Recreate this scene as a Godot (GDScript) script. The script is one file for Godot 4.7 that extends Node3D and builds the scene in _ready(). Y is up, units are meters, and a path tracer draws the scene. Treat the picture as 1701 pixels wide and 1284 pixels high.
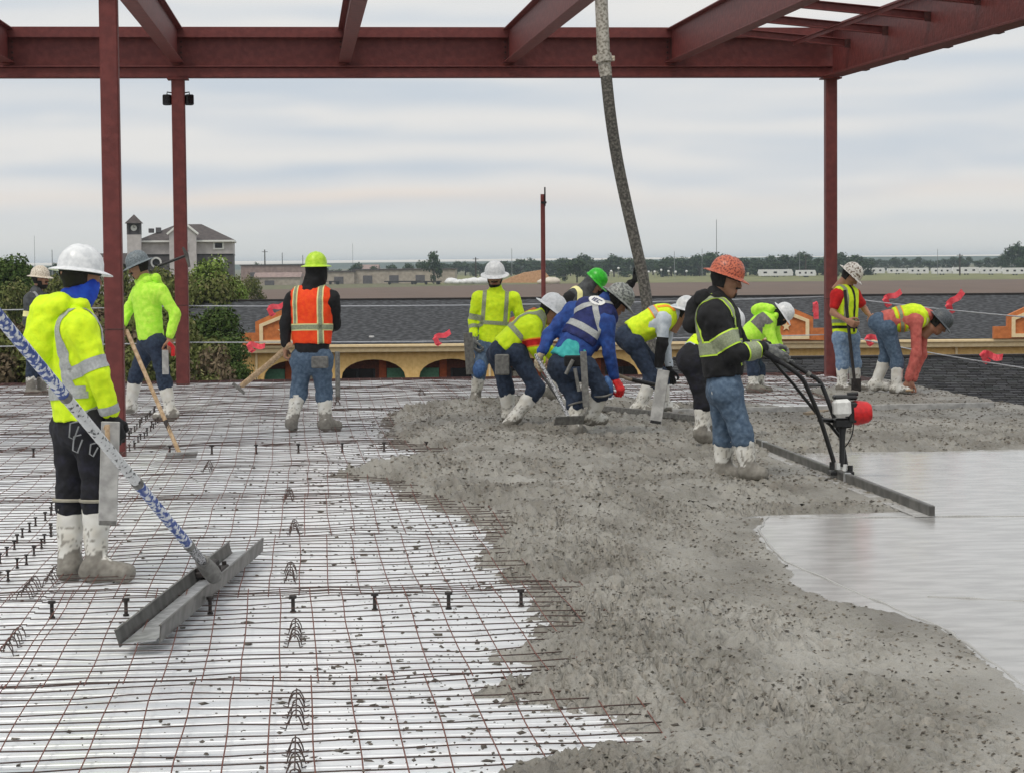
extends Node3D

# ---------- camera model shared by the camera node and by the pixel helpers ----------
const FPX := 3660.0
const IMG_W := 1701.0
const IMG_H := 1284.0
const EYE := Vector3(0, 1.68, 0)
var cam_basis: Basis
var axis_right: Vector3
var axis_toward: Vector3
var used := {}
var mats := {}
var rng := RandomNumberGenerator.new()

func _ready() -> void:
	rng.seed = 7
	setup_camera_and_light()
	make_materials()
	build_ground()
	build_deck()
	build_concrete()
	build_frame()
	build_guard_cables()
	build_arcade_building()
	build_near_roof()
	build_hotel()
	build_far_things()
	build_trees()
	build_mesh_sheets()
	build_people()
	build_tools()
	build_small_things()

func setup_camera_and_light() -> void:
	var cam := Camera3D.new()
	cam.name = "camera"
	cam.position = EYE
	cam.rotation_degrees = Vector3(-3.19, -5.31, -0.5)
	cam.fov = rad_to_deg(2.0 * atan(IMG_H * 0.5 / FPX))
	cam.near = 0.1
	cam.far = 9000.0
	cam.current = true
	add_child(cam)
	cam_basis = cam.basis
	axis_right = Vector3(cos(deg_to_rad(5.31)), 0, sin(deg_to_rad(5.31)))
	axis_toward = Vector3(-sin(deg_to_rad(5.31)), 0, cos(deg_to_rad(5.31)))
	var env := Environment.new()
	env.background_mode = Environment.BG_SKY
	var sky := Sky.new()
	var pano := PanoramaSkyMaterial.new()
	pano.panorama = ImageTexture.create_from_image(sky_image())
	pano.energy_multiplier = 1.0
	sky.sky_material = pano
	env.sky = sky
	env.tonemap_mode = Environment.TONE_MAPPER_LINEAR
	env.tonemap_exposure = 1.0
	env.fog_enabled = true
	env.fog_density = 0.00014
	env.fog_light_color = Color(0.60, 0.64, 0.675)
	env.sdfgi_enabled = true
	env.ssao_enabled = true
	env.ssil_enabled = true
	var we := WorldEnvironment.new()
	we.name = "world_environment"
	we.environment = env
	add_child(we)
	var sun := DirectionalLight3D.new()
	sun.name = "sun"
	sun.light_energy = 0.45
	sun.light_angular_distance = 14.0
	sun.light_color = Color(1.0, 0.97, 0.92)
	sun.shadow_enabled = true
	sun.rotation_degrees = Vector3(-58, -40, 0)
	add_child(sun)

func sky_image() -> Image:
	# stratus overcast: thin streaks of blue-grey and white cloud, a warm strip low down; it brightens evenly towards the zenith
	var w := 2048
	var h := 1024
	var im := Image.create(w, h, false, Image.FORMAT_RGBF)
	var n1 := FastNoiseLite.new(); n1.seed = 3; n1.frequency = 1.0; n1.fractal_octaves = 4
	var n2 := FastNoiseLite.new(); n2.seed = 9; n2.frequency = 1.0; n2.fractal_octaves = 3
	var white := Color(0.755, 0.750, 0.735)
	var blue := Color(0.560, 0.618, 0.680)
	var warm := Color(0.835, 0.735, 0.645)
	var low := Color(0.685, 0.695, 0.670)
	for y in h:
		var el := 90.0 - (y + 0.5) * 180.0 / h
		if el < -1.0:
			im.fill_rect(Rect2i(0, y, w, h - y), Color(0.30, 0.29, 0.27))
			break
		var fine := el < 24.0
		var step := 1 if fine else 8
		var lift: float = 1.0 + 0.42 * pow(sin(deg_to_rad(maxf(el, 0.0))), 0.8)
		var x := 0
		while x < w:
			var a := TAU * x / w
			var p := Vector3(cos(a) * 5.0, el * 0.95, sin(a) * 5.0)
			if not fine:
				p = Vector3(cos(a) * 5.0 * cos(deg_to_rad(el)), 22.8 + (el - 24.0) * 0.12, sin(a) * 5.0 * cos(deg_to_rad(el)))
			var wob := n2.get_noise_3dv(Vector3(p.x * 0.7, el * 0.25, p.z * 0.7)) * 0.55
			var t := n1.get_noise_3dv(Vector3(p.x * 0.6, p.y * 1.3 + wob * 1.1, p.z * 0.6)) * 2.1
			# broad bands: bluish near 4.4 and 2.3 degrees, whiter between
			var e2 := el + wob
			t += 0.55 * exp(-pow((e2 - 4.35) / 0.55, 2.0)) + 0.35 * exp(-pow((e2 - 2.25) / 0.35, 2.0)) - 0.3 * exp(-pow((e2 - 2.95) / 0.4, 2.0))
			t = clampf(0.32 + t * 0.62, 0.0, 1.0)
			var c := white.lerp(blue, t)
			var nearh := clampf(1.0 - (el - 0.4) / 1.5, 0.0, 1.0)
			c = c.lerp(low, nearh * 0.85)
			var wm: float = exp(-pow((el + wob * 0.6 - 1.72) / 0.22, 2.0)) * (0.5 + 0.5 * n2.get_noise_3dv(Vector3(p.x * 0.9, el * 3.0, p.z * 0.9 + 7.0)) * 1.6)
			c = c.lerp(warm, clampf(wm, 0.0, 0.8))
			c = Color(c.r * lift, c.g * lift, c.b * lift)
			if step == 1:
				im.set_pixel(x, y, c)
			else:
				im.fill_rect(Rect2i(x, y, step, 1), c)
			x += step
	return im

# ---------- pixel helpers (photograph pixels to directions; distance always from the ground or a known plane) ----------
func ray_of(px: float, py: float) -> Vector3:
	return cam_basis * Vector3((px - IMG_W * 0.5) / FPX, -(py - IMG_H * 0.5) / FPX, -1.0)
func gp(px: float, py: float, h := 0.0) -> Vector3:
	var d := ray_of(px, py)
	return EYE + d * ((h - EYE.y) / d.y)
func pd(px: float, py: float, depth: float) -> Vector3:
	return EYE + ray_of(px, py) * depth
func pz(px: float, py: float, z: float) -> Vector3:
	var d := ray_of(px, py)
	return EYE + d * ((z - EYE.z) / d.z)
func cv(x: float, y: float, z: float) -> Vector3:
	return axis_right * x + Vector3.UP * y + axis_toward * z

# ---------- naming ----------
func numbered(called: String) -> String:
	if not used.has(called):
		used[called] = 0
		return called
	used[called] += 1
	return "%s_%03d" % [called, used[called]]
func tag(o: Node, label: String, category: String, group := "", kind := "") -> Node:
	if label: o.set_meta("label", label)
	if category: o.set_meta("category", category)
	if group: o.set_meta("group", group)
	if kind: o.set_meta("kind", kind)
	return o
func thing(called: String, label: String, category: String, at := Vector3.ZERO, group := "") -> Node3D:
	var o := Node3D.new()
	o.name = numbered(called)
	add_child(o)
	o.position = at
	tag(o, label, category, group)
	return o
func struct(called: String) -> Node3D:
	var o := Node3D.new()
	o.name = numbered(called)
	add_child(o)
	o.set_meta("kind", "structure")
	return o

# ---------- mesh builder ----------
class MB:
	var v := PackedVector3Array()
	var n := PackedVector3Array()
	var c := PackedColorArray()
	var i := PackedInt32Array()
	var col := Color(1, 1, 1)
	func tri(a: Vector3, b: Vector3, d: Vector3) -> void:
		var m := (b - a).cross(d - a).normalized()
		var s := v.size()
		v.append(a); v.append(b); v.append(d)
		n.append(m); n.append(m); n.append(m)
		c.append(col); c.append(col); c.append(col)
		i.append(s); i.append(s + 2); i.append(s + 1)
	func quad(a: Vector3, b: Vector3, d: Vector3, e: Vector3) -> void:
		var m := (b - a).cross(e - a)
		if m.length_squared() < 1e-16:
			m = (d - b).cross(e - b)
		m = m.normalized()
		var s := v.size()
		for p in [a, b, d, e]:
			v.append(p); n.append(m); c.append(col)
		i.append(s); i.append(s + 2); i.append(s + 1)
		i.append(s); i.append(s + 3); i.append(s + 2)
	# box with small chamfers
	func box(xf: Transform3D, size: Vector3, ch := 0.0) -> void:
		var hx := size * 0.5
		if ch <= 0.0:
			var p := []
			for k in 8:
				p.append(xf * Vector3(hx.x * (1 if k & 1 else -1), hx.y * (1 if k & 2 else -1), hx.z * (1 if k & 4 else -1)))
			quad(p[4], p[5], p[7], p[6]); quad(p[1], p[0], p[2], p[3])
			quad(p[5], p[1], p[3], p[7]); quad(p[0], p[4], p[6], p[2])
			quad(p[6], p[7], p[3], p[2]); quad(p[0], p[1], p[5], p[4])
			return
		var axs := [Vector3(1, 0, 0), Vector3(0, 1, 0), Vector3(0, 0, 1)]
		for a in 3:
			for s in [-1.0, 1.0]:
				var u: int = (a + 1) % 3
				var w: int = (a + 2) % 3
				var pts := []
				for q in [[-1, -1], [1, -1], [1, 1], [-1, 1]]:
					var pt := Vector3.ZERO
					pt[a] = s * hx[a]; pt[u] = q[0] * (hx[u] - ch); pt[w] = q[1] * (hx[w] - ch)
					pts.append(xf * pt)
				if s > 0: quad(pts[0], pts[1], pts[2], pts[3])
				else: quad(pts[3], pts[2], pts[1], pts[0])
		for a in 3:
			var u: int = (a + 1) % 3
			var w: int = (a + 2) % 3
			for su in [-1.0, 1.0]:
				for sw in [-1.0, 1.0]:
					var pts := []
					for q in [[-1, 0], [1, 0], [1, 1], [-1, 1]]:
						var pt := Vector3.ZERO
						pt[a] = q[0] * (hx[a] - ch)
						pt[u] = su * (hx[u] - (ch if q[1] == 1 else 0.0))
						pt[w] = sw * (hx[w] - (0.0 if q[1] == 1 else ch))
						pts.append(xf * pt)
					if su * sw < 0: quad(pts[0], pts[1], pts[2], pts[3])
					else: quad(pts[3], pts[2], pts[1], pts[0])
		for k in 8:
			var sg := Vector3(1 if k & 1 else -1, 1 if k & 2 else -1, 1 if k & 4 else -1)
			var q1 := xf * (sg * Vector3(hx.x, hx.y - ch, hx.z - ch))
			var q2 := xf * (sg * Vector3(hx.x - ch, hx.y, hx.z - ch))
			var q3 := xf * (sg * Vector3(hx.x - ch, hx.y - ch, hx.z))
			if sg.x * sg.y * sg.z > 0: tri(q1, q2, q3)
			else: tri(q1, q3, q2)
	# bar between two points with a rectangular section
	func bar(a: Vector3, b: Vector3, w: float, hgt: float, up := Vector3.UP, ch := 0.0) -> void:
		var z := (b - a).normalized()
		var x := up.cross(z)
		if x.length_squared() < 1e-6: x = Vector3.RIGHT.cross(z)
		x = x.normalized()
		var y := z.cross(x)
		box(Transform3D(Basis(x, y, z), (a + b) * 0.5), Vector3(w, hgt, a.distance_to(b)), ch)
	# round tube along points; radii float or array
	func tube(pts: Array, radius, sides := 8, capped := true) -> void:
		var m := pts.size()
		var s0 := v.size()
		var t := ((pts[1] as Vector3) - (pts[0] as Vector3)).normalized()
		var u := t.cross(Vector3.UP)
		if u.length_squared() < 1e-4: u = t.cross(Vector3.RIGHT)
		u = u.normalized()
		for k in m:
			var p: Vector3 = pts[k]
			if k == 0: t = ((pts[1] as Vector3) - p).normalized()
			elif k == m - 1: t = (p - (pts[k - 1] as Vector3)).normalized()
			else: t = ((pts[k + 1] as Vector3) - (pts[k - 1] as Vector3)).normalized()
			u = (u - t * u.dot(t)).normalized()
			var w := t.cross(u)
			var r: float = radius[k] if radius is Array else radius
			for q in sides:
				var an := TAU * q / sides
				var nn := u * cos(an) + w * sin(an)
				v.append(p + nn * r); n.append(nn); c.append(col)
		for k in m - 1:
			for q in sides:
				var a := s0 + k * sides + q
				var b := s0 + k * sides + (q + 1) % sides
				i.append(a); i.append(a + sides); i.append(b)
				i.append(b); i.append(a + sides); i.append(b + sides)
		if capped:
			for e in [0, m - 1]:
				var s := v.size()
				var p: Vector3 = pts[e]
				var tn: Vector3 = ((pts[0] as Vector3) - (pts[1] as Vector3)).normalized() if e == 0 else ((pts[m - 1] as Vector3) - (pts[m - 2] as Vector3)).normalized()
				v.append(p); n.append(tn); c.append(col)
				for q in sides:
					v.append(v[s0 + e * sides + q]); n.append(tn); c.append(col)
				for q in sides:
					if e == 0:
						i.append(s); i.append(s + 1 + q); i.append(s + 1 + (q + 1) % sides)
					else:
						i.append(s); i.append(s + 1 + (q + 1) % sides); i.append(s + 1 + q)
	# extrude a closed outline (in the xy plane of xf) by depth along its z
	func prism(xf: Transform3D, outline: PackedVector2Array, depth: float) -> void:
		var ids := Geometry2D.triangulate_polygon(outline)
		var flip := Geometry2D.is_polygon_clockwise(outline)
		for k in range(0, ids.size(), 3):
			var a := outline[ids[k]]; var b := outline[ids[k + 1]]; var d := outline[ids[k + 2]]
			if (b - a).cross(d - a) < 0:
				var q := b; b = d; d = q
			tri(xf * Vector3(a.x, a.y, depth * 0.5), xf * Vector3(b.x, b.y, depth * 0.5), xf * Vector3(d.x, d.y, depth * 0.5))
			tri(xf * Vector3(a.x, a.y, -depth * 0.5), xf * Vector3(d.x, d.y, -depth * 0.5), xf * Vector3(b.x, b.y, -depth * 0.5))
		var m := outline.size()
		for k in m:
			var a := outline[k]; var b := outline[(k + 1) % m]
			if flip:
				var q := a; a = b; b = q
			quad(xf * Vector3(a.x, a.y, depth * 0.5), xf * Vector3(a.x, a.y, -depth * 0.5), xf * Vector3(b.x, b.y, -depth * 0.5), xf * Vector3(b.x, b.y, depth * 0.5))
	func append_mesh(o: Dictionary, xf: Transform3D, tint := Color(1, 1, 1)) -> void:
		var s := v.size()
		var nb := xf.basis.inverse().transposed()
		var ov: PackedVector3Array = o.v
		var on: PackedVector3Array = o.n
		var oi: PackedInt32Array = o.i
		var oc: PackedColorArray = o.c if o.has("c") else PackedColorArray()
		for k in ov.size():
			v.append(xf * ov[k]); n.append((nb * on[k]).normalized())
			c.append(oc[k] * tint if oc.size() else tint)
		var det := xf.basis.determinant() < 0
		for k in range(0, oi.size(), 3):
			i.append(s + oi[k])
			if det: i.append(s + oi[k + 2]); i.append(s + oi[k + 1])
			else: i.append(s + oi[k + 1]); i.append(s + oi[k + 2])
	func mesh() -> ArrayMesh:
		var a := []
		a.resize(Mesh.ARRAY_MAX)
		a[Mesh.ARRAY_VERTEX] = v; a[Mesh.ARRAY_NORMAL] = n; a[Mesh.ARRAY_COLOR] = c; a[Mesh.ARRAY_INDEX] = i
		var am := ArrayMesh.new()
		am.add_surface_from_arrays(Mesh.PRIMITIVE_TRIANGLES, a)
		return am

func mi(mesh: Mesh, called: String, mat: Material, parent: Node, at := Transform3D.IDENTITY) -> MeshInstance3D:
	var o := MeshInstance3D.new()
	o.mesh = mesh
	o.name = called if parent != self else numbered(called)
	o.material_override = mat
	o.transform = at
	parent.add_child(o, true)
	return o
func put(b: MB, called: String, mat: Material, parent: Node = self) -> MeshInstance3D:
	return mi(b.mesh(), called, mat, parent)

# ---------- materials ----------
func noise_tex(freq: float, lo: Color, hi: Color, seed_ := 1, oct := 4, kind := FastNoiseLite.TYPE_SIMPLEX_SMOOTH, stops := [0.25, 0.75]) -> NoiseTexture2D:
	var f := FastNoiseLite.new()
	f.noise_type = kind; f.frequency = freq; f.fractal_octaves = oct; f.seed = seed_
	var t := NoiseTexture2D.new()
	t.width = 512; t.height = 512; t.seamless = true; t.noise = f
	var g := Gradient.new()
	g.offsets = PackedFloat32Array(stops)
	g.colors = PackedColorArray([lo, hi])
	t.color_ramp = g
	return t
func bump_tex(freq: float, strength: float, seed_ := 1, oct := 4) -> NoiseTexture2D:
	var f := FastNoiseLite.new()
	f.frequency = freq; f.fractal_octaves = oct; f.seed = seed_
	var t := NoiseTexture2D.new()
	t.width = 512; t.height = 512; t.seamless = true; t.noise = f
	t.as_normal_map = true; t.bump_strength = strength
	return t
var shared_tex := {}
func mat(key: String, lo: Color, hi: Color, rough: float, scale := 1.0, opt := {}) -> StandardMaterial3D:
	if mats.has(key): return mats[key]
	var m := StandardMaterial3D.new()
	m.roughness = rough
	m.metallic = opt.get("metal", 0.0)
	if opt.get("vc", false):
		m.vertex_color_use_as_albedo = true
		m.albedo_color = hi
	elif lo == hi:
		m.albedo_color = hi
	else:
		m.albedo_texture = noise_tex(opt.get("freq", 0.02), lo, hi, opt.get("seed", hash(key) % 1000), opt.get("oct", 4), opt.get("kind", FastNoiseLite.TYPE_SIMPLEX_SMOOTH), opt.get("stops", [0.25, 0.75]))
	m.uv1_triplanar = true
	m.uv1_triplanar_sharpness = 6.0
	m.uv1_world_triplanar = opt.get("world", true)
	var s3 = opt.get("s3", Vector3(scale, scale, scale))
	m.uv1_scale = s3
	if opt.has("bump"):
		m.normal_enabled = true
		var bk := "%s_%s" % [opt.get("bfreq", 0.03), opt.bump]
		if not shared_tex.has(bk): shared_tex[bk] = bump_tex(opt.get("bfreq", 0.03), opt.bump)
		m.normal_texture = shared_tex[bk]
	if opt.has("spec"): m.metallic_specular = opt.spec
	if opt.get("two", false): m.cull_mode = BaseMaterial3D.CULL_DISABLED
	mats[key] = m
	return m

func make_materials() -> void:
	mat("deck", Color(0.87, 0.88, 0.89), Color(0.965, 0.97, 0.975), 0.30, 0.5, {"freq": 0.012, "metal": 0.35, "s3": Vector3(0.15, 0.9, 0.9)})
	mat("steel", Color(0.37, 0.15, 0.14), Color(0.425, 0.185, 0.17), 0.55, 0.7, {"freq": 0.02, "bump": 1.0})
	mat("steel_dark", Color(0.22, 0.10, 0.09), Color(0.30, 0.14, 0.125), 0.6, 0.9, {"freq": 0.03})
	mat("rust_wire", Color(0.36, 0.20, 0.17), Color(0.48, 0.29, 0.23), 0.75, 2.0, {"freq": 0.03})
	mat("dark_wire", Color(0.21, 0.165, 0.155), Color(0.33, 0.25, 0.22), 0.7, 2.0, {"freq": 0.03})
	mat("stud", Color(0.13, 0.115, 0.11), Color(0.19, 0.165, 0.155), 0.7, 1.0)
	mat("concrete", Color(1, 1, 1), Color(1, 1, 1), 0.5, 1.0, {"vc": true, "bump": 6.0, "bfreq": 0.05, "scale": 2.0, "s3": Vector3(2.2, 2.2, 2.2)})
	mat("slab", Color(0.565, 0.56, 0.55), Color(0.655, 0.65, 0.64), 0.20, 0.35, {"freq": 0.02, "bump": 0.2, "bfreq": 0.02, "s3": Vector3(0.25, 0.6, 0.6), "spec": 0.6})
	mat("crumb", Color(0.27, 0.25, 0.225), Color(0.42, 0.395, 0.36), 0.8, 2.0)
	mat("lime", Color(0.80, 0.93, 0.05), Color(0.88, 0.985, 0.09), 0.75, 1.3, {"freq": 0.02, "bump": 3.0, "bfreq": 0.02})
	mat("lime_green", Color(0.70, 0.95, 0.24), Color(0.80, 0.99, 0.34), 0.85, 1.6, {"freq": 0.02, "bump": 3.0, "bfreq": 0.02})
	mat("vest_yellow", Color(0.80, 0.93, 0.10), Color(0.90, 0.985, 0.16), 0.8, 1.5, {"bump": 2.5, "bfreq": 0.02})
	mat("vest_orange", Color(0.97, 0.25, 0.04), Color(1.0, 0.33, 0.06), 0.75, 1.5, {"bump": 2.5, "bfreq": 0.02})
	mat("band_orange", Color(0.97, 0.55, 0.12), Color(1.0, 0.62, 0.18), 0.7)
	mat("band_lime", Color(0.78, 0.93, 0.28), Color(0.84, 0.97, 0.34), 0.7)
	mat("band_pale", Color(0.93, 0.90, 0.62), Color(0.95, 0.93, 0.68), 0.7)
	mat("reflective", Color(0.60, 0.61, 0.61), Color(0.68, 0.69, 0.69), 0.42, 2.0, {"freq": 0.05})
	mat("reflective_dull", Color(0.52, 0.55, 0.44), Color(0.60, 0.63, 0.52), 0.5, 2.0, {"freq": 0.05})
	mat("black_cloth", Color(0.055, 0.055, 0.065), Color(0.10, 0.10, 0.115), 0.85, 1.2, {"bump": 3.0, "bfreq": 0.02})
	mat("navy_work", Color(0.055, 0.058, 0.085), Color(0.13, 0.13, 0.19), 0.85, 1.0, {"bump": 3.0, "bfreq": 0.02, "stops": [0.45, 0.9]})
	mat("grey_cloth", Color(0.24, 0.25, 0.26), Color(0.33, 0.34, 0.35), 0.9, 1.2, {"bump": 3.0, "bfreq": 0.02})
	mat("jeans", Color(0.245, 0.32, 0.405), Color(0.385, 0.46, 0.54), 0.9, 1.3, {"freq": 0.03, "oct": 6, "stops": [0.15, 0.85], "bump": 3.0, "bfreq": 0.02})
	mat("jeans_dark", Color(0.11, 0.15, 0.22), Color(0.19, 0.245, 0.33), 0.9, 1.3, {"freq": 0.03, "oct": 6, "stops": [0.15, 0.85], "bump": 3.0, "bfreq": 0.02})
	mat("jeans_light", Color(0.38, 0.48, 0.60), Color(0.56, 0.64, 0.73), 0.9, 1.3, {"freq": 0.03, "oct": 6, "stops": [0.15, 0.85], "bump": 3.0, "bfreq": 0.02})
	mat("royal", Color(0.085, 0.20, 0.45), Color(0.14, 0.29, 0.57), 0.8, 1.2, {"bump": 3.0, "bfreq": 0.02})
	mat("royal_dark", Color(0.085, 0.115, 0.30), Color(0.13, 0.17, 0.40), 0.8, 1.2, {"bump": 3.0, "bfreq": 0.02})
	mat("gaiter", Color(0.06, 0.22, 0.66), Color(0.10, 0.30, 0.78), 0.8, 1.2)
	mat("teal", Color(0.20, 0.60, 0.60), Color(0.28, 0.70, 0.68), 0.9, 1.2)
	mat("coral", Color(0.74, 0.36, 0.33), Color(0.83, 0.45, 0.41), 0.9, 1.2, {"bump": 3.0, "bfreq": 0.02})
	mat("red_shirt", Color(0.70, 0.08, 0.09), Color(0.80, 0.12, 0.12), 0.9, 1.2)
	mat("white_cloth", Color(0.72, 0.76, 0.80), Color(0.82, 0.85, 0.88), 0.9, 1.2)
	mat("boot", Color(1, 1, 1), Color(1, 1, 1), 0.6, 1.0, {"vc": true})
	mat("skin", Color(1, 1, 1), Color(1, 1, 1), 0.55, 1.0, {"vc": true})
	mat("hair", Color(0.05, 0.04, 0.035), Color(0.10, 0.08, 0.07), 0.8, 3.0)
	mat("eye", Color(0.75, 0.73, 0.70), Color(0.75, 0.73, 0.70), 0.3)
	mat("glove_black", Color(0.06, 0.06, 0.065), Color(0.12, 0.12, 0.13), 0.8, 3.0)
	mat("glove_grey", Color(0.35, 0.36, 0.36), Color(0.5, 0.5, 0.49), 0.85, 3.0)
	mat("glove_tan", Color(0.60, 0.54, 0.44), Color(0.74, 0.69, 0.60), 0.85, 3.0)
	mat("glove_red", Color(0.72, 0.05, 0.06), Color(0.85, 0.10, 0.11), 0.6, 3.0)
	mat("hat_white", Color(0.80, 0.81, 0.82), Color(0.90, 0.905, 0.91), 0.32, 2.0, {"freq": 0.02})
	mat("hat_dirty", Color(0.42, 0.35, 0.29), Color(0.86, 0.84, 0.81), 0.4, 2.4, {"freq": 0.02, "stops": [0.30, 0.46]})
	mat("hat_cream", Color(0.66, 0.60, 0.52), Color(0.86, 0.82, 0.76), 0.4, 4.0, {"freq": 0.02, "stops": [0.3, 0.5]})
	mat("hat_orange", Color(0.42, 0.17, 0.13), Color(0.76, 0.40, 0.29), 0.42, 4.0, {"freq": 0.025, "stops": [0.27, 0.45]})
	mat("hat_grey", Color(0.36, 0.40, 0.42), Color(0.52, 0.56, 0.58), 0.5, 3.0, {"freq": 0.03})
	mat("hat_dark", Color(0.24, 0.26, 0.28), Color(0.36, 0.38, 0.40), 0.5, 3.0, {"freq": 0.03})
	mat("hat_stickers", Color(0.33, 0.34, 0.335), Color(0.58, 0.59, 0.57), 0.45, 3.0, {"freq": 0.02, "stops": [0.38, 0.55]})
	mat("hat_green", Color(0.14, 0.66, 0.10), Color(0.22, 0.78, 0.16), 0.35, 2.0)
	mat("hat_lime", Color(0.68, 0.85, 0.16), Color(0.80, 0.94, 0.28), 0.4, 2.0)
	mat("blue_pad", Color(0.18, 0.31, 0.50), Color(0.27, 0.42, 0.62), 0.6, 2.0)
	mat("aluminium", Color(0.58, 0.585, 0.59), Color(0.74, 0.745, 0.75), 0.38, 1.2, {"metal": 0.75, "freq": 0.02})
	mat("dirty_aluminium", Color(0.33, 0.325, 0.315), Color(0.46, 0.455, 0.44), 0.42, 0.6, {"metal": 0.6, "freq": 0.02})
	mat("magnesium", Color(0.58, 0.575, 0.565), Color(0.70, 0.695, 0.685), 0.55, 1.0, {"freq": 0.02})
	mat("grey_tool", Color(0.36, 0.355, 0.345), Color(0.47, 0.465, 0.45), 0.6, 2.0)
	mat("black_metal", Color(0.05, 0.05, 0.055), Color(0.10, 0.10, 0.105), 0.45, 2.0)
	mat("pole_paint", Color(0.16, 0.27, 0.55), Color(0.84, 0.85, 0.86), 0.5, 1.7, {"freq": 0.03, "oct": 5, "stops": [0.48, 0.56]})
	mat("pole_white", Color(0.18, 0.18, 0.19), Color(0.80, 0.805, 0.81), 0.5, 1.7, {"freq": 0.03, "oct": 5, "stops": [0.27, 0.34]})
	mat("pole_grey", Color(0.17, 0.17, 0.18), Color(0.70, 0.70, 0.71), 0.5, 3.0, {"freq": 0.04, "oct": 5, "stops": [0.42, 0.5]})
	mat("hose_rubber", Color(0.29, 0.28, 0.265), Color(0.50, 0.485, 0.455), 0.75, 1.5, {"freq": 0.03, "oct": 5, "stops": [0.30, 0.75]})
	mat("hose_white", Color(0.50, 0.48, 0.44), Color(0.76, 0.745, 0.71), 0.6, 1.5, {"freq": 0.03, "oct": 5, "stops": [0.25, 0.6]})
	mat("wood_handle", Color(0.62, 0.51, 0.38), Color(0.76, 0.66, 0.54), 0.7, 2.0)
	mat("wood_old", Color(0.45, 0.40, 0.34), Color(0.62, 0.56, 0.48), 0.8, 1.0, {"s3": Vector3(0.4, 2, 2)})
	mat("rail_cable", Color(0.62, 0.63, 0.65), Color(0.70, 0.71, 0.73), 0.4, 1.0, {"metal": 0.4})
	mat("pink_flag", Color(0.95, 0.30, 0.36), Color(0.98, 0.40, 0.44), 0.7, 1.0, {"two": true})
	mat("engine_white", Color(0.80, 0.80, 0.79), Color(0.87, 0.87, 0.86), 0.35, 2.0)
	mat("engine_red", Color(0.70, 0.05, 0.07), Color(0.80, 0.09, 0.10), 0.3, 2.0)
	mat("shingle", Color(0.10, 0.104, 0.115), Color(0.27, 0.275, 0.29), 0.95, 1.0, {"freq": 0.11, "oct": 2, "stops": [0.35, 0.68], "s3": Vector3(0.05, 0.2, 0.05)})
	mat("shingle_tabs", Color(1, 1, 1), Color(1, 1, 1), 0.95, 1.0, {"vc": true})
	mat("stucco_orange", Color(0.72, 0.42, 0.23), Color(0.80, 0.48, 0.27), 0.9, 0.4)
	mat("stucco_cream", Color(0.88, 0.72, 0.45), Color(0.93, 0.78, 0.52), 0.9, 0.4)
	mat("trim_cream", Color(0.90, 0.80, 0.62), Color(0.93, 0.84, 0.68), 0.8, 0.4)
	mat("door_green", Color(0.24, 0.42, 0.32), Color(0.29, 0.48, 0.38), 0.6, 0.6)
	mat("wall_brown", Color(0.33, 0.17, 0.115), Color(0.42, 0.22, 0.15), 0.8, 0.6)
	mat("wall_rust", Color(0.55, 0.26, 0.12), Color(0.62, 0.30, 0.14), 0.8, 0.6)
	mat("dark_glass", Color(0.06, 0.055, 0.06), Color(0.10, 0.09, 0.10), 0.15)
	mat("curtain", Color(0.55, 0.53, 0.48), Color(0.70, 0.68, 0.62), 0.9, 0.8)
	mat("tag_white", Color(0.85, 0.86, 0.85), Color(0.85, 0.86, 0.85), 0.6)
	mat("hotel_light", Color(0.70, 0.68, 0.68), Color(0.75, 0.73, 0.73), 0.9, 0.1)
	mat("hotel_dark", Color(0.33, 0.32, 0.33), Color(0.38, 0.37, 0.38), 0.9, 0.1)
	mat("hotel_roof", Color(0.27, 0.245, 0.24), Color(0.34, 0.31, 0.305), 0.95, 0.15)
	mat("white_trim", Color(0.86, 0.86, 0.85), Color(0.89, 0.89, 0.88), 0.7)
	mat("leaf_bright", Color(1, 1, 1), Color(1, 1, 1), 0.8, 1.0, {"vc": true, "spec": 0.12})
	mat("bark", Color(0.19, 0.16, 0.13), Color(0.27, 0.23, 0.19), 0.9, 1.0)
	mat("shed", Color(0.60, 0.56, 0.51), Color(0.68, 0.64, 0.59), 0.9, 0.05)
	mat("shed_pink", Color(0.52, 0.44, 0.42), Color(0.60, 0.52, 0.49), 0.9, 0.05)
	mat("tarp", Color(0.74, 0.56, 0.41), Color(0.80, 0.62, 0.47), 0.9, 0.1)
	mat("vehicle_white", Color(0.82, 0.82, 0.82), Color(0.88, 0.88, 0.88), 0.4, 0.2)
	mat("galvanised", Color(0.45, 0.46, 0.47), Color(0.55, 0.56, 0.57), 0.5, 1.0)
	mat("hill_far", Color(0.17, 0.23, 0.17), Color(0.24, 0.31, 0.23), 1.0, 0.004)
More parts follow.
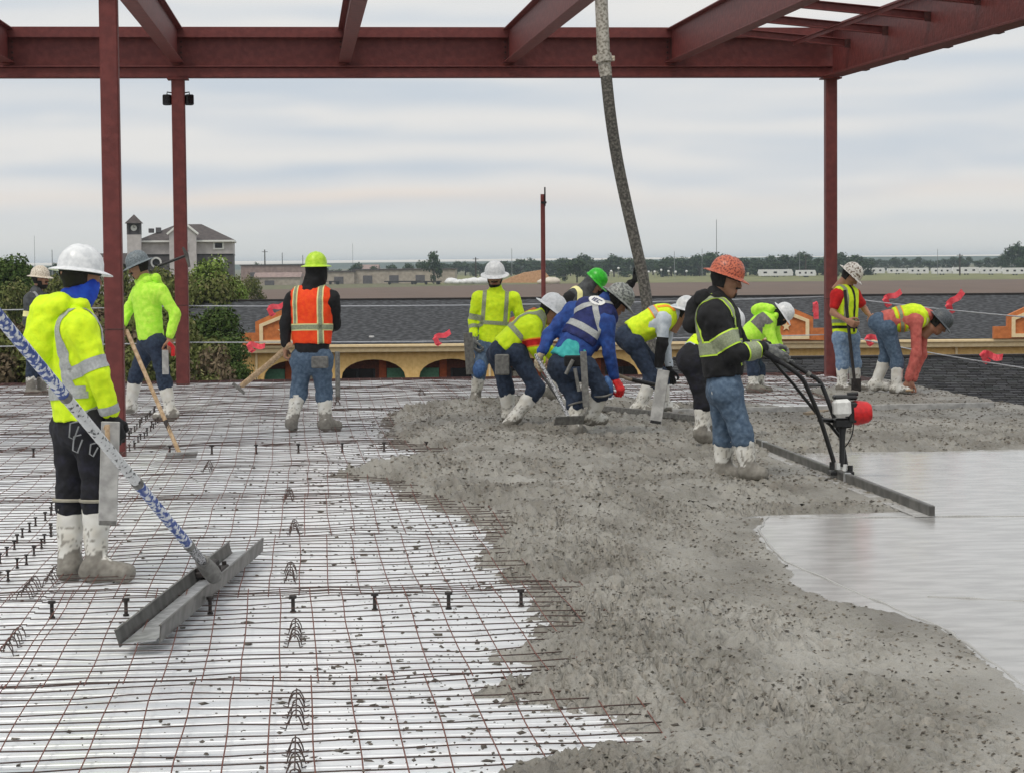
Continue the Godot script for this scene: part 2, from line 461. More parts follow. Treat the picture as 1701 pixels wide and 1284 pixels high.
# ---------- ground ----------
const GROUND := -4.8
func sheet(called: String, pts: PackedVector2Array, y: float, m: Material) -> void:
	var b := MB.new()
	var ids := Geometry2D.triangulate_polygon(pts)
	for k in range(0, ids.size(), 3):
		var p := []
		for q in 3:
			var s := pts[ids[k + q]]
			p.append(cv(s.x, 0, -s.y) + Vector3(0, y, 0))
		if ((p[1] as Vector3) - p[0]).cross((p[2] as Vector3) - p[0]).y < 0:
			b.tri(p[0], p[2], p[1])
		else:
			b.tri(p[0], p[1], p[2])
	tag(put(b, called, m), "", "", "", "structure")
func build_ground() -> void:
	var grass := mat("ground_grass", Color(0.30, 0.31, 0.20), Color(0.44, 0.42, 0.29), 1.0, 0.02, {"freq": 0.03, "oct": 6})
	var soil := mat("ground_soil", Color(0.33, 0.265, 0.22), Color(0.42, 0.34, 0.285), 1.0, 0.006, {"freq": 0.03, "oct": 6, "s3": Vector3(0.004, 0.01, 0.02)})
	var meadow := mat("ground_meadow", Color(0.36, 0.38, 0.22), Color(0.50, 0.49, 0.31), 1.0, 0.006, {"freq": 0.03, "oct": 6})
	var asphalt := mat("ground_asphalt", Color(0.24, 0.235, 0.23), Color(0.31, 0.305, 0.295), 0.95, 0.2)
	# coordinates: (metres to the right of the view axis, metres away)
	sheet("ground", PackedVector2Array([Vector2(-6000, -300), Vector2(6000, -300), Vector2(6000, 8500), Vector2(-6000, 8500)]), GROUND, grass)
	sheet("parking_ground", PackedVector2Array([Vector2(-16, 34), Vector2(40, 34), Vector2(40, 96), Vector2(-16, 96)]), GROUND + 0.02, asphalt)
	sheet("ploughed_field", PackedVector2Array([Vector2(-70, 330), Vector2(260, 330), Vector2(330, 720), Vector2(20, 690), Vector2(-95, 560)]), GROUND + 0.05, soil)
	sheet("meadow", PackedVector2Array([Vector2(-30, 692), Vector2(20, 692), Vector2(500, 735), Vector2(560, 1250), Vector2(-60, 1250)]), GROUND + 0.06, meadow)
	# distant low ridge, a few kilometres off
	var b := MB.new()
	var n := FastNoiseLite.new(); n.seed = 5; n.frequency = 0.0012
	var m := 120
	var prev := []
	for k in m + 1:
		var x := -2600.0 + 5200.0 * k / m
		var d := 3600.0
		var top := GROUND + 8.5 + 4.0 * clampf((x + 500.0) / 900.0, 0.0, 1.0) + 3.0 * n.get_noise_1d(x)
		var row := [cv(x, 0, -d) + Vector3(0, GROUND - 2, 0), cv(x, 0, -d - 150) + Vector3(0, top, 0), cv(x, 0, -d - 700) + Vector3(0, GROUND - 2, 0)]
		if k > 0:
			for q in 2:
				b.quad(prev[q], row[q], row[q + 1], prev[q + 1])
		prev = row
	tag(put(b, "hills", mats.hill_far), "", "", "", "structure")

# ---------- metal deck ----------
const DECK_X0 := -9.5
const DECK_X1 := 7.62
const DECK_Z0 := -5.6
const DECK_Z1 := -32.0
func build_deck() -> void:
	var root := struct("metal_deck_floor")
	var pitch := 0.1524
	var per := 6
	var z := DECK_Z0
	var count := 0
	while z > DECK_Z1 + 0.01:
		var b := MB.new()
		var wob := rng.randf_range(-0.002, 0.002)
		for k in per:
			var z0 := z - k * pitch
			if z0 < DECK_Z1: break
			var zs := [z0, z0 - 0.082, z0 - 0.094, z0 - 0.1404, z0 - pitch]
			var ys := [0.0, 0.0, -0.048, -0.048, 0.0]
			# a shallow stiffener groove in the flat top
			var pz_ := [[zs[0], 0.0], [z0 - 0.040, 0.0], [z0 - 0.044, -0.005], [z0 - 0.050, -0.005], [z0 - 0.054, 0.0], [zs[1], 0.0], [zs[2], ys[2]], [zs[3], ys[3]], [zs[4], 0.0]]
			for q in pz_.size() - 1:
				var y0: float = pz_[q][1] + wob
				var y1: float = pz_[q + 1][1] + wob
				b.quad(Vector3(DECK_X0, y0, pz_[q][0]), Vector3(DECK_X1, y0, pz_[q][0]), Vector3(DECK_X1, y1, pz_[q + 1][0]), Vector3(DECK_X0, y1, pz_[q + 1][0]))
		put(b, "deck_panel", mats.deck, root)
		z -= per * pitch
		count += 1
	# perimeter: pour stop angles in primer red, and the storey below
	var e := MB.new()
	e.bar(Vector3(DECK_X0, -0.045, -31.98), Vector3(DECK_X1, -0.045, -31.98), 0.012, 0.17)
	e.bar(Vector3(DECK_X0, -0.10, -31.85), Vector3(DECK_X1, -0.10, -31.85), 0.26, 0.012)
	put(e, "pour_stop", mats.steel_dark, root)
	var e2 := MB.new()
	e2.bar(Vector3(7.66, -0.02, -5.6), Vector3(7.66, -0.02, -31.95), 0.012, 0.20)
	put(e2, "pour_stop", mats.steel_dark, root)
	var w := MB.new()
	w.box(Transform3D(Basis(), Vector3((DECK_X0 + DECK_X1) * 0.5, -2.55, -18.8)), Vector3(16.6, 4.5, 25.6))
	put(w, "lower_storey", mats.wall_brown, root)
	# headed studs welded through the deck along the beam lines
	var st := MB.new()
	st.tube([Vector3(0, -0.01, 0), Vector3(0, 0.082, 0)], 0.0105, 8, false)
	st.tube([Vector3(0, 0.082, 0), Vector3(0, 0.096, 0)], 0.021, 8)
	st.tube([Vector3(0, 0.0, 0), Vector3(0, 0.012, 0)], 0.017, 8)
	var sm := st.mesh()
	var spots := []
	for zz in [-10.66, -19.80]:
		var x := -7.8
		while x < 1.6:
			spots.append(Vector3(x + rng.randf_range(-0.03, 0.03), 0, zz + rng.randf_range(-0.02, 0.02)))
			x += 0.385
	var z2 := -7.2
	while z2 > -26.0:
		spots.append(Vector3(-1.77 + rng.randf_range(-0.02, 0.02), 0, z2))
		spots.append(Vector3(-1.62 + rng.randf_range(-0.02, 0.02), 0, z2 + rng.randf_range(-0.1, 0.1)))
		z2 -= 0.305
	for p in spots:
		var ok := true
		if p.x > -2.0 and p.x < -1.4 and absf(p.z + 19.8) < 0.2: ok = false
		if ok:
			var sc := 0.62 if absf(p.x + 1.7) < 0.2 and absf(p.z + 19.8) > 0.1 and absf(p.z + 10.66) > 0.1 else 0.9
			var o := mi(sm, "shear_stud", mats.stud, root, Transform3D(Basis(Vector3.UP, rng.randf() * 6.0).rotated(Vector3.RIGHT, rng.randf_range(-0.08, 0.08)).scaled(Vector3.ONE * sc), p))
			o.name = "shear_stud"

# ---------- fresh concrete ----------
const EDGE := [[-32.0, 1.6], [-27.3, 1.6], [-26.0, 1.25], [-24.0, 0.84], [-22.62, 0.88], [-20.33, 0.71], [-19.58, 1.11], [-18.79, 0.96], [-17.6, 0.20], [-16.78, 0.63], [-15.51, 0.79], [-14.32, 1.12], [-13.19, 1.14], [-12.25, 0.96], [-11.27, 1.16], [-10.55, 1.13], [-9.85, 1.04], [-9.26, 0.80], [-8.82, 0.88], [-8.58, 0.71], [-8.2, 0.82], [-7.87, 1.18], [-7.61, 1.16], [-7.35, 0.94], [-7.11, 0.67], [-6.6, 0.5], [-5.0, 0.4]]
const SMOOTH := [[-17.75, 3.89], [-13.45, 3.85], [-13.41, 2.80], [-12.75, 2.57], [-11.4, 2.44], [-10.36, 2.33], [-9.95, 2.42], [-9.59, 2.60], [-9.24, 2.68], [-8.25, 2.62], [-7.66, 2.56], [-6.0, 2.3]]
var n_edge := FastNoiseLite.new()
var n_big := FastNoiseLite.new()
var n_mid := FastNoiseLite.new()
var n_cell := FastNoiseLite.new()
func lut(t: Array, z: float) -> float:
	if z <= t[0][0]: return t[0][1]
	for k in t.size() - 1:
		if z <= t[k + 1][0]:
			return lerpf(t[k][1], t[k + 1][1], (z - t[k][0]) / (t[k + 1][0] - t[k][0]))
	return t[t.size() - 1][1]
func far_edge_z(x: float) -> float:
	# far limit of the pour for each x
	return lut([[1.2, -25.7], [1.9, -26.2], [3.4, -25.9], [4.9, -24.8], [5.3, -24.3], [5.55, -24.0], [6.05, -24.6], [6.4, -27.6], [7.7, -29.6]], x)
func setup_concrete_noise() -> void:
	n_edge.seed = 11; n_edge.frequency = 1.6; n_edge.fractal_octaves = 4
	n_big.seed = 12; n_big.frequency = 0.55; n_big.fractal_octaves = 3
	n_mid.seed = 13; n_mid.frequency = 4.2; n_mid.fractal_octaves = 3
	n_cell.seed = 14; n_cell.frequency = 15.0; n_cell.fractal_octaves = 2
func concrete_edge(z: float) -> float:
	return lut(EDGE, z) + n_edge.get_noise_2d(z * 1.0, 3.0) * 0.22 + n_edge.get_noise_2d(z * 5.0, 9.0) * 0.10
const TOP := 0.095
func build_concrete() -> void:
	setup_concrete_noise()
	var n_stone := FastNoiseLite.new(); n_stone.seed = 15; n_stone.noise_type = FastNoiseLite.TYPE_CELLULAR; n_stone.frequency = 24.0
	n_stone.cellular_return_type = FastNoiseLite.RETURN_DISTANCE
	var n_tone := FastNoiseLite.new(); n_tone.seed = 15; n_tone.noise_type = FastNoiseLite.TYPE_CELLULAR; n_tone.frequency = 24.0
	n_tone.cellular_return_type = FastNoiseLite.RETURN_CELL_VALUE
	var n_col := FastNoiseLite.new(); n_col.seed = 21; n_col.frequency = 1.3; n_col.fractal_octaves = 5
	var n_pit := FastNoiseLite.new(); n_pit.seed = 22; n_pit.frequency = 11.0; n_pit.fractal_octaves = 3
	var mb := MB.new()
	var ag := MB.new()
	var sr := RandomNumberGenerator.new(); sr.seed = 99
	for patch in [[-5.6, -14.0, 0.0, 4.3, 0.0125, 0.0019], [-13.97, -30.0, -0.3, 7.64, 0.020, 0.0026]]:
		var rows := PackedFloat32Array()
		var z: float = patch[0]
		while z > patch[1]:
			rows.append(z)
			z -= patch[5] * absf(z)
		rows.append(patch[1])
		var dx: float = patch[4]
		var x0: float = patch[2]
		var nx := int((patch[3] - x0) / dx) + 1
		var nr := rows.size()
		var hgt := PackedFloat32Array(); hgt.resize(nr * nx)
		var ins := PackedByteArray(); ins.resize(nr * nx)
		var col := PackedColorArray(); col.resize(nr * nx)
		var far := PackedFloat32Array(); far.resize(nx)
		for c in nx:
			var x := x0 + c * dx
			far[c] = far_edge_z(x) + n_edge.get_noise_2d(x * 2.0, 40.0) * 0.5
		for r in nr:
			z = rows[r]
			var xe := concrete_edge(z)
			var xs := lut(SMOOTH, z) if z > -17.60 else 99.0
			var xs2 := xs + n_edge.get_noise_2d(z * 2.0, 77.0) * 0.03
			for c in nx:
				var x := x0 + c * dx
				var k := r * nx + c
				var dl := minf(x - xe + n_mid.get_noise_2d(x * 1.5, z * 1.5) * 0.10, (z - far[c]) * 0.5)
				if dl < -0.10 or x > xs2 + 0.13: continue
				# thickness rises from the ragged edge; raked lumps, stones and pits on top
				var rise := clampf(dl / 0.5, -0.2, 1.0)
				rise = 1.0 - (1.0 - rise) * (1.0 - rise)
				var calm := clampf(1.0 - (xs2 - x) / 0.8, 0.0, 0.9)
				if z < -20.4: calm = maxf(calm, clampf((x - 4.2) / 0.8, 0.0, 0.7))
				if z < -23.5 and x > 5.6: calm = 0.85
				var patchy := clampf(0.55 + 1.3 * n_col.get_noise_2d(x * 0.9 + 60.0, z * 0.45), 0.0, 1.0)
				var lump := n_big.get_noise_2d(x, z * 0.8) * 0.045 + n_mid.get_noise_2d(x * 0.9, z * 0.55) * 0.050
				var ds := n_stone.get_noise_2d(x, z * 0.8)
				var stone := clampf(-ds - 0.35, 0.0, 0.6) * 0.085 * (0.35 + 0.65 * patchy)
				# creases between the raked clods
				var cr1 := 1.0 - absf(n_cell.get_noise_2d(x * 0.62, z * 0.42)) * 1.9
				var cr2 := 1.0 - absf(n_pit.get_noise_2d(x * 1.1, z * 0.75)) * 2.2
				var crease := clampf((cr1 - 0.62) * 2.6, 0.0, 1.0) * 0.050 + clampf((cr2 - 0.7) * 3.3, 0.0, 1.0) * 0.030
				var loose := (1.0 - 0.85 * calm) * clampf(0.35 + rise, 0.0, 1.0)
				var hh := TOP * rise + 0.012 * rise + (lump + stone - crease * (0.45 + 0.75 * patchy)) * loose
				hh = lerpf(hh, maxf(hh, TOP + 0.008), clampf(1.0 - absf(x - xs2 + 0.05) / 0.14, 0.0, 1.0))
				if x > xs2: hh = lerpf(hh, TOP - 0.035, clampf((x - xs2) / 0.12, 0.0, 1.0))
				if z < -17.55 and x > 3.75: hh = lerpf(hh, TOP - 0.035, clampf((z + 17.90) / 0.22, 0.0, 1.0))
				if z < -13.35 and z > -13.70 and x > 2.6: hh = lerpf(hh, TOP - 0.035, clampf((z + 13.65) / 0.14, 0.0, 1.0))
				hgt[k] = hh
				ins[k] = 1
				# paste, wet streaks and stone: mixed tones of the matter itself
				var t := clampf(0.5 + 0.9 * n_col.get_noise_2d(x, z * 0.5), 0.0, 1.0)
				var base := Color(0.152, 0.141, 0.119).lerp(Color(0.318, 0.306, 0.276), t)
				if ds < -0.62: base = base.lerp(Color(0.30, 0.27, 0.225) * (0.75 + 0.5 * n_tone.get_noise_2d(x, z * 0.8)), 0.55 * patchy)
				col[k] = base
				# loose dark stones lying in the paste
				if sr.randf() < dx * patch[5] * absf(z) * (800.0 if z > -14.0 else 280.0) * (0.35 + 0.65 * loose) * (0.25 + 1.0 * patchy):
					var ss := (0.0035 + 0.0065 * pow(sr.randf(), 2.2)) * (1.0 if z > -14.0 else 1.6)
					var tone := sr.randf_range(0.05, 0.21)
					ag.col = Color(tone, tone * 0.88, tone * 0.72)
					var tw := Basis(Vector3(sr.randfn() * 0.25, 1.0, sr.randfn() * 0.25).normalized(), sr.randf() * 6.0)
					var pts := []
					for q in 6:
						var d: Vector3 = [Vector3(1, 0, 0), Vector3(-1, 0, 0), Vector3(0, 1, 0), Vector3(0, -1, 0), Vector3(0, 0, 1), Vector3(0, 0, -1)][q]
						pts.append(Vector3(x, hh + ss * 0.15, z) + (tw * d) * ss * sr.randf_range(0.7, 1.3) * Vector3(1.35, 0.7, 1.1))
					for f in [[0, 2, 4], [4, 2, 1], [1, 2, 5], [5, 2, 0]]:
						ag.tri(pts[f[0]], pts[f[2]], pts[f[1]])
		var ids := PackedInt32Array(); ids.resize(nr * nx); ids.fill(-1)
		for r in nr:
			for c in nx:
				var k := r * nx + c
				if ins[k] == 0: continue
				var r0 := maxi(r - 1, 0); var r1 := mini(r + 1, nr - 1)
				var c0 := maxi(c - 1, 0); var c1 := mini(c + 1, nx - 1)
				var hx0 := hgt[r * nx + c0] if ins[r * nx + c0] else hgt[k]
				var hx1 := hgt[r * nx + c1] if ins[r * nx + c1] else hgt[k]
				var hz0 := hgt[r0 * nx + c] if ins[r0 * nx + c] else hgt[k]
				var hz1 := hgt[r1 * nx + c] if ins[r1 * nx + c] else hgt[k]
				var nv := Vector3(-(hx1 - hx0) / (2.0 * dx), 1.0, -(hz1 - hz0) / (rows[r1] - rows[r0])).normalized()
				ids[k] = mb.v.size()
				mb.v.append(Vector3(x0 + c * dx, hgt[k], rows[r])); mb.n.append(nv); mb.c.append(col[k])
		for r in nr - 1:
			for c in nx - 1:
				var q0 := ids[r * nx + c]; var q1 := ids[r * nx + c + 1]; var q2 := ids[(r + 1) * nx + c]; var q3 := ids[(r + 1) * nx + c + 1]
				if q0 < 0 or q1 < 0 or q2 < 0 or q3 < 0: continue
				mb.i.append(q0); mb.i.append(q2); mb.i.append(q1)
				mb.i.append(q1); mb.i.append(q2); mb.i.append(q3)
	var o := put(mb, "fresh_concrete_ground", mats.concrete)
	tag(o, "rough grey fresh concrete spread over the wire mesh", "", "", "structure")
	put(ag, "aggregate_stones", mats.shingle_tabs, o).set_meta("kind", "stuff")
	# struck-off slab, smooth and wet
	var sl := MB.new()
	var zz := -5.7
	var zl := PackedFloat32Array()
	while zz > -17.90:
		zl.append(zz); zz -= 0.05
	var nxs := 60
	for k in zl.size():
		var zc := zl[k]
		var xl := minf(lut(SMOOTH, zc), lut(SMOOTH, zc + 0.10)) - 0.12 + n_edge.get_noise_2d(zc * 2.0, 77.0) * 0.03
		for q in nxs + 1:
			var x := lerpf(xl, 7.64, pow(float(q) / nxs, 1.6))
			var y := TOP + n_big.get_noise_2d(x * 0.5, zc * 0.5) * 0.006 + n_mid.get_noise_2d(x * 0.25, zc * 1.2) * 0.0008 - 0.014 * clampf(1.0 - (x - xl) / 0.10, 0.0, 1.0)
			sl.v.append(Vector3(x, y, zc)); sl.n.append(Vector3.UP); sl.c.append(Color(1, 1, 1))
	for k in zl.size():
		for q in nxs + 1:
			var a := k * (nxs + 1) + q
			var aa := maxi(k - 1, 0) * (nxs + 1) + q; var ab := mini(k + 1, zl.size() - 1) * (nxs + 1) + q
			var ba := k * (nxs + 1) + maxi(q - 1, 0); var bb := k * (nxs + 1) + mini(q + 1, nxs)
			sl.n[a] = (sl.v[ab] - sl.v[aa]).cross(sl.v[bb] - sl.v[ba]).normalized()
			if sl.n[a].y < 0: sl.n[a] = -sl.n[a]
	for k in zl.size() - 1:
		for q in nxs:
			var a := k * (nxs + 1) + q
			sl.i.append(a); sl.i.append(a + nxs + 1); sl.i.append(a + 1)
			sl.i.append(a + 1); sl.i.append(a + nxs + 1); sl.i.append(a + nxs + 2)
	var so := put(sl, "smooth_slab_floor", mats.slab)
	tag(so, "smooth wet struck-off concrete slab", "", "", "structure")
	# paste ridges left by the ends of the strike board
	for line in [[[2.86, -13.5], [2.63, -12.7], [2.50, -11.4], [2.62, -10.1], [2.72, -9.2], [2.66, -8.2], [2.6, -7.3], [2.5, -6.4]], [[3.95, -17.8], [5.4, -17.72], [6.6, -17.76], [7.6, -17.7]], [[2.9, -13.36], [3.5, -13.28], [4.3, -13.22], [5.2, -13.18]], [[2.9, -10.1], [3.6, -9.75], [4.6, -9.7]]]:
		var rb := MB.new()
		var pts := []
		var rad := []
		for k in line.size() - 1:
			for q in 8:
				var f := q / 8.0
				var p := Vector2(line[k][0], line[k][1]).lerp(Vector2(line[k + 1][0], line[k + 1][1]), f)
				pts.append(Vector3(p.x + rng.randf_range(-0.008, 0.008), TOP - 0.002 + rng.randf_range(-0.003, 0.003), p.y))
				rad.append(rng.randf_range(0.005, 0.010))
		rb.col = Color(0.37, 0.365, 0.35)
		rb.tube(pts, rad, 7)
		var ro := put(rb, "paste_ridge", mats.concrete, so)
		ro.set_meta("label", "thin ridge of cement paste")
	# crumbs of concrete dropped on the deck and mesh
	var cr := MB.new()
	for k in 4200:
		var zc := -6.3 - 20.0 * pow(rng.randf(), 1.7)
		var x := lut(EDGE, zc) + 0.15 - absf(rng.randfn(0.0, 1.0)) * 0.8
		if k % 4 == 0: x = rng.randf_range(-2.2, 1.0)
		var s := 0.0028 + 0.0070 * pow(rng.randf(), 3.0)
		var tw := Basis(Vector3(rng.randfn(), rng.randfn(), rng.randfn()).normalized(), rng.randf() * 3.0)
		var ctr := Vector3(x, s * 0.5 + (0.045 if rng.randf() < 0.3 else 0.0), zc)
		var pts := []
		for q in 6:
			var d: Vector3 = [Vector3(1, 0, 0), Vector3(-1, 0, 0), Vector3(0, 1, 0), Vector3(0, -1, 0), Vector3(0, 0, 1), Vector3(0, 0, -1)][q]
			pts.append(ctr + (tw * d) * s * rng.randf_range(0.5, 1.5) * Vector3(1.3 + (1.6 if k % 5 == 0 else 0.0), 0.8, 1.3))
		for f in [[0, 2, 4], [4, 2, 1], [1, 2, 5], [5, 2, 0], [4, 3, 0], [1, 3, 4], [5, 3, 1], [0, 3, 5]]:
			cr.tri(pts[f[0]], pts[f[2]], pts[f[1]])
	tag(put(cr, "concrete_crumbs", mats.crumb), "grey crumbs of concrete scattered over deck and mesh", "crumbs", "", "stuff")

# ---------- reinforcing mesh ----------
const ORD := ["first", "second", "third", "fourth", "fifth", "sixth", "seventh", "eighth", "ninth", "tenth", "eleventh", "twelfth"]
func sheet_label(row: int, s: Array) -> String:
	var place := "bordering the fresh concrete"
	if s[0] < -5.0: place = "beyond the column line"
	elif s[0] < -2.0: place = "under the column line"
	elif s[0] > 4.0: place = "by the far right column"
	elif s[0] > 1.0: place = "behind the bending crew"
	return "wire mesh sheet %s, %s row from the far edge" % [place, ORD[10 - row]]
func build_mesh_sheets() -> void:
	var nz := FastNoiseLite.new(); nz.seed = 31; nz.frequency = 0.6; nz.fractal_octaves = 2
	var tries := 0
	var spans := [[-8.9, -4.1], [-4.3, -1.15], [-1.3, 1.9]]
	var zstart := -6.35
	var row := 0
	while zstart > -31.0:
		var zend := maxf(zstart - 2.44, -31.7)
		var list := spans.duplicate()
		if zstart < -23.5: list.append_array([[1.75, 4.7], [4.55, 7.5]])
		for s in list:
			var cx: float = (s[0] + s[1]) * 0.5
			var root := thing("wire_mesh_sheet", sheet_label(row, s), "wire mesh", Vector3(cx, 0, (zstart + zend) * 0.5), "wire mesh sheets overlapping on the deck")
			var org := root.position
			var skew := rng.randf_range(-0.012, 0.012)
			var off := rng.randf_range(0.0, 0.10)
			var lift := 0.036 + 0.014 * (row % 2)
			var z := zstart
			while z > zend - 0.02:
				var pts := []
				var x: float = s[0]
				var seedz := z * 3.1
				while x <= s[1] + 0.001:
					var y := lift + 0.017 * nz.get_noise_2d(x * 1.2, z * 1.0) + 0.010 * nz.get_noise_2d(x * 2.2, seedz * 3.0)
					pts.append(Vector3(x, maxf(y, 0.010), z + skew * (x - cx) + 0.018 * nz.get_noise_2d(x * 0.7 + 50.0, seedz)) - org)
					x += 0.2
				var b := MB.new()
				b.tube(pts, 0.0028, 4, false)
				put(b, "wire", mats.dark_wire, root)
				z -= 0.1524
			var x2: float = s[0] + off
			while x2 < s[1]:
				var pts := []
				z = zstart + 0.05
				while z > zend - 0.06:
					var y := lift + 0.006 + 0.017 * nz.get_noise_2d(x2 * 1.2, z * 1.0)
					pts.append(Vector3(x2 - skew * (z - org.z) + 0.012 * nz.get_noise_2d(x2 * 5.0, z * 0.8), maxf(y, 0.012), z) - org)
					z -= 0.25
				var b := MB.new()
				b.tube(pts, 0.0027, 4, false)
				put(b, "wire", mats.rust_wire, root)
				x2 += 0.1524
		zstart = zend + 0.12
		row += 1
		tries += 1
	# wire bar supports: a ridge wire on hooked legs
	var proto: Node3D = null
	var places := [[490, 1275], [492, 1190], [490, 1062], [482, 960], [488, 884], [480, 828], [345, 780], [560, 672], [48, 985], [20, 1075], [86, 965], [1405, 1250], [700, 655]]
	for pl in places:
		var at := gp(pl[0], pl[1])
		if at.x > lut(EDGE, at.z) - 0.1: continue
		var root := thing("bar_support", "bent rusty wire bar support with hooked legs standing among the mesh wires", "bar support", at, "wire bar supports under the mesh")
		root.scale = Vector3(0.85, 0.8, 0.85)
		var rg := MB.new()
		rg.tube([Vector3(0, 0.066, 0.32), Vector3(0, 0.069, 0), Vector3(0, 0.066, -0.32)], 0.0035, 5)
		put(rg, "ridge_wire", mats.dark_wire, root)
		for k in 6:
			for sd in [-1.0, 1.0]:
				var lg := MB.new()
				var zz: float = -0.28 + k * 0.112 + rng.randf_range(-0.03, 0.03)
				var fx: float = sd * rng.randf_range(0.020, 0.036)
				lg.tube([Vector3(0, 0.068, zz), Vector3(fx * 0.5, 0.062, zz), Vector3(fx, 0.03, zz), Vector3(fx * 1.2, 0.004, zz), Vector3(fx * 1.9, 0.006, zz - 0.02)], 0.0032, 4)
				put(lg, "leg", mats.dark_wire, root)

# ---------- steel frame ----------
const SLOPE := 0.0178
func drop(z: float) -> float:
	return -SLOPE * (z + 31.5)
func ibeam(b: MB, a: Vector3, c: Vector3, depth: float, flange: float, tf := 0.022, tw := 0.014) -> void:
	# a, c: top centre of the two ends
	b.bar(a - Vector3(0, tf * 0.5, 0), c - Vector3(0, tf * 0.5, 0), flange, tf, Vector3.UP, 0.003)
	b.bar(a - Vector3(0, depth - tf * 0.5, 0), c - Vector3(0, depth - tf * 0.5, 0), flange, tf, Vector3.UP, 0.003)
	b.bar(a - Vector3(0, depth * 0.5, 0), c - Vector3(0, depth * 0.5, 0), tw, depth - 2.0 * tf)
func tube_column(b: MB, p: Vector3, top: float, w: float) -> void:
	b.box(Transform3D(Basis(), Vector3(p.x, (top + p.y) * 0.5, p.z)), Vector3(w, top - p.y, w), 0.014)
func bolt(b: MB, p: Vector3, ax: Vector3) -> void:
	b.tube([p, p + ax * 0.018], 0.017, 6)
func build_frame() -> void:
	var cols := [[-1.70, -19.77, 0.160, "red primed steel column standing nearest, beside the white-hatted worker in lime jacket"], [-1.76, -31.5, 0.185, "red primed steel corner column with small black floodlights near its top"], [7.60, -31.5, 0.165, "red primed steel column beside the worker in red shirt"]]
	for k in cols.size():
		var cdef: Array = cols[k]
		var top: float = 4.33 + drop(cdef[1]) - 0.004
		var root := thing("steel_column", cdef[3], "column", Vector3(cdef[0], -0.05, cdef[1]), "steel columns")
		var b := MB.new()
		tube_column(b, Vector3.ZERO, top + 0.05, cdef[2])
		put(b, "shaft", mats.steel, root)
		var pl := MB.new()
		pl.box(Transform3D(Basis(), Vector3(0, top + 0.05 - 0.012, 0)), Vector3(cdef[2] + 0.11, 0.022, cdef[2] + 0.11), 0.002)
		put(pl, "cap_plate", mats.steel, root)
		var wd := MB.new()
		wd.box(Transform3D(Basis(), Vector3(0, 1.18, 0)), Vector3(cdef[2] + 0.008, 0.012, cdef[2] + 0.008), 0.003)
		put(wd, "weld_seam", mats.steel_dark, root)
	# transverse girders
	var gd := [[-31.5, 0.70, 0.28, "deep red steel girder spanning across the far columns", -9.5, 7.72]]
	for g in gd:
		var top: float = 5.03 + drop(g[0])
		var root := thing("steel_girder", g[3], "girder", Vector3(0, top, g[0]), "roof steel")
		var b := MB.new()
		ibeam(b, Vector3(g[4], -0.012, 0), Vector3(g[5], -0.012, 0), 0.545, g[2], 0.02)
		put(b, "beam", mats.steel, root)
		var tpl := MB.new()
		tpl.bar(Vector3(g[4], -0.072, 0.146), Vector3(g[5], -0.072, 0.146), 0.010, 0.145, Vector3.UP, 0.002)
		tpl.bar(Vector3(g[4], -0.006, 0.07), Vector3(g[5], -0.006, 0.07), 0.16, 0.010)
		put(tpl, "edge_plate", mats.steel, root)
		var low := MB.new()
		low.bar(Vector3(g[4], -0.63, 0), Vector3(g[5], -0.63, 0), 0.20, 0.14, Vector3.UP, 0.006)
		put(low, "lower_tube", mats.steel, root)
		for x in [-6.44, -4.1, -1.76, 0.58, 2.92, 5.26]:
			var pl := MB.new()
			pl.box(Transform3D(Basis(), Vector3(x, -0.25, 0.085)), Vector3(0.012, 0.40, 0.13))
			put(pl, "shear_tab", mats.steel_dark, root)
			for q in 5:
				for s in [-1.0, 1.0]:
					var bo := MB.new()
					bolt(bo, Vector3(x + s * 0.05, -0.12 - q * 0.075, 0.012), Vector3(0, 0, 1))
					put(bo, "bolt", mats.steel_dark, root)
	# nearer girder on the first column, just above the picture
	var root2 := thing("steel_girder", "red steel girder carried by the nearest column", "girder", Vector3(0, 5.03 + drop(-19.77), -19.77), "roof steel")
	var b2 := MB.new()
	ibeam(b2, Vector3(-9.5, 0, 0), Vector3(7.72, 0, 0), 0.70, 0.28, 0.03)
	put(b2, "beam", mats.steel, root2)
	# beams along the depth, from girder to girder
	var names := {-6.44: "beyond the left corner", -4.1: "first past the corner column", -1.76: "meeting the girder above the corner column", 0.58: "steeply foreshortened next to the corner column beam", 2.92: "left of the pump hose", 5.26: "bordering the purlin bay"}
	for x in [-6.44, -4.1, -1.76, 0.58, 2.92, 5.26]:
		var root := thing("roof_beam", "red steel roof beam %s" % names[x], "beam", Vector3(x, 5.02, -31.5), "roof steel")
		var b := MB.new()
		var z0 := 0.02 + 0.008
		var z1 := 11.73 - 0.02
		ibeam(b, Vector3(0, -SLOPE * z0 - 0.004, z0), Vector3(0, -SLOPE * z1 - 0.004, z1), 0.48, 0.17, 0.017, 0.011)
		put(b, "beam", mats.steel, root)
	# edge girder on the right with purlins and outriggers
	var eg := thing("edge_girder", "red steel edge girder running along the purlin bay", "girder", Vector3(7.60, 5.03, -31.5), "roof steel")
	var be := MB.new()
	ibeam(be, Vector3(0, -0.004, 0.16), Vector3(0, -SLOPE * 13.5, 13.5), 0.70, 0.26, 0.028)
	put(be, "beam", mats.steel, eg)
	var zs := [-30.35, -28.35, -26.38, -24.40, -22.42, -20.6]
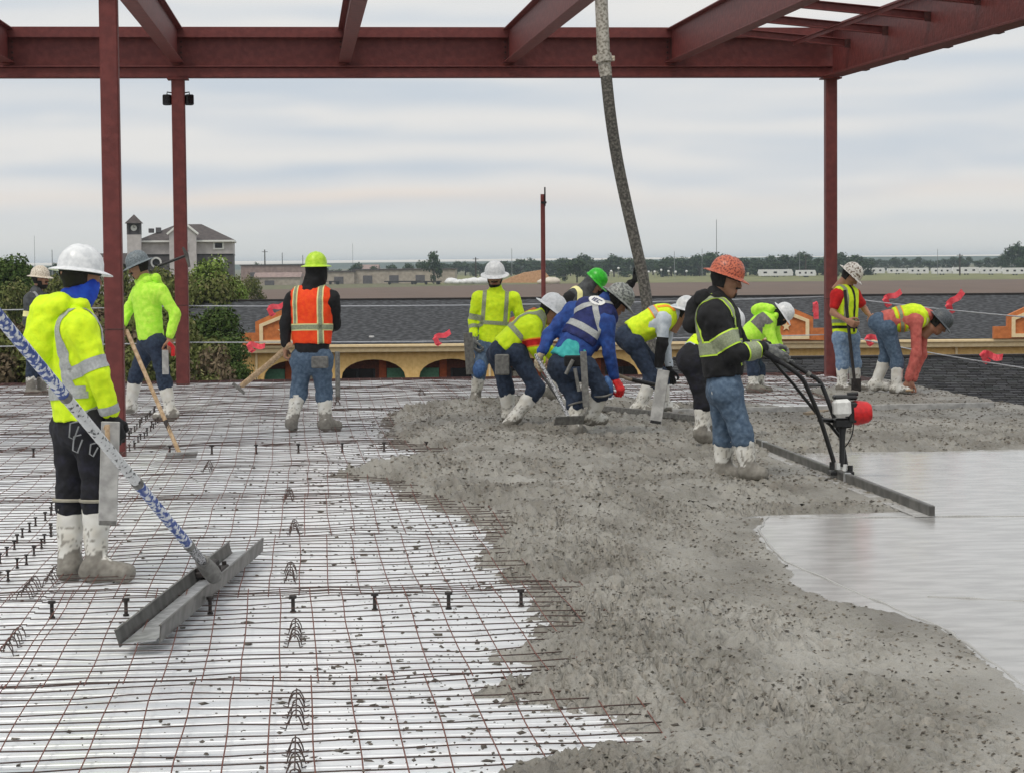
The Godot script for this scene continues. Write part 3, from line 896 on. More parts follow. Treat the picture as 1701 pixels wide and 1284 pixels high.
	for zc in zs:
		var root := thing("purlin", "red steel purlin, %s from the far girder, crossing to the edge girder" % ["first", "second", "third", "fourth", "fifth", "sixth"][zs.find(zc)], "purlin", Vector3(5.26, 5.02 + drop(zc), zc), "roof purlins")
		var b := MB.new()
		ibeam(b, Vector3(0.10, -0.03, 0), Vector3(2.33, -0.24, 0), 0.105, 0.09, 0.010, 0.007)
		put(b, "beam", mats.steel, root)
		var cl := MB.new()
		cl.box(Transform3D(Basis(), Vector3(2.30, -0.30, 0.05)), Vector3(0.09, 0.12, 0.01))
		put(cl, "clip_angle", mats.steel_dark, root)
		var out := thing("outrigger", "short red steel outrigger stub, %s from the far column, on the edge girder" % ["first", "second", "third", "fourth", "fifth", "sixth"][zs.find(zc)], "outrigger", Vector3(7.60, 4.335 + drop(zc), zc), "outriggers on the edge girder")
		var ob := MB.new()
		ob.box(Transform3D(Basis(), Vector3(0.10, 0.02, 0)), Vector3(0.32, 0.012, 0.20), 0.002)
		ob.box(Transform3D(Basis(), Vector3(0.13, 0.11, 0)), Vector3(0.24, 0.17, 0.012))
		put(ob, "bracket", mats.steel_dark, out)
	var mid := thing("bridging_beam", "red steel bridging beam under the purlins", "beam", Vector3(6.78, 4.72, -30.3), "roof steel")
	var mbm := MB.new()
	mbm.bar(Vector3(0, 0, 0), Vector3(0, -SLOPE * 9.7, 9.7), 0.05, 0.008)
	mbm.bar(Vector3(0, -0.028, 0), Vector3(0, -0.028 - SLOPE * 9.7, 9.7), 0.008, 0.05)
	put(mbm, "angle", mats.steel, mid)
	# floodlights on the corner column
	for s in [-1.0, 1.0]:
		var fl := thing("floodlight", "small black floodlight clamped on the corner column, its %s side" % ("clock tower" if s < 0 else "orange vest"), "floodlight", Vector3(-1.76 + s * 0.155, 4.02, -31.46))
		var hb := MB.new()
		hb.box(Transform3D(Basis(Vector3.UP, s * 0.4), Vector3.ZERO), Vector3(0.11, 0.15, 0.10), 0.015)
		put(hb, "housing", mats.black_metal, fl)
		var ln := MB.new()
		ln.box(Transform3D(Basis(Vector3.UP, s * 0.4), Basis(Vector3.UP, s * 0.4) * Vector3(0, 0, 0.053)), Vector3(0.085, 0.12, 0.008), 0.003)
		put(ln, "lens", mats.dark_glass, fl)
		var br := MB.new()
		br.tube([Vector3(0, 0.075, 0), Vector3(0, 0.11, -0.01), Vector3(-s * 0.07, 0.10, -0.02)], 0.009, 6)
		put(br, "bracket", mats.black_metal, fl)

# ---------- guard posts, cables and flags ----------
func sag_line(a: Vector3, b: Vector3, sag: float, m := 14) -> Array:
	var pts := []
	for k in m + 1:
		var t := float(k) / m
		pts.append(a.lerp(b, t) - Vector3(0, sag * 4.0 * t * (1.0 - t), 0))
	return pts
func build_guard_cables() -> void:
	var po := thing("guard_post", "slim dark red guard post rising behind the bending crew", "post", Vector3(3.40, -0.05, -31.55))
	var b := MB.new()
	b.tube([Vector3(0, 0, 0), Vector3(0, 2.72, 0)], 0.033, 12)
	put(b, "pipe", mats.steel, po)
	var pb := MB.new()
	pb.tube([Vector3(0.028, 2.55, 0.03), Vector3(0.028, 2.82, 0.03)], 0.012, 6)
	pb.box(Transform3D(Basis(), Vector3(0.01, 2.60, 0.035)), Vector3(0.08, 0.03, 0.02))
	put(pb, "top_bracket", mats.black_metal, po)
	var runs := [
		[Vector3(-9.5, 1.10, -31.62), Vector3(-1.78, 1.12, -31.62), 0.03, "upper guard cable left of the corner column"],
		[Vector3(-9.5, 0.60, -31.62), Vector3(-1.78, 0.60, -31.62), 0.03, "lower guard cable left of the corner column"],
		[Vector3(-1.74, 1.12, -31.62), Vector3(7.58, 1.16, -31.62), 0.05, "upper guard cable stretched between the far columns"],
		[Vector3(-1.74, 0.60, -31.62), Vector3(7.58, 0.60, -31.62), 0.03, "lower guard cable stretched between the far columns"],
		[Vector3(7.69, 1.16, -31.5), Vector3(7.69, 1.05, -19.8), 0.03, "upper guard cable along the edge above the near shingle roof"],
		[Vector3(7.69, 0.62, -31.5), Vector3(7.69, 0.52, -19.8), 0.05, "lower guard cable along the edge above the near shingle roof"]]
	for r in runs:
		var m := MB.new()
		m.tube(sag_line(r[0], r[1], r[2]), 0.0085, 6)
		tag(put(m, "guard_cable", mats.rail_cable), r[3], "cable", "guard cables")
	# pink ribbon flags knotted on the cables
	var fl := [[446, 513, 0, 0.25, "near the orange vest, on the upper cable"], [412, 573, 0, -0.1, "in front of the left orange gable"], [722, 562, 0, 0.35, "on the lower cable above the green doors"], [1355, 504, 0, -0.6, "hanging straight down beside the far right column"], [1385, 566, 0, 0.5, "at the lower cable behind the red shirt"], [1470, 497, 1, 0.4, "above the back of the worker in coral"], [1440, 562, 1, 0.1, "between the two workers at the far corner"], [1575, 507, 1, 0.7, "above the dark grey hat of the worker in coral"], [1632, 588, 1, -0.2, "on the lower edge cable over the shingle roof"]]
	for f in fl:
		var at: Vector3
		if f[2] == 0: at = pz(f[0], f[1], -31.60)
		else:
			var d := ray_of(f[0], f[1])
			at = EYE + d * ((7.70 - EYE.x) / d.x)
		var root := thing("ribbon_flag", "pink ribbon flag %s" % f[4], "flag", at, "ribbon flags on the cables")
		var kn := MB.new()
		kn.tube([Vector3(-0.02, -0.02, 0), Vector3(0, 0, 0.012), Vector3(0.02, 0.02, 0)], [0.014, 0.022, 0.014], 7)
		put(kn, "knot", mats.pink_flag, root)
		for s in 2:
			var rb := MB.new()
			var dirv := cv(cos(f[3]) * (1.0 if s == 0 else 0.55), (sin(f[3]) if s == 0 else -0.8) * 1.0, 0.15)
			if f[3] == -0.6: dirv = cv(0.06 - 0.1 * s, -1.0, 0.1)
			var pts := []
			for k in 7:
				var t := k / 6.0
				pts.append(dirv * 0.24 * t * (1.0 if s == 0 else 0.6) + Vector3(0, 0.015 * sin(t * 7.0 + s), 0) + axis_toward * 0.02 * sin(t * 5.0))
			var wv := dirv.normalized().cross(axis_toward).normalized() * 0.038
			for k in 6:
				var tw := axis_toward * 0.012 * sin(k * 1.3)
				rb.quad(pts[k] - wv + tw, pts[k + 1] - wv - tw, pts[k + 1] + wv + tw, pts[k] + wv - tw)
			put(rb, "ribbon", mats.pink_flag, root)
# ---------- single-storey arcade building beyond the deck ----------
const ARC_D := 92.0
func ax_(px: float, d: float) -> float:
	return (px - IMG_W * 0.5) * d / FPX
func flat_xf(x: float, y: float, d: float) -> Transform3D:
	# a frame facing the camera side: x right, y up, z toward
	return Transform3D(Basis(axis_right, Vector3.UP, axis_toward), cv(x, y, -d))
func build_arcade_building() -> void:
	var root := thing("arcade_building", "single-storey building with arched walkway, orange gables and dark shingle roof", "building", cv(0, GROUND, -ARC_D))
	var inv := Transform3D(Basis(), -root.position)
	var x0 := ax_(250, ARC_D)
	var x1 := ax_(2050, ARC_D)
	# roof planes
	var r := MB.new()
	var ev := -1.60
	var rd := 0.03
	var e0 := inv * cv(x0, ev, -91.4); var e1 := inv * cv(x1, ev, -91.4)
	var g0 := inv * cv(x0, rd, -104.0); var g1 := inv * cv(x1, rd, -104.0)
	var k0 := inv * cv(x0, ev - 0.3, -117.0); var k1 := inv * cv(x1, ev - 0.3, -117.0)
	r.quad(e0, e1, g1, g0); r.quad(g0, g1, k1, k0)
	r.tri(e0, g0, k0); r.tri(e1, k1, g1)
	var rf := put(r, "roof", mats.shingle, root)
	var rc := MB.new()
	rc.bar(g0 + Vector3(0, 0.03, 0), g1 + Vector3(0, 0.03, 0), 0.4, 0.07)
	put(rc, "ridge_cap", mats.hat_dark if false else mats.stud, rf)
	var vt := MB.new()
	var vp := inv * pd(617, 563, 93.2)
	vt.tube([vp, vp + Vector3(0, 0.12, 0)], [0.16, 0.10], 10)
	put(vt, "roof_vent", mats.white_trim, rf)
	# fascia and gutter
	var f := MB.new()
	f.bar(inv * cv(x0, -1.80, -91.5), inv * cv(x1, -1.80, -91.5), 0.28, 0.30, Vector3.UP, 0.02)
	put(f, "fascia", mats.trim_cream, root)
	var f2 := MB.new()
	f2.bar(inv * cv(x0, -1.68, -91.3), inv * cv(x1, -1.68, -91.3), 0.14, 0.12, Vector3.UP, 0.02)
	put(f2, "gutter", mats.trim_cream, root)
	# gables
	for px in [58, 473, 888, 1303, 1712]:
		var gx := ax_(px, ARC_D)
		if px < 200: continue
		var xf := inv * flat_xf(gx, 0, 91.25)
		var g := MB.new()
		g.prism(xf, PackedVector2Array([Vector2(-1.68, -1.6), Vector2(1.68, -1.6), Vector2(1.68, -1.10), Vector2(1.12, -1.10), Vector2(1.12, -0.64), Vector2(0, -0.14), Vector2(-1.12, -0.64), Vector2(-1.12, -1.10), Vector2(-1.68, -1.10)]), 0.26)
		var go := put(g, "gable", mats.stucco_orange, root)
		var xf2 := inv * flat_xf(gx, 0, 91.25 - 0.17)
		var fr := MB.new()
		var o := [Vector2(-0.95, -1.55), Vector2(0.95, -1.55), Vector2(0.95, -0.74), Vector2(0, -0.36), Vector2(-0.95, -0.74)]
		var q := [Vector2(-0.80, -1.40), Vector2(0.80, -1.40), Vector2(0.80, -0.83), Vector2(0, -0.52), Vector2(-0.80, -0.83)]
		for k in 5:
			var n := (k + 1) % 5
			fr.prism(xf2, PackedVector2Array([o[k], o[n], q[n], q[k]]), 0.08)
		put(fr, "moulding", mats.trim_cream, go)
		var st := MB.new()
		var sp := PackedVector2Array()
		for k in 10:
			var rr := 0.20 if k % 2 == 0 else 0.085
			sp.append(Vector2(sin(TAU * k / 10.0) * rr, -1.02 + cos(TAU * k / 10.0) * rr))
		st.prism(inv * flat_xf(gx, 0, 91.25 - 0.15), sp, 0.05)
		put(st, "star", mats.trim_cream, go)
	# arches
	var pier := 0.58
	var pitch := 129.0 * ARC_D / FPX
	for k in range(-3, 10):
		var cx := ax_(685.0 + 129.0 * k, ARC_D) + pitch * 0.5
		var xf := inv * flat_xf(cx, 0, 91.9)
		var hw := pitch * 0.5
		var ow := hw - pier * 0.5
		var ol := PackedVector2Array([Vector2(-hw + 0.002, -1.96), Vector2(-hw + 0.002, GROUND), Vector2(-ow, GROUND), Vector2(-ow, -3.0)])
		for a in range(0, 13):
			var an := PI - PI * a / 12.0
			ol.append(Vector2(cos(an) * ow, -3.0 + sin(an) * 0.74))
		ol.append(Vector2(ow, -3.0)); ol.append(Vector2(ow, GROUND)); ol.append(Vector2(hw - 0.002, GROUND)); ol.append(Vector2(hw - 0.002, -1.96))
		# drop the doubled points at the springing
		var clean := PackedVector2Array()
		for p in ol:
			if clean.size() == 0 or clean[clean.size() - 1].distance_to(p) > 0.002: clean.append(p)
		var b := MB.new()
		b.prism(xf, clean, 0.30)
		put(b, "arch", mats.stucco_cream, root)
		# rear wall of the walkway in this bay: door, wall strip and window
		var mirror := -1.0 if posmod(k, 2) == 0 else 1.0
		var back := 92.42
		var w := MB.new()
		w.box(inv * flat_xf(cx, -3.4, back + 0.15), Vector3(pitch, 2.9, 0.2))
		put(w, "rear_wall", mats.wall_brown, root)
		var d := MB.new()
		d.box(inv * flat_xf(cx + mirror * 1.02, -3.72, back), Vector3(0.98, 2.12, 0.06), 0.01)
		var dn := put(d, "door", mats.door_green, root)
		var tg := MB.new()
		tg.box(inv * flat_xf(cx + mirror * 0.98, -3.15, back - 0.04), Vector3(0.30, 0.12, 0.015), 0.004)
		put(tg, "number_plate", mats.tag_white, dn)
		var kb := MB.new()
		var kp := inv * cv(cx + mirror * 0.62, -3.85, -back + 0.06)
		kb.tube([kp, kp + axis_toward * 0.06], 0.035, 8)
		put(kb, "handle", mats.black_metal, dn)
		var s := MB.new()
		s.box(inv * flat_xf(cx + mirror * 0.35, -3.5, back), Vector3(0.30, 2.6, 0.05), 0.01)
		put(s, "wall_panel", mats.wall_rust, root)
		var wn := MB.new()
		wn.box(inv * flat_xf(cx - mirror * 0.72, -3.45, back + 0.03), Vector3(1.45, 1.55, 0.05))
		var wo := put(wn, "window", mats.dark_glass, root)
		if k <= -2 or k % 3 == 1:
			for c in [-0.36, 0.36]:
				var cu := MB.new()
				cu.box(inv * flat_xf(cx - mirror * 0.72 + c, -3.5, back - 0.0), Vector3(0.62, 1.35, 0.012))
				put(cu, "curtain", mats.curtain, wo)
		for c in [-0.72, 0.0, 0.72]:
			var mu := MB.new()
			mu.box(inv * flat_xf(cx - mirror * 0.72 + c, -3.45, back - 0.02), Vector3(0.07, 1.55, 0.05), 0.008)
			put(mu, "mullion", mats.black_metal, wo)
		if posmod(k, 3) == 1:
			var dp := MB.new()
			var dx := cx - hw
			dp.tube([inv * cv(dx, -1.8, -91.6), inv * cv(dx, -2.2, -91.66), inv * cv(dx, GROUND, -91.66)], 0.055, 8)
			put(dp, "downpipe", mats.trim_cream, root)
	var cl := MB.new()
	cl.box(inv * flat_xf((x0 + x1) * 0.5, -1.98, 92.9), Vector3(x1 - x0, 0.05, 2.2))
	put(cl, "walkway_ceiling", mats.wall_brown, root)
	var wl := MB.new()
	wl.box(inv * flat_xf((x0 + x1) * 0.5, -3.4, 116.0), Vector3(x1 - x0, 2.8, 0.2))
	put(wl, "rear_wall", mats.stucco_cream, root)

# ---------- the nearer shingled roof, right of the deck ----------
func build_near_roof() -> void:
	var rd := 60.0
	var ry := -0.95
	var x0 := 4.4
	var x1 := 34.0
	var root := thing("near_building", "lower building roofed with dark weathered shingles just past the deck edge", "building", cv(14, GROUND, -54))
	var inv := Transform3D(Basis(), -root.position)
	var pitch := 0.26
	var r := MB.new()
	r.quad(inv * cv(x0, ry - 12.0 * pitch - 0.01, -rd + 12.0), inv * cv(x1, ry - 12.0 * pitch - 0.01, -rd + 12.0), inv * cv(x1, ry - 0.01, -rd), inv * cv(x0, ry - 0.01, -rd))
	r.quad(inv * cv(x0, ry, -rd), inv * cv(x1, ry, -rd), inv * cv(x1, ry - 12.0 * pitch, -rd - 12.0), inv * cv(x0, ry - 12.0 * pitch, -rd - 12.0))
	var rf := put(r, "roof", mats.stud, root)
	var tabs := MB.new()
	var row := 0
	var s := 0.0
	var ny := Vector3(0, 1, 0) * cos(atan(pitch)) + axis_toward * sin(atan(pitch))
	while s < 8.2:
		var x := x0 - 0.3 * rng.randf()
		while x < x1:
			var w := rng.randf_range(0.26, 0.36)
			var tone := rng.randf_range(0.020, 0.062)
			if rng.randf() < 0.12: tone *= 0.6
			tabs.col = Color(tone, tone * 1.01, tone * 1.07)
			var a := inv * (cv(x, ry - s * pitch, -rd + s) + ny * 0.004)
			var b := inv * (cv(x + w - 0.02, ry - s * pitch, -rd + s) + ny * 0.004)
			var ln := 0.148 + rng.randf_range(-0.01, 0.012)
			var c := inv * (cv(x + w - 0.02, ry - (s + ln) * pitch, -rd + s + ln) + ny * 0.026)
			var d := inv * (cv(x, ry - (s + ln) * pitch, -rd + s + ln) + ny * 0.026)
			tabs.quad(d, c, b, a)
			tabs.quad(d - ny * 0.024, c - ny * 0.024, c, d)
			x += w
		s += 0.14
		row += 1
	put(tabs, "shingles", mats.shingle_tabs, rf).set_meta("kind", "stuff")
	var rc := MB.new()
	rc.bar(inv * cv(x0, ry + 0.02, -rd), inv * cv(x1, ry + 0.02, -rd), 0.34, 0.05)
	put(rc, "ridge_cap", mats.stud, rf)
	var w := MB.new()
	w.box(inv * flat_xf((x0 + x1) * 0.5, -4.3, rd), Vector3(x1 - x0 - 0.6, 0.98, 22.0))
	put(w, "wall", mats.stucco_cream, root)
	var gb := MB.new()
	gb.prism(inv * Transform3D(Basis(-axis_toward, Vector3.UP, axis_right), cv(x0 + 0.35, 0, -rd)), PackedVector2Array([Vector2(-11.0, GROUND), Vector2(11.0, GROUND), Vector2(11.0, -3.85), Vector2(0, ry - 0.08), Vector2(-11.0, -3.85)]), 0.2)
	put(gb, "gable_wall", mats.stucco_cream, root)

# ---------- hotel with a clock tower ----------
func build_hotel() -> void:
	var D := 260.0
	var s := D / FPX
	var org := cv((300 - 850.5) * s, GROUND, -D)
	var root := thing("hotel", "three-storey grey hotel with hipped roof and small clock tower", "building", org)
	var X := func(px: float) -> float: return (px - 300.0) * s
	var Y := func(py: float) -> float: return (442.8 - py) * s + 1.68 - GROUND
	var fx := Basis(axis_right, Vector3.UP, axis_toward)
	var boxat := func(b: MB, px0: float, px1: float, y0: float, y1: float, z0: float, z1: float, ch := 0.0) -> void:
		b.box(Transform3D(fx, fx * Vector3((X.call(px0) + X.call(px1)) * 0.5, (y0 + y1) * 0.5, (z0 + z1) * 0.5)), Vector3(X.call(px1) - X.call(px0), y1 - y0, z1 - z0), ch)
	var lo := MB.new(); boxat.call(lo, 234, 388, 0.0, Y.call(424), -16.0, 0.0)
	put(lo, "lower_wall", mats.hotel_dark, root)
	var up := MB.new(); boxat.call(up, 233.6, 388.4, Y.call(424), Y.call(399), -16.03, 0.03)
	put(up, "upper_wall", mats.hotel_light, root)
	var bandm := MB.new(); boxat.call(bandm, 233, 389, Y.call(424.5), Y.call(422.5), -16.08, 0.08)
	put(bandm, "cornice", mats.black_metal, root)
	# hipped roof
	var r := MB.new()
	var ey: float = Y.call(399.5)
	var ry: float = Y.call(371)
	var c := [Vector3(X.call(231), ey, 0.6), Vector3(X.call(391.5), ey, 0.6), Vector3(X.call(391.5), ey, -16.6), Vector3(X.call(231), ey, -16.6)]
	var a := Vector3(X.call(292), ry, -8.0)
	var e := Vector3(X.call(334), ry, -8.0)
	for k in 4: c[k] = fx * (c[k] as Vector3)
	a = fx * a; e = fx * e
	r.quad(c[0], c[1], e, a); r.tri(c[1], c[2], e); r.quad(c[2], c[3], a, e); r.tri(c[3], c[0], a)
	r.quad(c[3], c[2], c[1], c[0])
	var rf := put(r, "roof", mats.hotel_roof, root)
	var ea := MB.new(); boxat.call(ea, 231, 391.5, ey - 0.22, ey - 0.01, -16.6, 0.6)
	put(ea, "eave_trim", mats.white_trim, rf)
	for q in 2:
		var dm := MB.new()
		boxat.call(dm, 248.0 + q * 12.0, 256.0 + q * 12.0, Y.call(386), Y.call(379.0 - q * 1.5), -5.0, -3.0)
		put(dm, "chimney", mats.hotel_dark, rf)
	# projecting gable bay
	var gx0: float = X.call(285); var gx1: float = X.call(329)
	var gy: float = Y.call(389)
	var gm := MB.new()
	gm.prism(Transform3D(fx, fx * Vector3(0, 0, 0.9)), PackedVector2Array([Vector2(gx0, 0), Vector2(gx1, 0), Vector2(gx1, gy), Vector2((gx0 + gx1) * 0.5, gy + 1.3), Vector2(gx0, gy)]), 1.7)
	put(gm, "gable_bay", mats.hotel_light, root)
	var gt := MB.new()
	for q in [-1.0, 1.0]:
		var p0 := fx * Vector3((gx0 + gx1) * 0.5, gy + 1.45, 1.0)
		var p1 := fx * Vector3(gx1 + 0.25 if q > 0 else gx0 - 0.25, gy - 0.05, 1.0)
		gt.bar(p0, p1, 2.0, 0.22)
	put(gt, "gable_trim", mats.white_trim, root)
	# windows
	for wd in [[365, 408.5, 0], [365, 436.5, 0], [262, 436, 1], [365, 466, 0], [340, 466, 0], [307, 409, 0]]:
		var z0 := 0.0 if wd[0] != 307 else 1.78
		var frm := MB.new()
		if wd[2] == 0:
			boxat.call(frm, wd[0] - 9.0, wd[0] + 9.0, Y.call(wd[1] + 7.0), Y.call(wd[1] - 7.0), z0 + 0.02, z0 + 0.14, 0.03)
		else:
			frm.tube([fx * Vector3(X.call(wd[0]), Y.call(wd[1]), z0 + 0.02), fx * Vector3(X.call(wd[0]), Y.call(wd[1]), z0 + 0.14)], 0.66, 18)
		var fo := put(frm, "window", mats.white_trim, root)
		var gl := MB.new()
		if wd[2] == 0:
			boxat.call(gl, wd[0] - 6.0, wd[0] + 6.0, Y.call(wd[1] + 4.2), Y.call(wd[1] - 4.2), z0 + 0.10, z0 + 0.18)
		else:
			gl.tube([fx * Vector3(X.call(wd[0]), Y.call(wd[1]), z0 + 0.10), fx * Vector3(X.call(wd[0]), Y.call(wd[1]), z0 + 0.18)], 0.44, 18)
		put(gl, "pane", mats.dark_glass, fo)
	# tower
	var tw := MB.new(); boxat.call(tw, 216.5, 239.0, 0.0, Y.call(390), 0.2, 1.9)
	var to := put(tw, "clock_tower", mats.hotel_light, root)
	for px in [[216.3, 219.2], [236.3, 239.2]]:
		var po := MB.new(); boxat.call(po, px[0], px[1], Y.call(390), Y.call(371.5), 0.2, 1.9)
		put(po, "tower_post", mats.hotel_dark, to)
	var bk := MB.new(); boxat.call(bk, 219.2, 236.3, Y.call(390), Y.call(371.5), 0.5, 1.5)
	put(bk, "clock_panel", mats.hotel_dark, to)
	var ck := MB.new()
	ck.tube([fx * Vector3(X.call(227.6), Y.call(379), 1.5), fx * Vector3(X.call(227.6), Y.call(379), 1.62)], 0.36, 20)
	put(ck, "clock_face", mats.white_trim, to)
	var hd := MB.new()
	hd.bar(fx * Vector3(X.call(227.6), Y.call(379), 1.64), fx * Vector3(X.call(227.6), Y.call(379) + 0.28, 1.64), 0.04, 0.02, axis_toward)
	hd.bar(fx * Vector3(X.call(227.6), Y.call(379), 1.64), fx * Vector3(X.call(227.6) + 0.18, Y.call(379) + 0.05, 1.64), 0.04, 0.02, axis_toward)
	put(hd, "clock_hand", mats.black_metal, to)
	var tr := MB.new()
	var ty: float = Y.call(371.5)
	var tp := fx * Vector3(X.call(227.8), Y.call(356.5), 1.05)
	var cc := []
	for q in [[213.5, 2.3], [242.0, 2.3], [242.0, -0.2], [213.5, -0.2]]: cc.append(fx * Vector3(X.call(q[0]), ty, q[1]))
	for k in 4: tr.tri(cc[k], cc[(k + 1) % 4], tp)
	tr.quad(cc[3], cc[2], cc[1], cc[0])
	put(tr, "tower_roof", mats.hotel_roof, to)
	root.rotation.y = deg_to_rad(6.3)
	# low left wing
	var lw := MB.new(); boxat.call(lw, 120, 216, 0.0, Y.call(437), -6.0, 1.0)
	put(lw, "wing_wall", mats.hotel_dark, root)
	var wr := MB.new()
	wr.prism(Transform3D(Basis(-axis_toward, Vector3.UP, axis_right), fx * Vector3(X.call(168), 0, -2.5)), PackedVector2Array([Vector2(-4.6, Y.call(438)), Vector2(4.6, Y.call(438)), Vector2(0.0, Y.call(420))]), X.call(216) - X.call(120))
	put(wr, "wing_roof", mats.hotel_roof, root)
	var wg := MB.new()
	wg.prism(Transform3D(fx, fx * Vector3(X.call(172), 0, 1.5)), PackedVector2Array([Vector2(-1.5, 0), Vector2(1.5, 0), Vector2(1.5, Y.call(436)), Vector2(0, Y.call(425)), Vector2(-1.5, Y.call(436))]), 1.2)
	put(wg, "wing_gable", mats.hotel_light, root)

# ---------- far sheds, vehicles, masts ----------
func horizon_at(px: float) -> float:
	return 445.4 - 14.8 * px / IMG_W
func far_depth(px: float, ybase: float) -> float:
	return (EYE.y - GROUND) * FPX / (ybase - horizon_at(px))
func build_far_things() -> void:
	var sheds := [
		[402, 520, 441, 470, "shed_pink", "long low pinkish warehouse below the hotel's bare slope", 30.0, 0],
		[424, 500, 453, 474, "shed", "small shed with brown roof standing before the pinkish warehouse", 10.0, 1],
		[588, 757, 448.5, 471, "shed", "long flat beige warehouse behind the spiky tree", 35.0, 0],
		[590, 628, 440, 463, "shed", "pale gable-roofed hall rising behind the beige warehouse", 25.0, 1],
		[540, 590, 452, 472, "shed", "boxy beige annex beside the beige warehouse", 20.0, 0]]
	for sd in sheds:
		var pxc: float = (sd[0] + sd[1]) * 0.5
		var d := far_depth(pxc, sd[3])
		var k := d / FPX
		var wdt: float = (sd[1] - sd[0]) * k
		var hgt: float = (sd[3] - sd[2]) * k
		var root := thing("warehouse", sd[5], "building", cv((pxc - 850.5) * k, GROUND, -d))
		var fx := Basis(axis_right, Vector3.UP, axis_toward)
		var b := MB.new()
		var wall_h := hgt if sd[7] == 0 else hgt * 0.62
		b.box(Transform3D(fx, fx * Vector3(0, wall_h * 0.5, -sd[6] * 0.5)), Vector3(wdt, wall_h, sd[6]))
		put(b, "wall", mats[sd[4]], root)
		var r := MB.new()
		if sd[7] == 0:
			r.box(Transform3D(fx, fx * Vector3(0, wall_h + 0.15, -sd[6] * 0.5)), Vector3(wdt + 0.8, 0.35, sd[6] + 0.8))
		else:
			r.prism(Transform3D(Basis(-axis_toward, Vector3.UP, axis_right), fx * Vector3(0, 0, -sd[6] * 0.5)), PackedVector2Array([Vector2(-sd[6] * 0.55, wall_h), Vector2(sd[6] * 0.55, wall_h), Vector2(0, hgt)]), wdt + 0.6)
		put(r, "roof", mats.hotel_roof if sd[7] == 0 else mats.shed_pink, root)
		for q in int(wdt / 9.0):
			var dr := MB.new()
			dr.box(Transform3D(fx, fx * Vector3(-wdt * 0.5 + 5.0 + q * 9.0, wall_h * 0.3, 0.03)), Vector3(3.2, wall_h * 0.6, 0.12))
			put(dr, "door", mats.hotel_dark, root)
	# white trailers parked in rows
	var rows := [[1262, 1318, 461, "long white trailer in the open field left of the far right column"], [1324, 1356, 461, "short white trailer in the open field left of the far right column"]]
	var x := 1436.0
	while x < 1705.0:
		var l := rng.randf_range(30.0, 46.0)
		rows.append([x, x + l, 457.0 + rng.randf_range(-0.8, 0.8), "white travel trailer in the row parked across the field"])
		x += l + rng.randf_range(1.0, 7.0)
	for rw in rows:
		var pxc: float = (rw[0] + rw[1]) * 0.5
		var d := far_depth(pxc, rw[2])
		var k := d / FPX
		var wdt: float = (rw[1] - rw[0]) * k
		var root := thing("trailer", rw[3], "trailer", cv((pxc - 850.5) * k, GROUND, -d), "white trailers parked in the field")
		var fx := Basis(axis_right, Vector3.UP, axis_toward)
		var hh := rng.randf_range(2.7, 3.3)
		var b := MB.new()
		b.prism(Transform3D(fx, Vector3.ZERO), PackedVector2Array([Vector2(-wdt * 0.5, 0.6), Vector2(wdt * 0.5, 0.6), Vector2(wdt * 0.5 + 0.2, hh * 0.6), Vector2(wdt * 0.47, hh), Vector2(-wdt * 0.5, hh), Vector2(-wdt * 0.53, hh * 0.55)]), 2.5)
		put(b, "body", mats.vehicle_white, root)
		for q in 3:
			var w := MB.new()
			w.box(Transform3D(fx, fx * Vector3(-wdt * 0.32 + q * wdt * 0.3, hh * 0.62, 1.26)), Vector3(wdt * 0.1, 0.7, 0.04))
			put(w, "window", mats.dark_glass, root)
		for q in [-0.6, 0.6]:
			var w := MB.new()
			w.tube([fx * Vector3(q, 0.4, 0.9), fx * Vector3(q, 0.4, 1.2)], 0.4, 10)
			put(w, "wheel", mats.black_metal, root)
	# tan earth-coloured tarp heap, rubble and pallets
	var th := gp_far(872, 470)
	var tm := MB.new()
	var fx2 := Basis(axis_right, Vector3.UP, axis_toward)
	tm.prism(Transform3D(fx2, Vector3.ZERO), PackedVector2Array([Vector2(-9, 0), Vector2(9, 0), Vector2(8.2, 2.2), Vector2(6.4, 4.3), Vector2(0, 3.4), Vector2(-5, 1.7)]), 10.0)
	var tr := thing("earth_heap", "tan heap of earth behind the slim guard post", "heap", th)
	put(tm, "heap", mats.tarp, tr)
	var nr := 0
	for px in [752, 764, 776, 788, 800, 905, 918]:
		var at := gp_far(px, 472)
		var m := MB.new()
		var rr := rng.randf_range(1.2, 2.0)
		m.append_mesh(blob(rr, 5 + nr, 0.35), Transform3D(Basis().scaled(Vector3(1.4, 0.7, 1)), Vector3(0, rr * 0.4, 0)))
		tag(put(m, "stone_pile", mats.hat_cream if px > 900 else mats.vehicle_white), "pale heap in the row of white heaps by the spiky tree" if px < 900 else "pale stone heap beside the tan heap of earth", "heap", "pale heaps on the lot").position = at
		nr += 1
	for px in [[512, 545], [548, 566], [640, 700], [705, 735]]:
		var at := gp_far((px[0] + px[1]) * 0.5, 473)
		var k := far_depth(px[0], 473) / FPX
		var root := thing("flatbed_trailer", "dark low flatbed trailer parked before the warehouses", "trailer", at, "flatbed trailers before the warehouses")
		var m := MB.new()
		m.box(Transform3D(fx2, Vector3(0, 1.0, 0)), Vector3((px[1] - px[0]) * k, 0.35, 2.4))
		put(m, "bed", mats.stud, root)
		for q in [-0.35, 0.28, 0.36]:
			var w := MB.new()
			var wx: float = (px[1] - px[0]) * k * q
			w.tube([fx2 * Vector3(wx, 0.5, 0.9), fx2 * Vector3(wx, 0.5, 1.25)], 0.5, 10)
			put(w, "wheel", mats.black_metal, root)
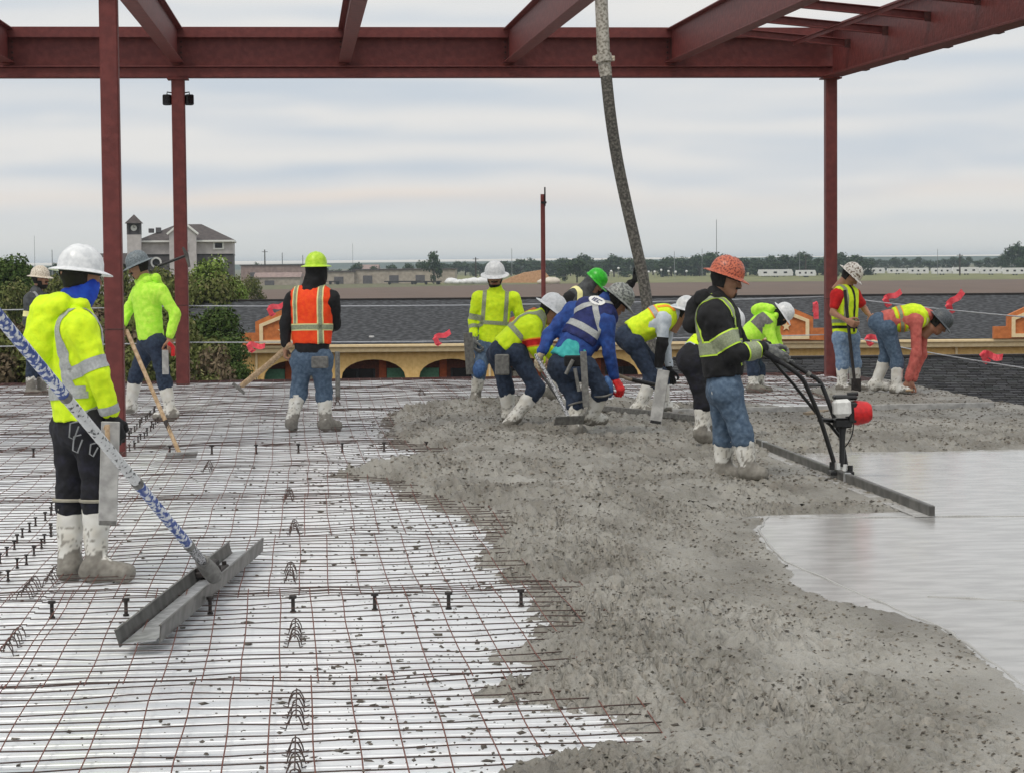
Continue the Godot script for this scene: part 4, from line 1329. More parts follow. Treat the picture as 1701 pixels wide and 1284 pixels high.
	# utility poles and thin masts
	var poles := [[442, 415, 468, 0.30, 1, "stout wooden utility pole with crossarm by the pinkish warehouse"], [471, 420, 468, 0.22, 0, "thin pole standing next to the stout utility pole"], [505, 424, 468, 0.2, 0, "short pole behind the lime hard hat"], [588, 405, 462, 0.10, 0, "slender mast above the beige warehouse"], [792, 428, 466, 0.30, 1, "utility pole between spiky tree and white-hatted worker"], [852, 413, 462, 0.12, 0, "slender mast behind the tree line left of the guard post"], [1192, 365, 460, 0.16, 0, "tallest slender mast above the far trees"], [1122, 418, 460, 0.14, 0, "leaning light mast near the pump hose"], [1168, 414, 460, 0.14, 0, "light mast left of the tallest mast"], [1340, 424, 461, 0.26, 1, "utility pole beside the short white trailer"], [1330, 416, 461, 0.10, 0, "slender mast next to the utility pole by the trailers"], [1596, 422, 458, 0.28, 1, "utility pole standing in the row of travel trailers"], [1559, 414, 458, 0.10, 0, "slender mast over the row of travel trailers"], [60, 392, 470, 0.10, 0, "slender mast above the bright tree"], [89, 415, 470, 0.2, 0, "dark pole behind the white-hatted worker"]]
	for p in poles:
		var d := far_depth(p[0], p[2])
		var at := cv((p[0] - 850.5) * d / FPX, GROUND, -d)
		var hgt: float = (p[2] - p[1]) * d / FPX
		var root := thing("utility_pole", p[5], "pole", at, "poles and masts in the distance")
		var b := MB.new()
		b.tube([Vector3.ZERO, Vector3(0, hgt, 0)], [p[3] * 1.3, p[3] * 0.8], 6)
		put(b, "shaft", mats.bark if p[4] else mats.galvanised, root)
		if p[4]:
			var cr := MB.new()
			cr.bar(-axis_right * 1.2 + Vector3(0, hgt * 0.93, 0), axis_right * 1.2 + Vector3(0, hgt * 0.93, 0), 0.18, 0.2)
			put(cr, "crossarm", mats.bark, root)
	# small round white lamps along the far road
	for px in [[1017, 451], [1029, 446], [1079, 452], [1089, 452], [1100, 449], [1112, 451], [1124, 452], [1142, 451]]:
		var d := 900.0
		var at := cv((px[0] - 850.5) * d / FPX, GROUND, -d)
		var hgt: float = (horizon_at(px[0]) - px[1]) * d / FPX + EYE.y - GROUND
		var root := thing("road_lamp", "small round white lamp on a post before the far trees", "lamp", at, "round white lamps along the far road")
		var b := MB.new()
		b.tube([Vector3.ZERO, Vector3(0, hgt, 0)], 0.07, 5)
		put(b, "post", mats.galvanised, root)
		var g := MB.new()
		g.append_mesh(blob(0.5, 3, 0.0), Transform3D(Basis(), Vector3(0, hgt, 0)))
		put(g, "globe", mats.vehicle_white, root)
func gp_far(px: float, py: float) -> Vector3:
	var d := far_depth(px, py)
	return cv((px - 850.5) * d / FPX, GROUND, -d)

# rounded lump
var blob_cache := {}
func blob(r: float, seed_: int, rough: float) -> Dictionary:
	var n := FastNoiseLite.new(); n.seed = seed_; n.frequency = 1.3
	var v := PackedVector3Array(); var nn := PackedVector3Array(); var ii := PackedInt32Array()
	var A := 12; var B := 8
	for b in B + 1:
		for a in A + 1:
			var th := PI * b / B; var ph := TAU * a / A
			var d := Vector3(sin(th) * cos(ph), cos(th), sin(th) * sin(ph))
			v.append(d * r * (1.0 + rough * n.get_noise_3dv(d))); nn.append(d)
	for b in B:
		for a in A:
			var k := b * (A + 1) + a
			ii.append_array(PackedInt32Array([k, k + A + 1, k + 1, k + 1, k + A + 1, k + A + 2]))
	return {"v": v, "n": nn, "i": ii}

# ---------- trees and shrubs ----------
func crown_mesh(seed_: int, leaves: int, leaf: float, blobs: Array, cols: Array, dome := 0.5) -> ArrayMesh:
	# leaves spread through overlapping clumps; each leaf a folded quad with its own tone
	var rg := RandomNumberGenerator.new(); rg.seed = seed_
	var b := MB.new()
	var tot := 0.0
	for q in blobs: tot += pow(q[3], 2.0)
	for q in blobs:
		var cnt := int(leaves * pow(q[3], 2.0) / tot)
		for k in cnt:
			var d := Vector3(rg.randfn(), rg.randfn(), rg.randfn()).normalized()
			var rad: float = q[3] * pow(rg.randf(), 0.42) * rg.randf_range(0.8, 1.12)
			var p: Vector3 = Vector3(q[0], q[1], q[2]) + d * rad * Vector3(1.0, 0.85, 1.0)
			var nrm := (d + Vector3(0, dome, 0) + Vector3(rg.randfn(), rg.randfn(), rg.randfn()) * 0.55).normalized()
			var u := nrm.cross(Vector3(rg.randfn(), rg.randfn(), rg.randfn())).normalized()
			var w := nrm.cross(u)
			var s := leaf * rg.randf_range(0.6, 1.4)
			var c: Color = (cols[0] as Color).lerp(cols[1], rg.randf())
			if rg.randf() < 0.12: c = c.lerp(cols[2], 0.7)
			b.col = c
			var i0 := b.v.size()
			for pt in [p - u * s, p + w * s * 0.55, p + u * s, p - w * s * 0.55]:
				b.v.append(pt); b.n.append(nrm); b.c.append(c)
			b.i.append_array(PackedInt32Array([i0, i0 + 1, i0 + 2, i0, i0 + 2, i0 + 3]))
	return b.mesh()
func trunk_mesh(h: float, r: float, limbs: Array) -> ArrayMesh:
	var b := MB.new()
	b.tube([Vector3(0, -0.2, 0), Vector3(r * 0.3, h * 0.3, 0), Vector3(-r * 0.4, h * 0.65, r * 0.3), Vector3(0, h, 0)], [r * 1.3, r, r * 0.7, r * 0.35], 7)
	for l in limbs:
		var a := Vector3(0, h * rng.randf_range(0.35, 0.6), 0)
		var e := Vector3(l[0], l[1], l[2])
		b.tube([a, a.lerp(e, 0.5) + Vector3(0, 0.1 * h, 0), e], [r * 0.55, r * 0.35, r * 0.12], 5)
	return b.mesh()
func random_blobs(seed_: int, n: int, w: float, h0: float, h1: float, r0: float, r1: float) -> Array:
	var rg := RandomNumberGenerator.new(); rg.seed = seed_
	var out := []
	for k in n:
		var t := rg.randf()
		var y := lerpf(h0, h1, t)
		var ww := w * sqrt(maxf(0.05, 1.0 - pow(absf(t - 0.35) / 0.75, 2.0)))
		out.append([rg.randf_range(-ww, ww), y, rg.randf_range(-ww, ww), rg.randf_range(r0, r1)])
	return out
func plant(kind: Dictionary, called: String, label: String, category: String, at: Vector3, sc: Vector3, turn: float, group: String) -> void:
	var root := thing(called, label, category, at, group)
	var xf := Transform3D(Basis(Vector3.UP, turn).scaled(sc), Vector3.ZERO)
	mi(kind.trunk, "trunk", mats.bark, root, xf)
	mi(kind.crown, "crown", mats.leaf_bright, root, xf)
func build_trees() -> void:
	var green := [Color(0.11, 0.17, 0.035), Color(0.23, 0.31, 0.075), Color(0.33, 0.38, 0.17)]
	var dark := [Color(0.042, 0.072, 0.020), Color(0.085, 0.125, 0.038), Color(0.13, 0.155, 0.065)]
	var olive := [Color(0.075, 0.092, 0.030), Color(0.15, 0.165, 0.055), Color(0.22, 0.20, 0.10)]
	var brown := [Color(0.115, 0.088, 0.055), Color(0.205, 0.16, 0.105), Color(0.115, 0.13, 0.055)]
	var faraway := [Color(0.030, 0.052, 0.026), Color(0.055, 0.085, 0.042), Color(0.085, 0.105, 0.06)]
	var K := {}
	K.bright = {"crown": crown_mesh(1, 15000, 0.095, random_blobs(1, 26, 1.9, 1.6, 6.2, 0.55, 1.15), green), "trunk": trunk_mesh(4.0, 0.16, [[1.2, 4.5, 0.4], [-1.3, 4.2, -0.3], [0.3, 5.0, -1.0]])}
	K.dark = {"crown": crown_mesh(2, 13000, 0.08, random_blobs(2, 24, 1.3, 0.6, 4.6, 0.45, 0.9), dark), "trunk": trunk_mesh(3.2, 0.12, [[0.8, 3.3, 0.3], [-0.8, 3.0, -0.3], [0.1, 3.6, 0.7]])}
	K.olive = {"crown": crown_mesh(3, 11000, 0.075, random_blobs(3, 24, 1.7, 0.4, 3.2, 0.4, 0.85), olive), "trunk": trunk_mesh(2.2, 0.09, [[0.9, 2.3, 0.3], [-0.9, 2.1, 0.2]])}
	K.brown = {"crown": crown_mesh(4, 8000, 0.075, random_blobs(4, 26, 1.8, 0.2, 2.4, 0.3, 0.6), brown), "trunk": trunk_mesh(1.6, 0.06, [[0.8, 1.9, 0.2], [-0.7, 1.8, 0.3], [0.2, 2.1, -0.6], [1.2, 1.4, -0.5], [-1.2, 1.5, 0.5]])}
	K.far = []
	for q in 4:
		K.far.append({"crown": crown_mesh(20 + q, 1300, 0.42, random_blobs(20 + q, 18, 3.4, 0.9, 7.4, 1.3, 2.2), faraway), "trunk": trunk_mesh(5.0, 0.25, [[1.8, 5.5, 0.5], [-1.8, 5.2, -0.4]])})
	# trees left of the frame and round the hotel
	var near := [
		["bright", 22, 455, 150.0, 1.15, "bright_tree", "bright green tree behind the worker in grey jacket", "tree"],
		["bright", -28, 452, 140.0, 1.1, "bright_tree", "bright green tree cut by the picture edge beside the bright one", "tree"],
		["dark", 5, 470, 120.0, 1.25, "dark_tree", "dark green tree in front of the bright trees", "tree"],
		["bright", 350, 455, 130.0, 1.02, "bright_tree", "bright green tree in front of the hotel windows", "tree"],
		["bright", 378, 470, 128.0, 0.72, "bright_tree", "smaller green tree at the right side of the hotel", "tree"],
		["olive", 402, 475, 180.0, 0.9, "olive_shrub", "olive shrub right of the hotel trees", "shrub"],
		["olive", 320, 500, 104.0, 1.3, "olive_shrub", "olive shrub under the bright hotel tree", "shrub"],
		["dark", 342, 560, 84.0, 1.0, "dark_tree", "dark tree overlapping the left end of the shingle roof", "tree"],
		["dark", 372, 600, 82.0, 0.62, "dark_tree", "low dark bush before the first cream arch", "shrub"],
		["olive", 305, 590, 78.0, 1.0, "olive_shrub", "olive shrub behind the corner column's foot", "shrub"],
		["olive", 250, 560, 76.0, 1.15, "olive_shrub", "olive shrub behind the worker in lime hoodie", "shrub"],
		["brown", 215, 600, 72.0, 1.25, "brown_shrub", "brownish shrub behind the nearest column", "shrub"],
		["olive", 180, 540, 92.0, 1.25, "olive_shrub", "olive shrub between column and lime jacket", "shrub"],
		["brown", 130, 560, 82.0, 1.5, "brown_shrub", "brownish brush behind the lime jacket", "shrub"],
		["brown", 40, 585, 70.0, 1.2, "brown_shrub", "brownish brush below the grey jacket's cable", "shrub"],
		["olive", 10, 610, 66.0, 1.1, "olive_shrub", "olive shrub at the deck corner under the cables", "shrub"],
		["brown", 90, 610, 66.0, 1.2, "brown_shrub", "brownish brush at the deck edge behind the lime jacket", "shrub"],
		["olive", 280, 620, 68.0, 0.9, "olive_shrub", "low olive shrub at the deck edge by the corner column", "shrub"],
		["brown", 330, 618, 70.0, 0.9, "brown_shrub", "low brownish shrub at the deck edge below the dark tree", "shrub"],
		["olive", 150, 620, 66.0, 0.9, "olive_shrub", "low olive shrub at the deck edge behind the nearest column", "shrub"],
		["olive", 60, 500, 115.0, 1.1, "olive_shrub", "olive shrub below the bright trees", "shrub"],
		["olive", 110, 490, 125.0, 1.3, "olive_shrub", "olive shrub right of the bright trees", "shrub"],
		["olive", 225, 480, 130.0, 1.2, "olive_shrub", "olive shrub at the foot of the clock tower", "shrub"],
		["olive", 270, 480, 125.0, 1.2, "olive_shrub", "olive shrub below the hotel's round window", "shrub"]]
	var tops := {"bright": 6.9, "dark": 5.2, "olive": 3.8, "brown": 2.9}
	for p in near:
		var d: float = p[3]
		var at := cv((p[1] - 850.5) * d / FPX, GROUND, -d)
		# height that brings the middle of the crown to the row in the photograph
		var mid: float = EYE.y - (p[2] - horizon_at(p[1])) * d / FPX - GROUND
		var s: float = p[4]
		var sy: float = clampf((mid + 1.3 * s) / tops[p[0]], 0.55, 1.9)
		plant(K[p[0]], p[5], p[6], p[7], at, Vector3(s, sy, s), rng.randf() * 6.0, "trees and shrubs beside the deck")
	# spiky tree among the warehouses, the dark round tree, the far belt
	plant(K.far[1], "spiky_tree", "lone spiky tree before the beige warehouse", "tree", gp_far(722, 472), Vector3(0.75, 1.25, 0.75), 0.4, "far trees")
	var belt := []
	for q in [[960, 470, 0.92, 0.95], [940, 468, 0.7, 0.75], [985, 470, 0.7, 0.72]]: belt.append(q)
	var x := 415.0
	while x < 720.0:
		belt.append([x, 467.0, 0.7, rng.randf_range(0.55, 0.95)]); x += rng.randf_range(14.0, 34.0)
	x = 735.0
	while x < 1435.0:
		var tall := 0.95 if x > 820 else 0.7
		belt.append([x, 459.0 + rng.randf_range(-2, 2), rng.randf_range(1.1, 1.6), rng.randf_range(0.8, 1.35) * tall]); x += rng.randf_range(9.0, 17.0)
	x = 1436.0
	while x < 1712.0:
		belt.append([x, 450.0, 1.0, rng.randf_range(0.7, 1.0)]); x += rng.randf_range(10.0, 18.0)
	for q in [[1690, 456, 1.1, 1.55], [1702, 456, 1.1, 1.4], [1672, 455, 0.8, 1.1], [95, 468, 1.0, 1.0], [130, 468, 1.0, 0.9], [200, 468, 1.0, 0.8]]: belt.append(q)
	var n := 0
	for q in belt:
		var lab := "far dark green tree in the belt along the horizon"
		if n == 0: lab = "large round dark tree left of the green hard hat"
		elif n == 1 or n == 2: lab = "dark tree flanking the large round tree by the green hard hat"
		plant(K.far[n % 4], "far_tree", lab, "tree", gp_far(q[0], q[1]), Vector3(q[2], q[3], q[2]), rng.randf() * 6.0, "far trees" if n != 0 else "")
		n += 1
# ---------- distance fields meshed as surface nets (people's bodies, clothes, boots, gloves) ----------
class Fld:
	var o: Vector3
	var h: float
	var nx: int
	var ny: int
	var nz: int
	var d: PackedFloat32Array
	func _init(mn: Vector3, mx: Vector3, cell: float) -> void:
		o = mn; h = cell
		nx = int((mx.x - mn.x) / cell) + 2
		ny = int((mx.y - mn.y) / cell) + 2
		nz = int((mx.z - mn.z) / cell) + 2
		d.resize(nx * ny * nz)
		d.fill(9.0)
	# tapered capsule; ax with f > 1 flattens it along ax
	func cap(a: Vector3, b: Vector3, ra: float, rb: float, k := 0.03, ax := Vector3.ZERO, f := 1.0) -> void:
		var m := maxf(ra, rb) + k + 2.5 * h
		var lo := (a.min(b) - Vector3(m, m, m) - o) / h
		var hi := (a.max(b) + Vector3(m, m, m) - o) / h
		var x0 := maxi(0, int(lo.x)); var x1 := mini(nx - 1, int(hi.x) + 1)
		var y0 := maxi(0, int(lo.y)); var y1 := mini(ny - 1, int(hi.y) + 1)
		var z0 := maxi(0, int(lo.z)); var z1 := mini(nz - 1, int(hi.z) + 1)
		var ab := b - a
		var il := 1.0 / maxf(ab.length_squared(), 1e-9)
		var dr := rb - ra
		var flat := f != 1.0
		var dd := d
		d = PackedFloat32Array()
		for z in range(z0, z1 + 1):
			for y in range(y0, y1 + 1):
				var base := (z * ny + y) * nx
				for x in range(x0, x1 + 1):
					var p := o + Vector3(x, y, z) * h - a
					var t := clampf(p.dot(ab) * il, 0.0, 1.0)
					var q := p - ab * t
					if flat: q += ax * (q.dot(ax) * (f - 1.0))
					var e := q.length() - ra - dr * t
					var c := dd[base + x]
					var g := k - absf(c - e)
					if g > 0.0: dd[base + x] = minf(c, e) - g * g * 0.25 / k
					elif e < c: dd[base + x] = e
		d = dd
	func carve(c0: Vector3, r: float, k: float) -> void:
		var m := r + k + 2.0 * h
		var lo := (c0 - Vector3(m, m, m) - o) / h
		var hi := (c0 + Vector3(m, m, m) - o) / h
		for z in range(maxi(0, int(lo.z)), mini(nz - 1, int(hi.z) + 1) + 1):
			for y in range(maxi(0, int(lo.y)), mini(ny - 1, int(hi.y) + 1) + 1):
				for x in range(maxi(0, int(lo.x)), mini(nx - 1, int(hi.x) + 1) + 1):
					var e := r - (o + Vector3(x, y, z) * h).distance_to(c0)
					var idx := (z * ny + y) * nx + x
					var c := d[idx]
					var g := maxf(k - absf(c - e), 0.0)
					d[idx] = maxf(c, e) + g * g * 0.25 / k
	# keep only n.p < dist
	func cut(n: Vector3, p0: Vector3) -> void:
		var dd := d
		d = PackedFloat32Array()
		var k := 0
		for z in nz:
			for y in ny:
				for x in nx:
					var c := dd[k]
					if c < 1.0:
						var e := n.dot(o + Vector3(x, y, z) * h - p0)
						if e > c: dd[k] = e
					k += 1
		d = dd
	func build(noise: FastNoiseLite = null, amp := 0.0) -> Dictionary:
		var v := PackedVector3Array(); var nn := PackedVector3Array(); var ii := PackedInt32Array()
		var ids := PackedInt32Array(); ids.resize(nx * ny * nz); ids.fill(-1)
		var lim := 4.0 * h
		if noise:
			var k := 0
			for z in nz:
				for y in ny:
					for x in nx:
						var c := d[k]
						if c < lim and c > -lim:
							d[k] = c + noise.get_noise_3dv(o + Vector3(x, y, z) * h) * amp
						k += 1
		var sx := 1; var sy := nx; var sz := nx * ny
		for z in nz - 1:
			for y in ny - 1:
				for x in nx - 1:
					var k := (z * ny + y) * nx + x
					var d0 := d[k]
					if d0 > lim or d0 < -lim: continue
					var d1 := d[k + sx]; var d2 := d[k + sy]; var d3 := d[k + sx + sy]
					var d4 := d[k + sz]; var d5 := d[k + sx + sz]; var d6 := d[k + sy + sz]; var d7 := d[k + sx + sy + sz]
					var neg := int(d0 < 0) + int(d1 < 0) + int(d2 < 0) + int(d3 < 0) + int(d4 < 0) + int(d5 < 0) + int(d6 < 0) + int(d7 < 0)
					if neg == 0 or neg == 8: continue
					var s := Vector3.ZERO
					var c := 0
					if (d0 < 0) != (d1 < 0): s += Vector3(d0 / (d0 - d1), 0, 0); c += 1
					if (d2 < 0) != (d3 < 0): s += Vector3(d2 / (d2 - d3), 1, 0); c += 1
					if (d4 < 0) != (d5 < 0): s += Vector3(d4 / (d4 - d5), 0, 1); c += 1
					if (d6 < 0) != (d7 < 0): s += Vector3(d6 / (d6 - d7), 1, 1); c += 1
					if (d0 < 0) != (d2 < 0): s += Vector3(0, d0 / (d0 - d2), 0); c += 1
					if (d1 < 0) != (d3 < 0): s += Vector3(1, d1 / (d1 - d3), 0); c += 1
					if (d4 < 0) != (d6 < 0): s += Vector3(0, d4 / (d4 - d6), 1); c += 1
					if (d5 < 0) != (d7 < 0): s += Vector3(1, d5 / (d5 - d7), 1); c += 1
					if (d0 < 0) != (d4 < 0): s += Vector3(0, 0, d0 / (d0 - d4)); c += 1
					if (d1 < 0) != (d5 < 0): s += Vector3(1, 0, d1 / (d1 - d5)); c += 1
					if (d2 < 0) != (d6 < 0): s += Vector3(0, 1, d2 / (d2 - d6)); c += 1
					if (d3 < 0) != (d7 < 0): s += Vector3(1, 1, d3 / (d3 - d7)); c += 1
					ids[k] = v.size()
					v.append(o + (Vector3(x, y, z) + s / c) * h)
					nn.append(Vector3(d1 + d3 + d5 + d7 - d0 - d2 - d4 - d6, d2 + d3 + d6 + d7 - d0 - d1 - d4 - d5, d4 + d5 + d6 + d7 - d0 - d1 - d2 - d3).normalized())
		for z in range(1, nz - 1):
			for y in range(1, ny - 1):
				for x in range(1, nx - 1):
					var k := (z * ny + y) * nx + x
					if ids[k] < 0: continue
					var neg := d[k] < 0
					for a in 3:
						var st := sx if a == 0 else (sy if a == 1 else sz)
						if neg == (d[k + st] < 0): continue
						var su := sy if a == 0 else (sz if a == 1 else sx)
						var sw := sz if a == 0 else (sx if a == 1 else sy)
						var c00 := ids[k - su - sw]; var c10 := ids[k - sw]; var c11 := ids[k]; var c01 := ids[k - su]
						if c00 < 0 or c10 < 0 or c01 < 0: continue
						if neg:
							ii.append(c00); ii.append(c11); ii.append(c10); ii.append(c00); ii.append(c01); ii.append(c11)
						else:
							ii.append(c00); ii.append(c10); ii.append(c11); ii.append(c00); ii.append(c11); ii.append(c01)
		# soften the normals once
		var acc := PackedVector3Array(); acc.resize(v.size())
		for q in range(0, ii.size(), 3):
			var m := nn[ii[q]] + nn[ii[q + 1]] + nn[ii[q + 2]]
			acc[ii[q]] += m; acc[ii[q + 1]] += m; acc[ii[q + 2]] += m
		for q in acc.size(): acc[q] = acc[q].normalized()
		return {"v": v, "n": acc, "i": ii}

# part of a mesh inside an oriented box, pushed out along its normals: tape, bands, beards, prints
func clip_box(src: Dictionary, org: Vector3, bx: Basis, half: Vector3, off: float, out: MB, face := Vector3.ZERO, avoid := []) -> void:
	var inv := bx.inverse()
	var sv: PackedVector3Array = src.v; var sn: PackedVector3Array = src.n; var si: PackedInt32Array = src.i
	var lv := PackedVector3Array(); lv.resize(sv.size())
	for k in sv.size(): lv[k] = inv * (sv[k] - org)
	for k in range(0, si.size(), 3):
		var a := lv[si[k]]; var b := lv[si[k + 1]]; var c := lv[si[k + 2]]
		if minf(a.x, minf(b.x, c.x)) > half.x or maxf(a.x, maxf(b.x, c.x)) < -half.x: continue
		if minf(a.y, minf(b.y, c.y)) > half.y or maxf(a.y, maxf(b.y, c.y)) < -half.y: continue
		if minf(a.z, minf(b.z, c.z)) > half.z or maxf(a.z, maxf(b.z, c.z)) < -half.z: continue
		if face != Vector3.ZERO and sn[si[k]].dot(face) < 0.05: continue
		var near_arm := false
		for sg in avoid:
			var pm: Vector3 = sv[si[k]]
			if Geometry3D.get_closest_point_to_segment(pm, sg[0], sg[1]).distance_to(pm) < sg[2]:
				near_arm = true
				break
		if near_arm: continue
		var pts := [a, b, c]
		var nrm := [sn[si[k]], sn[si[k + 1]], sn[si[k + 2]]]
		for ax in 3:
			for s in [-1.0, 1.0]:
				var np := []; var nq := []
				var m := pts.size()
				for q in m:
					var p: Vector3 = pts[q]; var r: Vector3 = pts[(q + 1) % m]
					var dp: float = half[ax] - s * p[ax]; var dr: float = half[ax] - s * r[ax]
					if dp >= 0: np.append(p); nq.append(nrm[q])
					if (dp >= 0) != (dr >= 0):
						var t := dp / (dp - dr)
						np.append(p.lerp(r, t)); nq.append((nrm[q] as Vector3).lerp(nrm[(q + 1) % m], t).normalized())
				pts = np; nrm = nq
				if pts.size() < 3: break
			if pts.size() < 3: break
		if pts.size() < 3: continue
		var s0 := out.v.size()
		for q in pts.size():
			out.v.append(org + bx * (pts[q] as Vector3) + (nrm[q] as Vector3) * off); out.n.append(nrm[q]); out.c.append(out.col)
		for q in pts.size() - 2:
			out.i.append(s0); out.i.append(s0 + q + 1); out.i.append(s0 + q + 2)

# ---------- head, hands and hats, each shaped once ----------
var head_src: Dictionary
var hand_grip: Dictionary
var hand_open: Dictionary
var hat_full: ArrayMesh
var hat_cap: ArrayMesh
var hat_band: ArrayMesh
func make_head() -> Dictionary:
	var f := Fld.new(Vector3(-0.12, -0.24, -0.14), Vector3(0.12, 0.16, 0.15), 0.0052)
	var X := Vector3(1, 0, 0)
	f.cap(Vector3(0, 0.035, -0.028), Vector3(0, 0.035, 0.012), 0.086, 0.080, 0.02, X, 1.10)
	f.cap(Vector3(0, 0.0, 0.03), Vector3(0, -0.055, 0.040), 0.066, 0.052, 0.04, X, 1.06)
	f.cap(Vector3(0, -0.085, 0.052), Vector3(0, -0.092, 0.060), 0.032, 0.028, 0.035)
	for s in [-1.0, 1.0]:
		f.cap(Vector3(s * 0.052, -0.035, 0.005), Vector3(s * 0.030, -0.085, 0.045), 0.028, 0.024, 0.03)
		f.cap(Vector3(s * 0.046, -0.012, 0.062), Vector3(s * 0.05, -0.018, 0.045), 0.021, 0.022, 0.02)
		f.cap(Vector3(s * 0.014, 0.024, 0.094), Vector3(s * 0.046, 0.024, 0.080), 0.010, 0.010, 0.014)
		f.carve(Vector3(s * 0.031, 0.006, 0.103), 0.0155, 0.012)
	f.cap(Vector3(0, 0.018, 0.093), Vector3(0, -0.022, 0.112), 0.009, 0.013, 0.012)
	f.cap(Vector3(-0.012, -0.028, 0.102), Vector3(0.012, -0.028, 0.102), 0.009, 0.009, 0.008)
	f.cap(Vector3(-0.018, -0.056, 0.090), Vector3(0.018, -0.056, 0.090), 0.008, 0.008, 0.008)
	f.cap(Vector3(-0.015, -0.068, 0.088), Vector3(0.015, -0.068, 0.088), 0.009, 0.009, 0.008)
	f.cap(Vector3(0, -0.05, -0.025), Vector3(0, -0.22, -0.035), 0.056, 0.060, 0.03)
	for s in [-1.0, 1.0]:
		f.cap(Vector3(s * 0.080, 0.022, -0.016), Vector3(s * 0.076, -0.022, -0.004), 0.021, 0.013, 0.008, X, 2.2)
		f.carve(Vector3(s * 0.092, 0.006, -0.006), 0.010, 0.006)
	var m := f.build()
	var col := PackedColorArray()
	for p in m.v:
		var c := Color(1, 1, 1)
		if p.z > 0.08 and p.y < -0.048 and p.y > -0.078 and absf(p.x) < 0.026: c = Color(0.86, 0.62, 0.60)
		col.append(c)
	m.c = col
	# eyeballs sit in the carved sockets
	for s in [-1.0, 1.0]:
		var e := blob(0.0125, 1, 0.0)
		var base: int = m.v.size()
		for k in e.v.size():
			m.v.append(e.v[k] + Vector3(s * 0.031, 0.006, 0.0835)); m.n.append(e.n[k])
			var dd: Vector3 = e.n[k]
			m.c.append(Color(0.06, 0.045, 0.04) if dd.z > 0.86 else Color(1.15, 1.3, 1.45))
		for k in e.i.size(): m.i.append(base + e.i[k])
	return m
func make_hand(curl: float) -> Dictionary:
	# wrist at the origin, fingers along +y, palm facing +z, thumb on +x
	var f := Fld.new(Vector3(-0.07, -0.05, -0.05), Vector3(0.10, 0.22, 0.11), 0.0052)
	var Z := Vector3(0, 0, 1)
	f.cap(Vector3(0, -0.03, 0), Vector3(0, 0.01, 0), 0.027, 0.028, 0.02, Z, 1.25)
	f.cap(Vector3(0.016, 0.02, 0), Vector3(0.024, 0.085, 0), 0.019, 0.018, 0.02, Z, 1.15)
	f.cap(Vector3(-0.016, 0.02, 0), Vector3(-0.026, 0.078, 0), 0.019, 0.017, 0.02, Z, 1.15)
	f.cap(Vector3(0, 0.02, 0), Vector3(0, 0.085, 0), 0.020, 0.018, 0.02, Z, 1.15)
	var base := [[0.030, 0.090, 0.046], [0.010, 0.096, 0.050], [-0.011, 0.092, 0.047], [-0.030, 0.082, 0.038]]
	for k in 4:
		var p := Vector3(base[k][0], base[k][1], 0)
		var an := 0.15
		var ln: float = base[k][2]
		var sp := (1.5 - k) * 0.05
		for s in 3:
			an += curl * ([0.75, 1.0, 0.8][s] + k * 0.05)
			var dirv := Vector3(sin(sp) * cos(an), cos(sp) * cos(an), sin(an))
			var q: Vector3 = p + dirv * ln * [1.0, 0.68, 0.52][s]
			f.cap(p, q, 0.0102 - s * 0.0009, 0.0094 - s * 0.0009, 0.005)
			p = q
	var t0 := Vector3(0.026, 0.018, 0.006)
	var t1 := t0 + Vector3(0.030, 0.030, 0.014)
	var t2 := t1 + (Vector3(0.008, 0.030, 0.024) if curl > 0.6 else Vector3(0.016, 0.034, 0.008))
	var t3 := t2 + (Vector3(-0.012, 0.016, 0.018) if curl > 0.6 else Vector3(0.006, 0.026, 0.008))
	f.cap(t0, t1, 0.015, 0.012, 0.012); f.cap(t1, t2, 0.0115, 0.0105, 0.005); f.cap(t2, t3, 0.0105, 0.009, 0.005)
	return f.build()
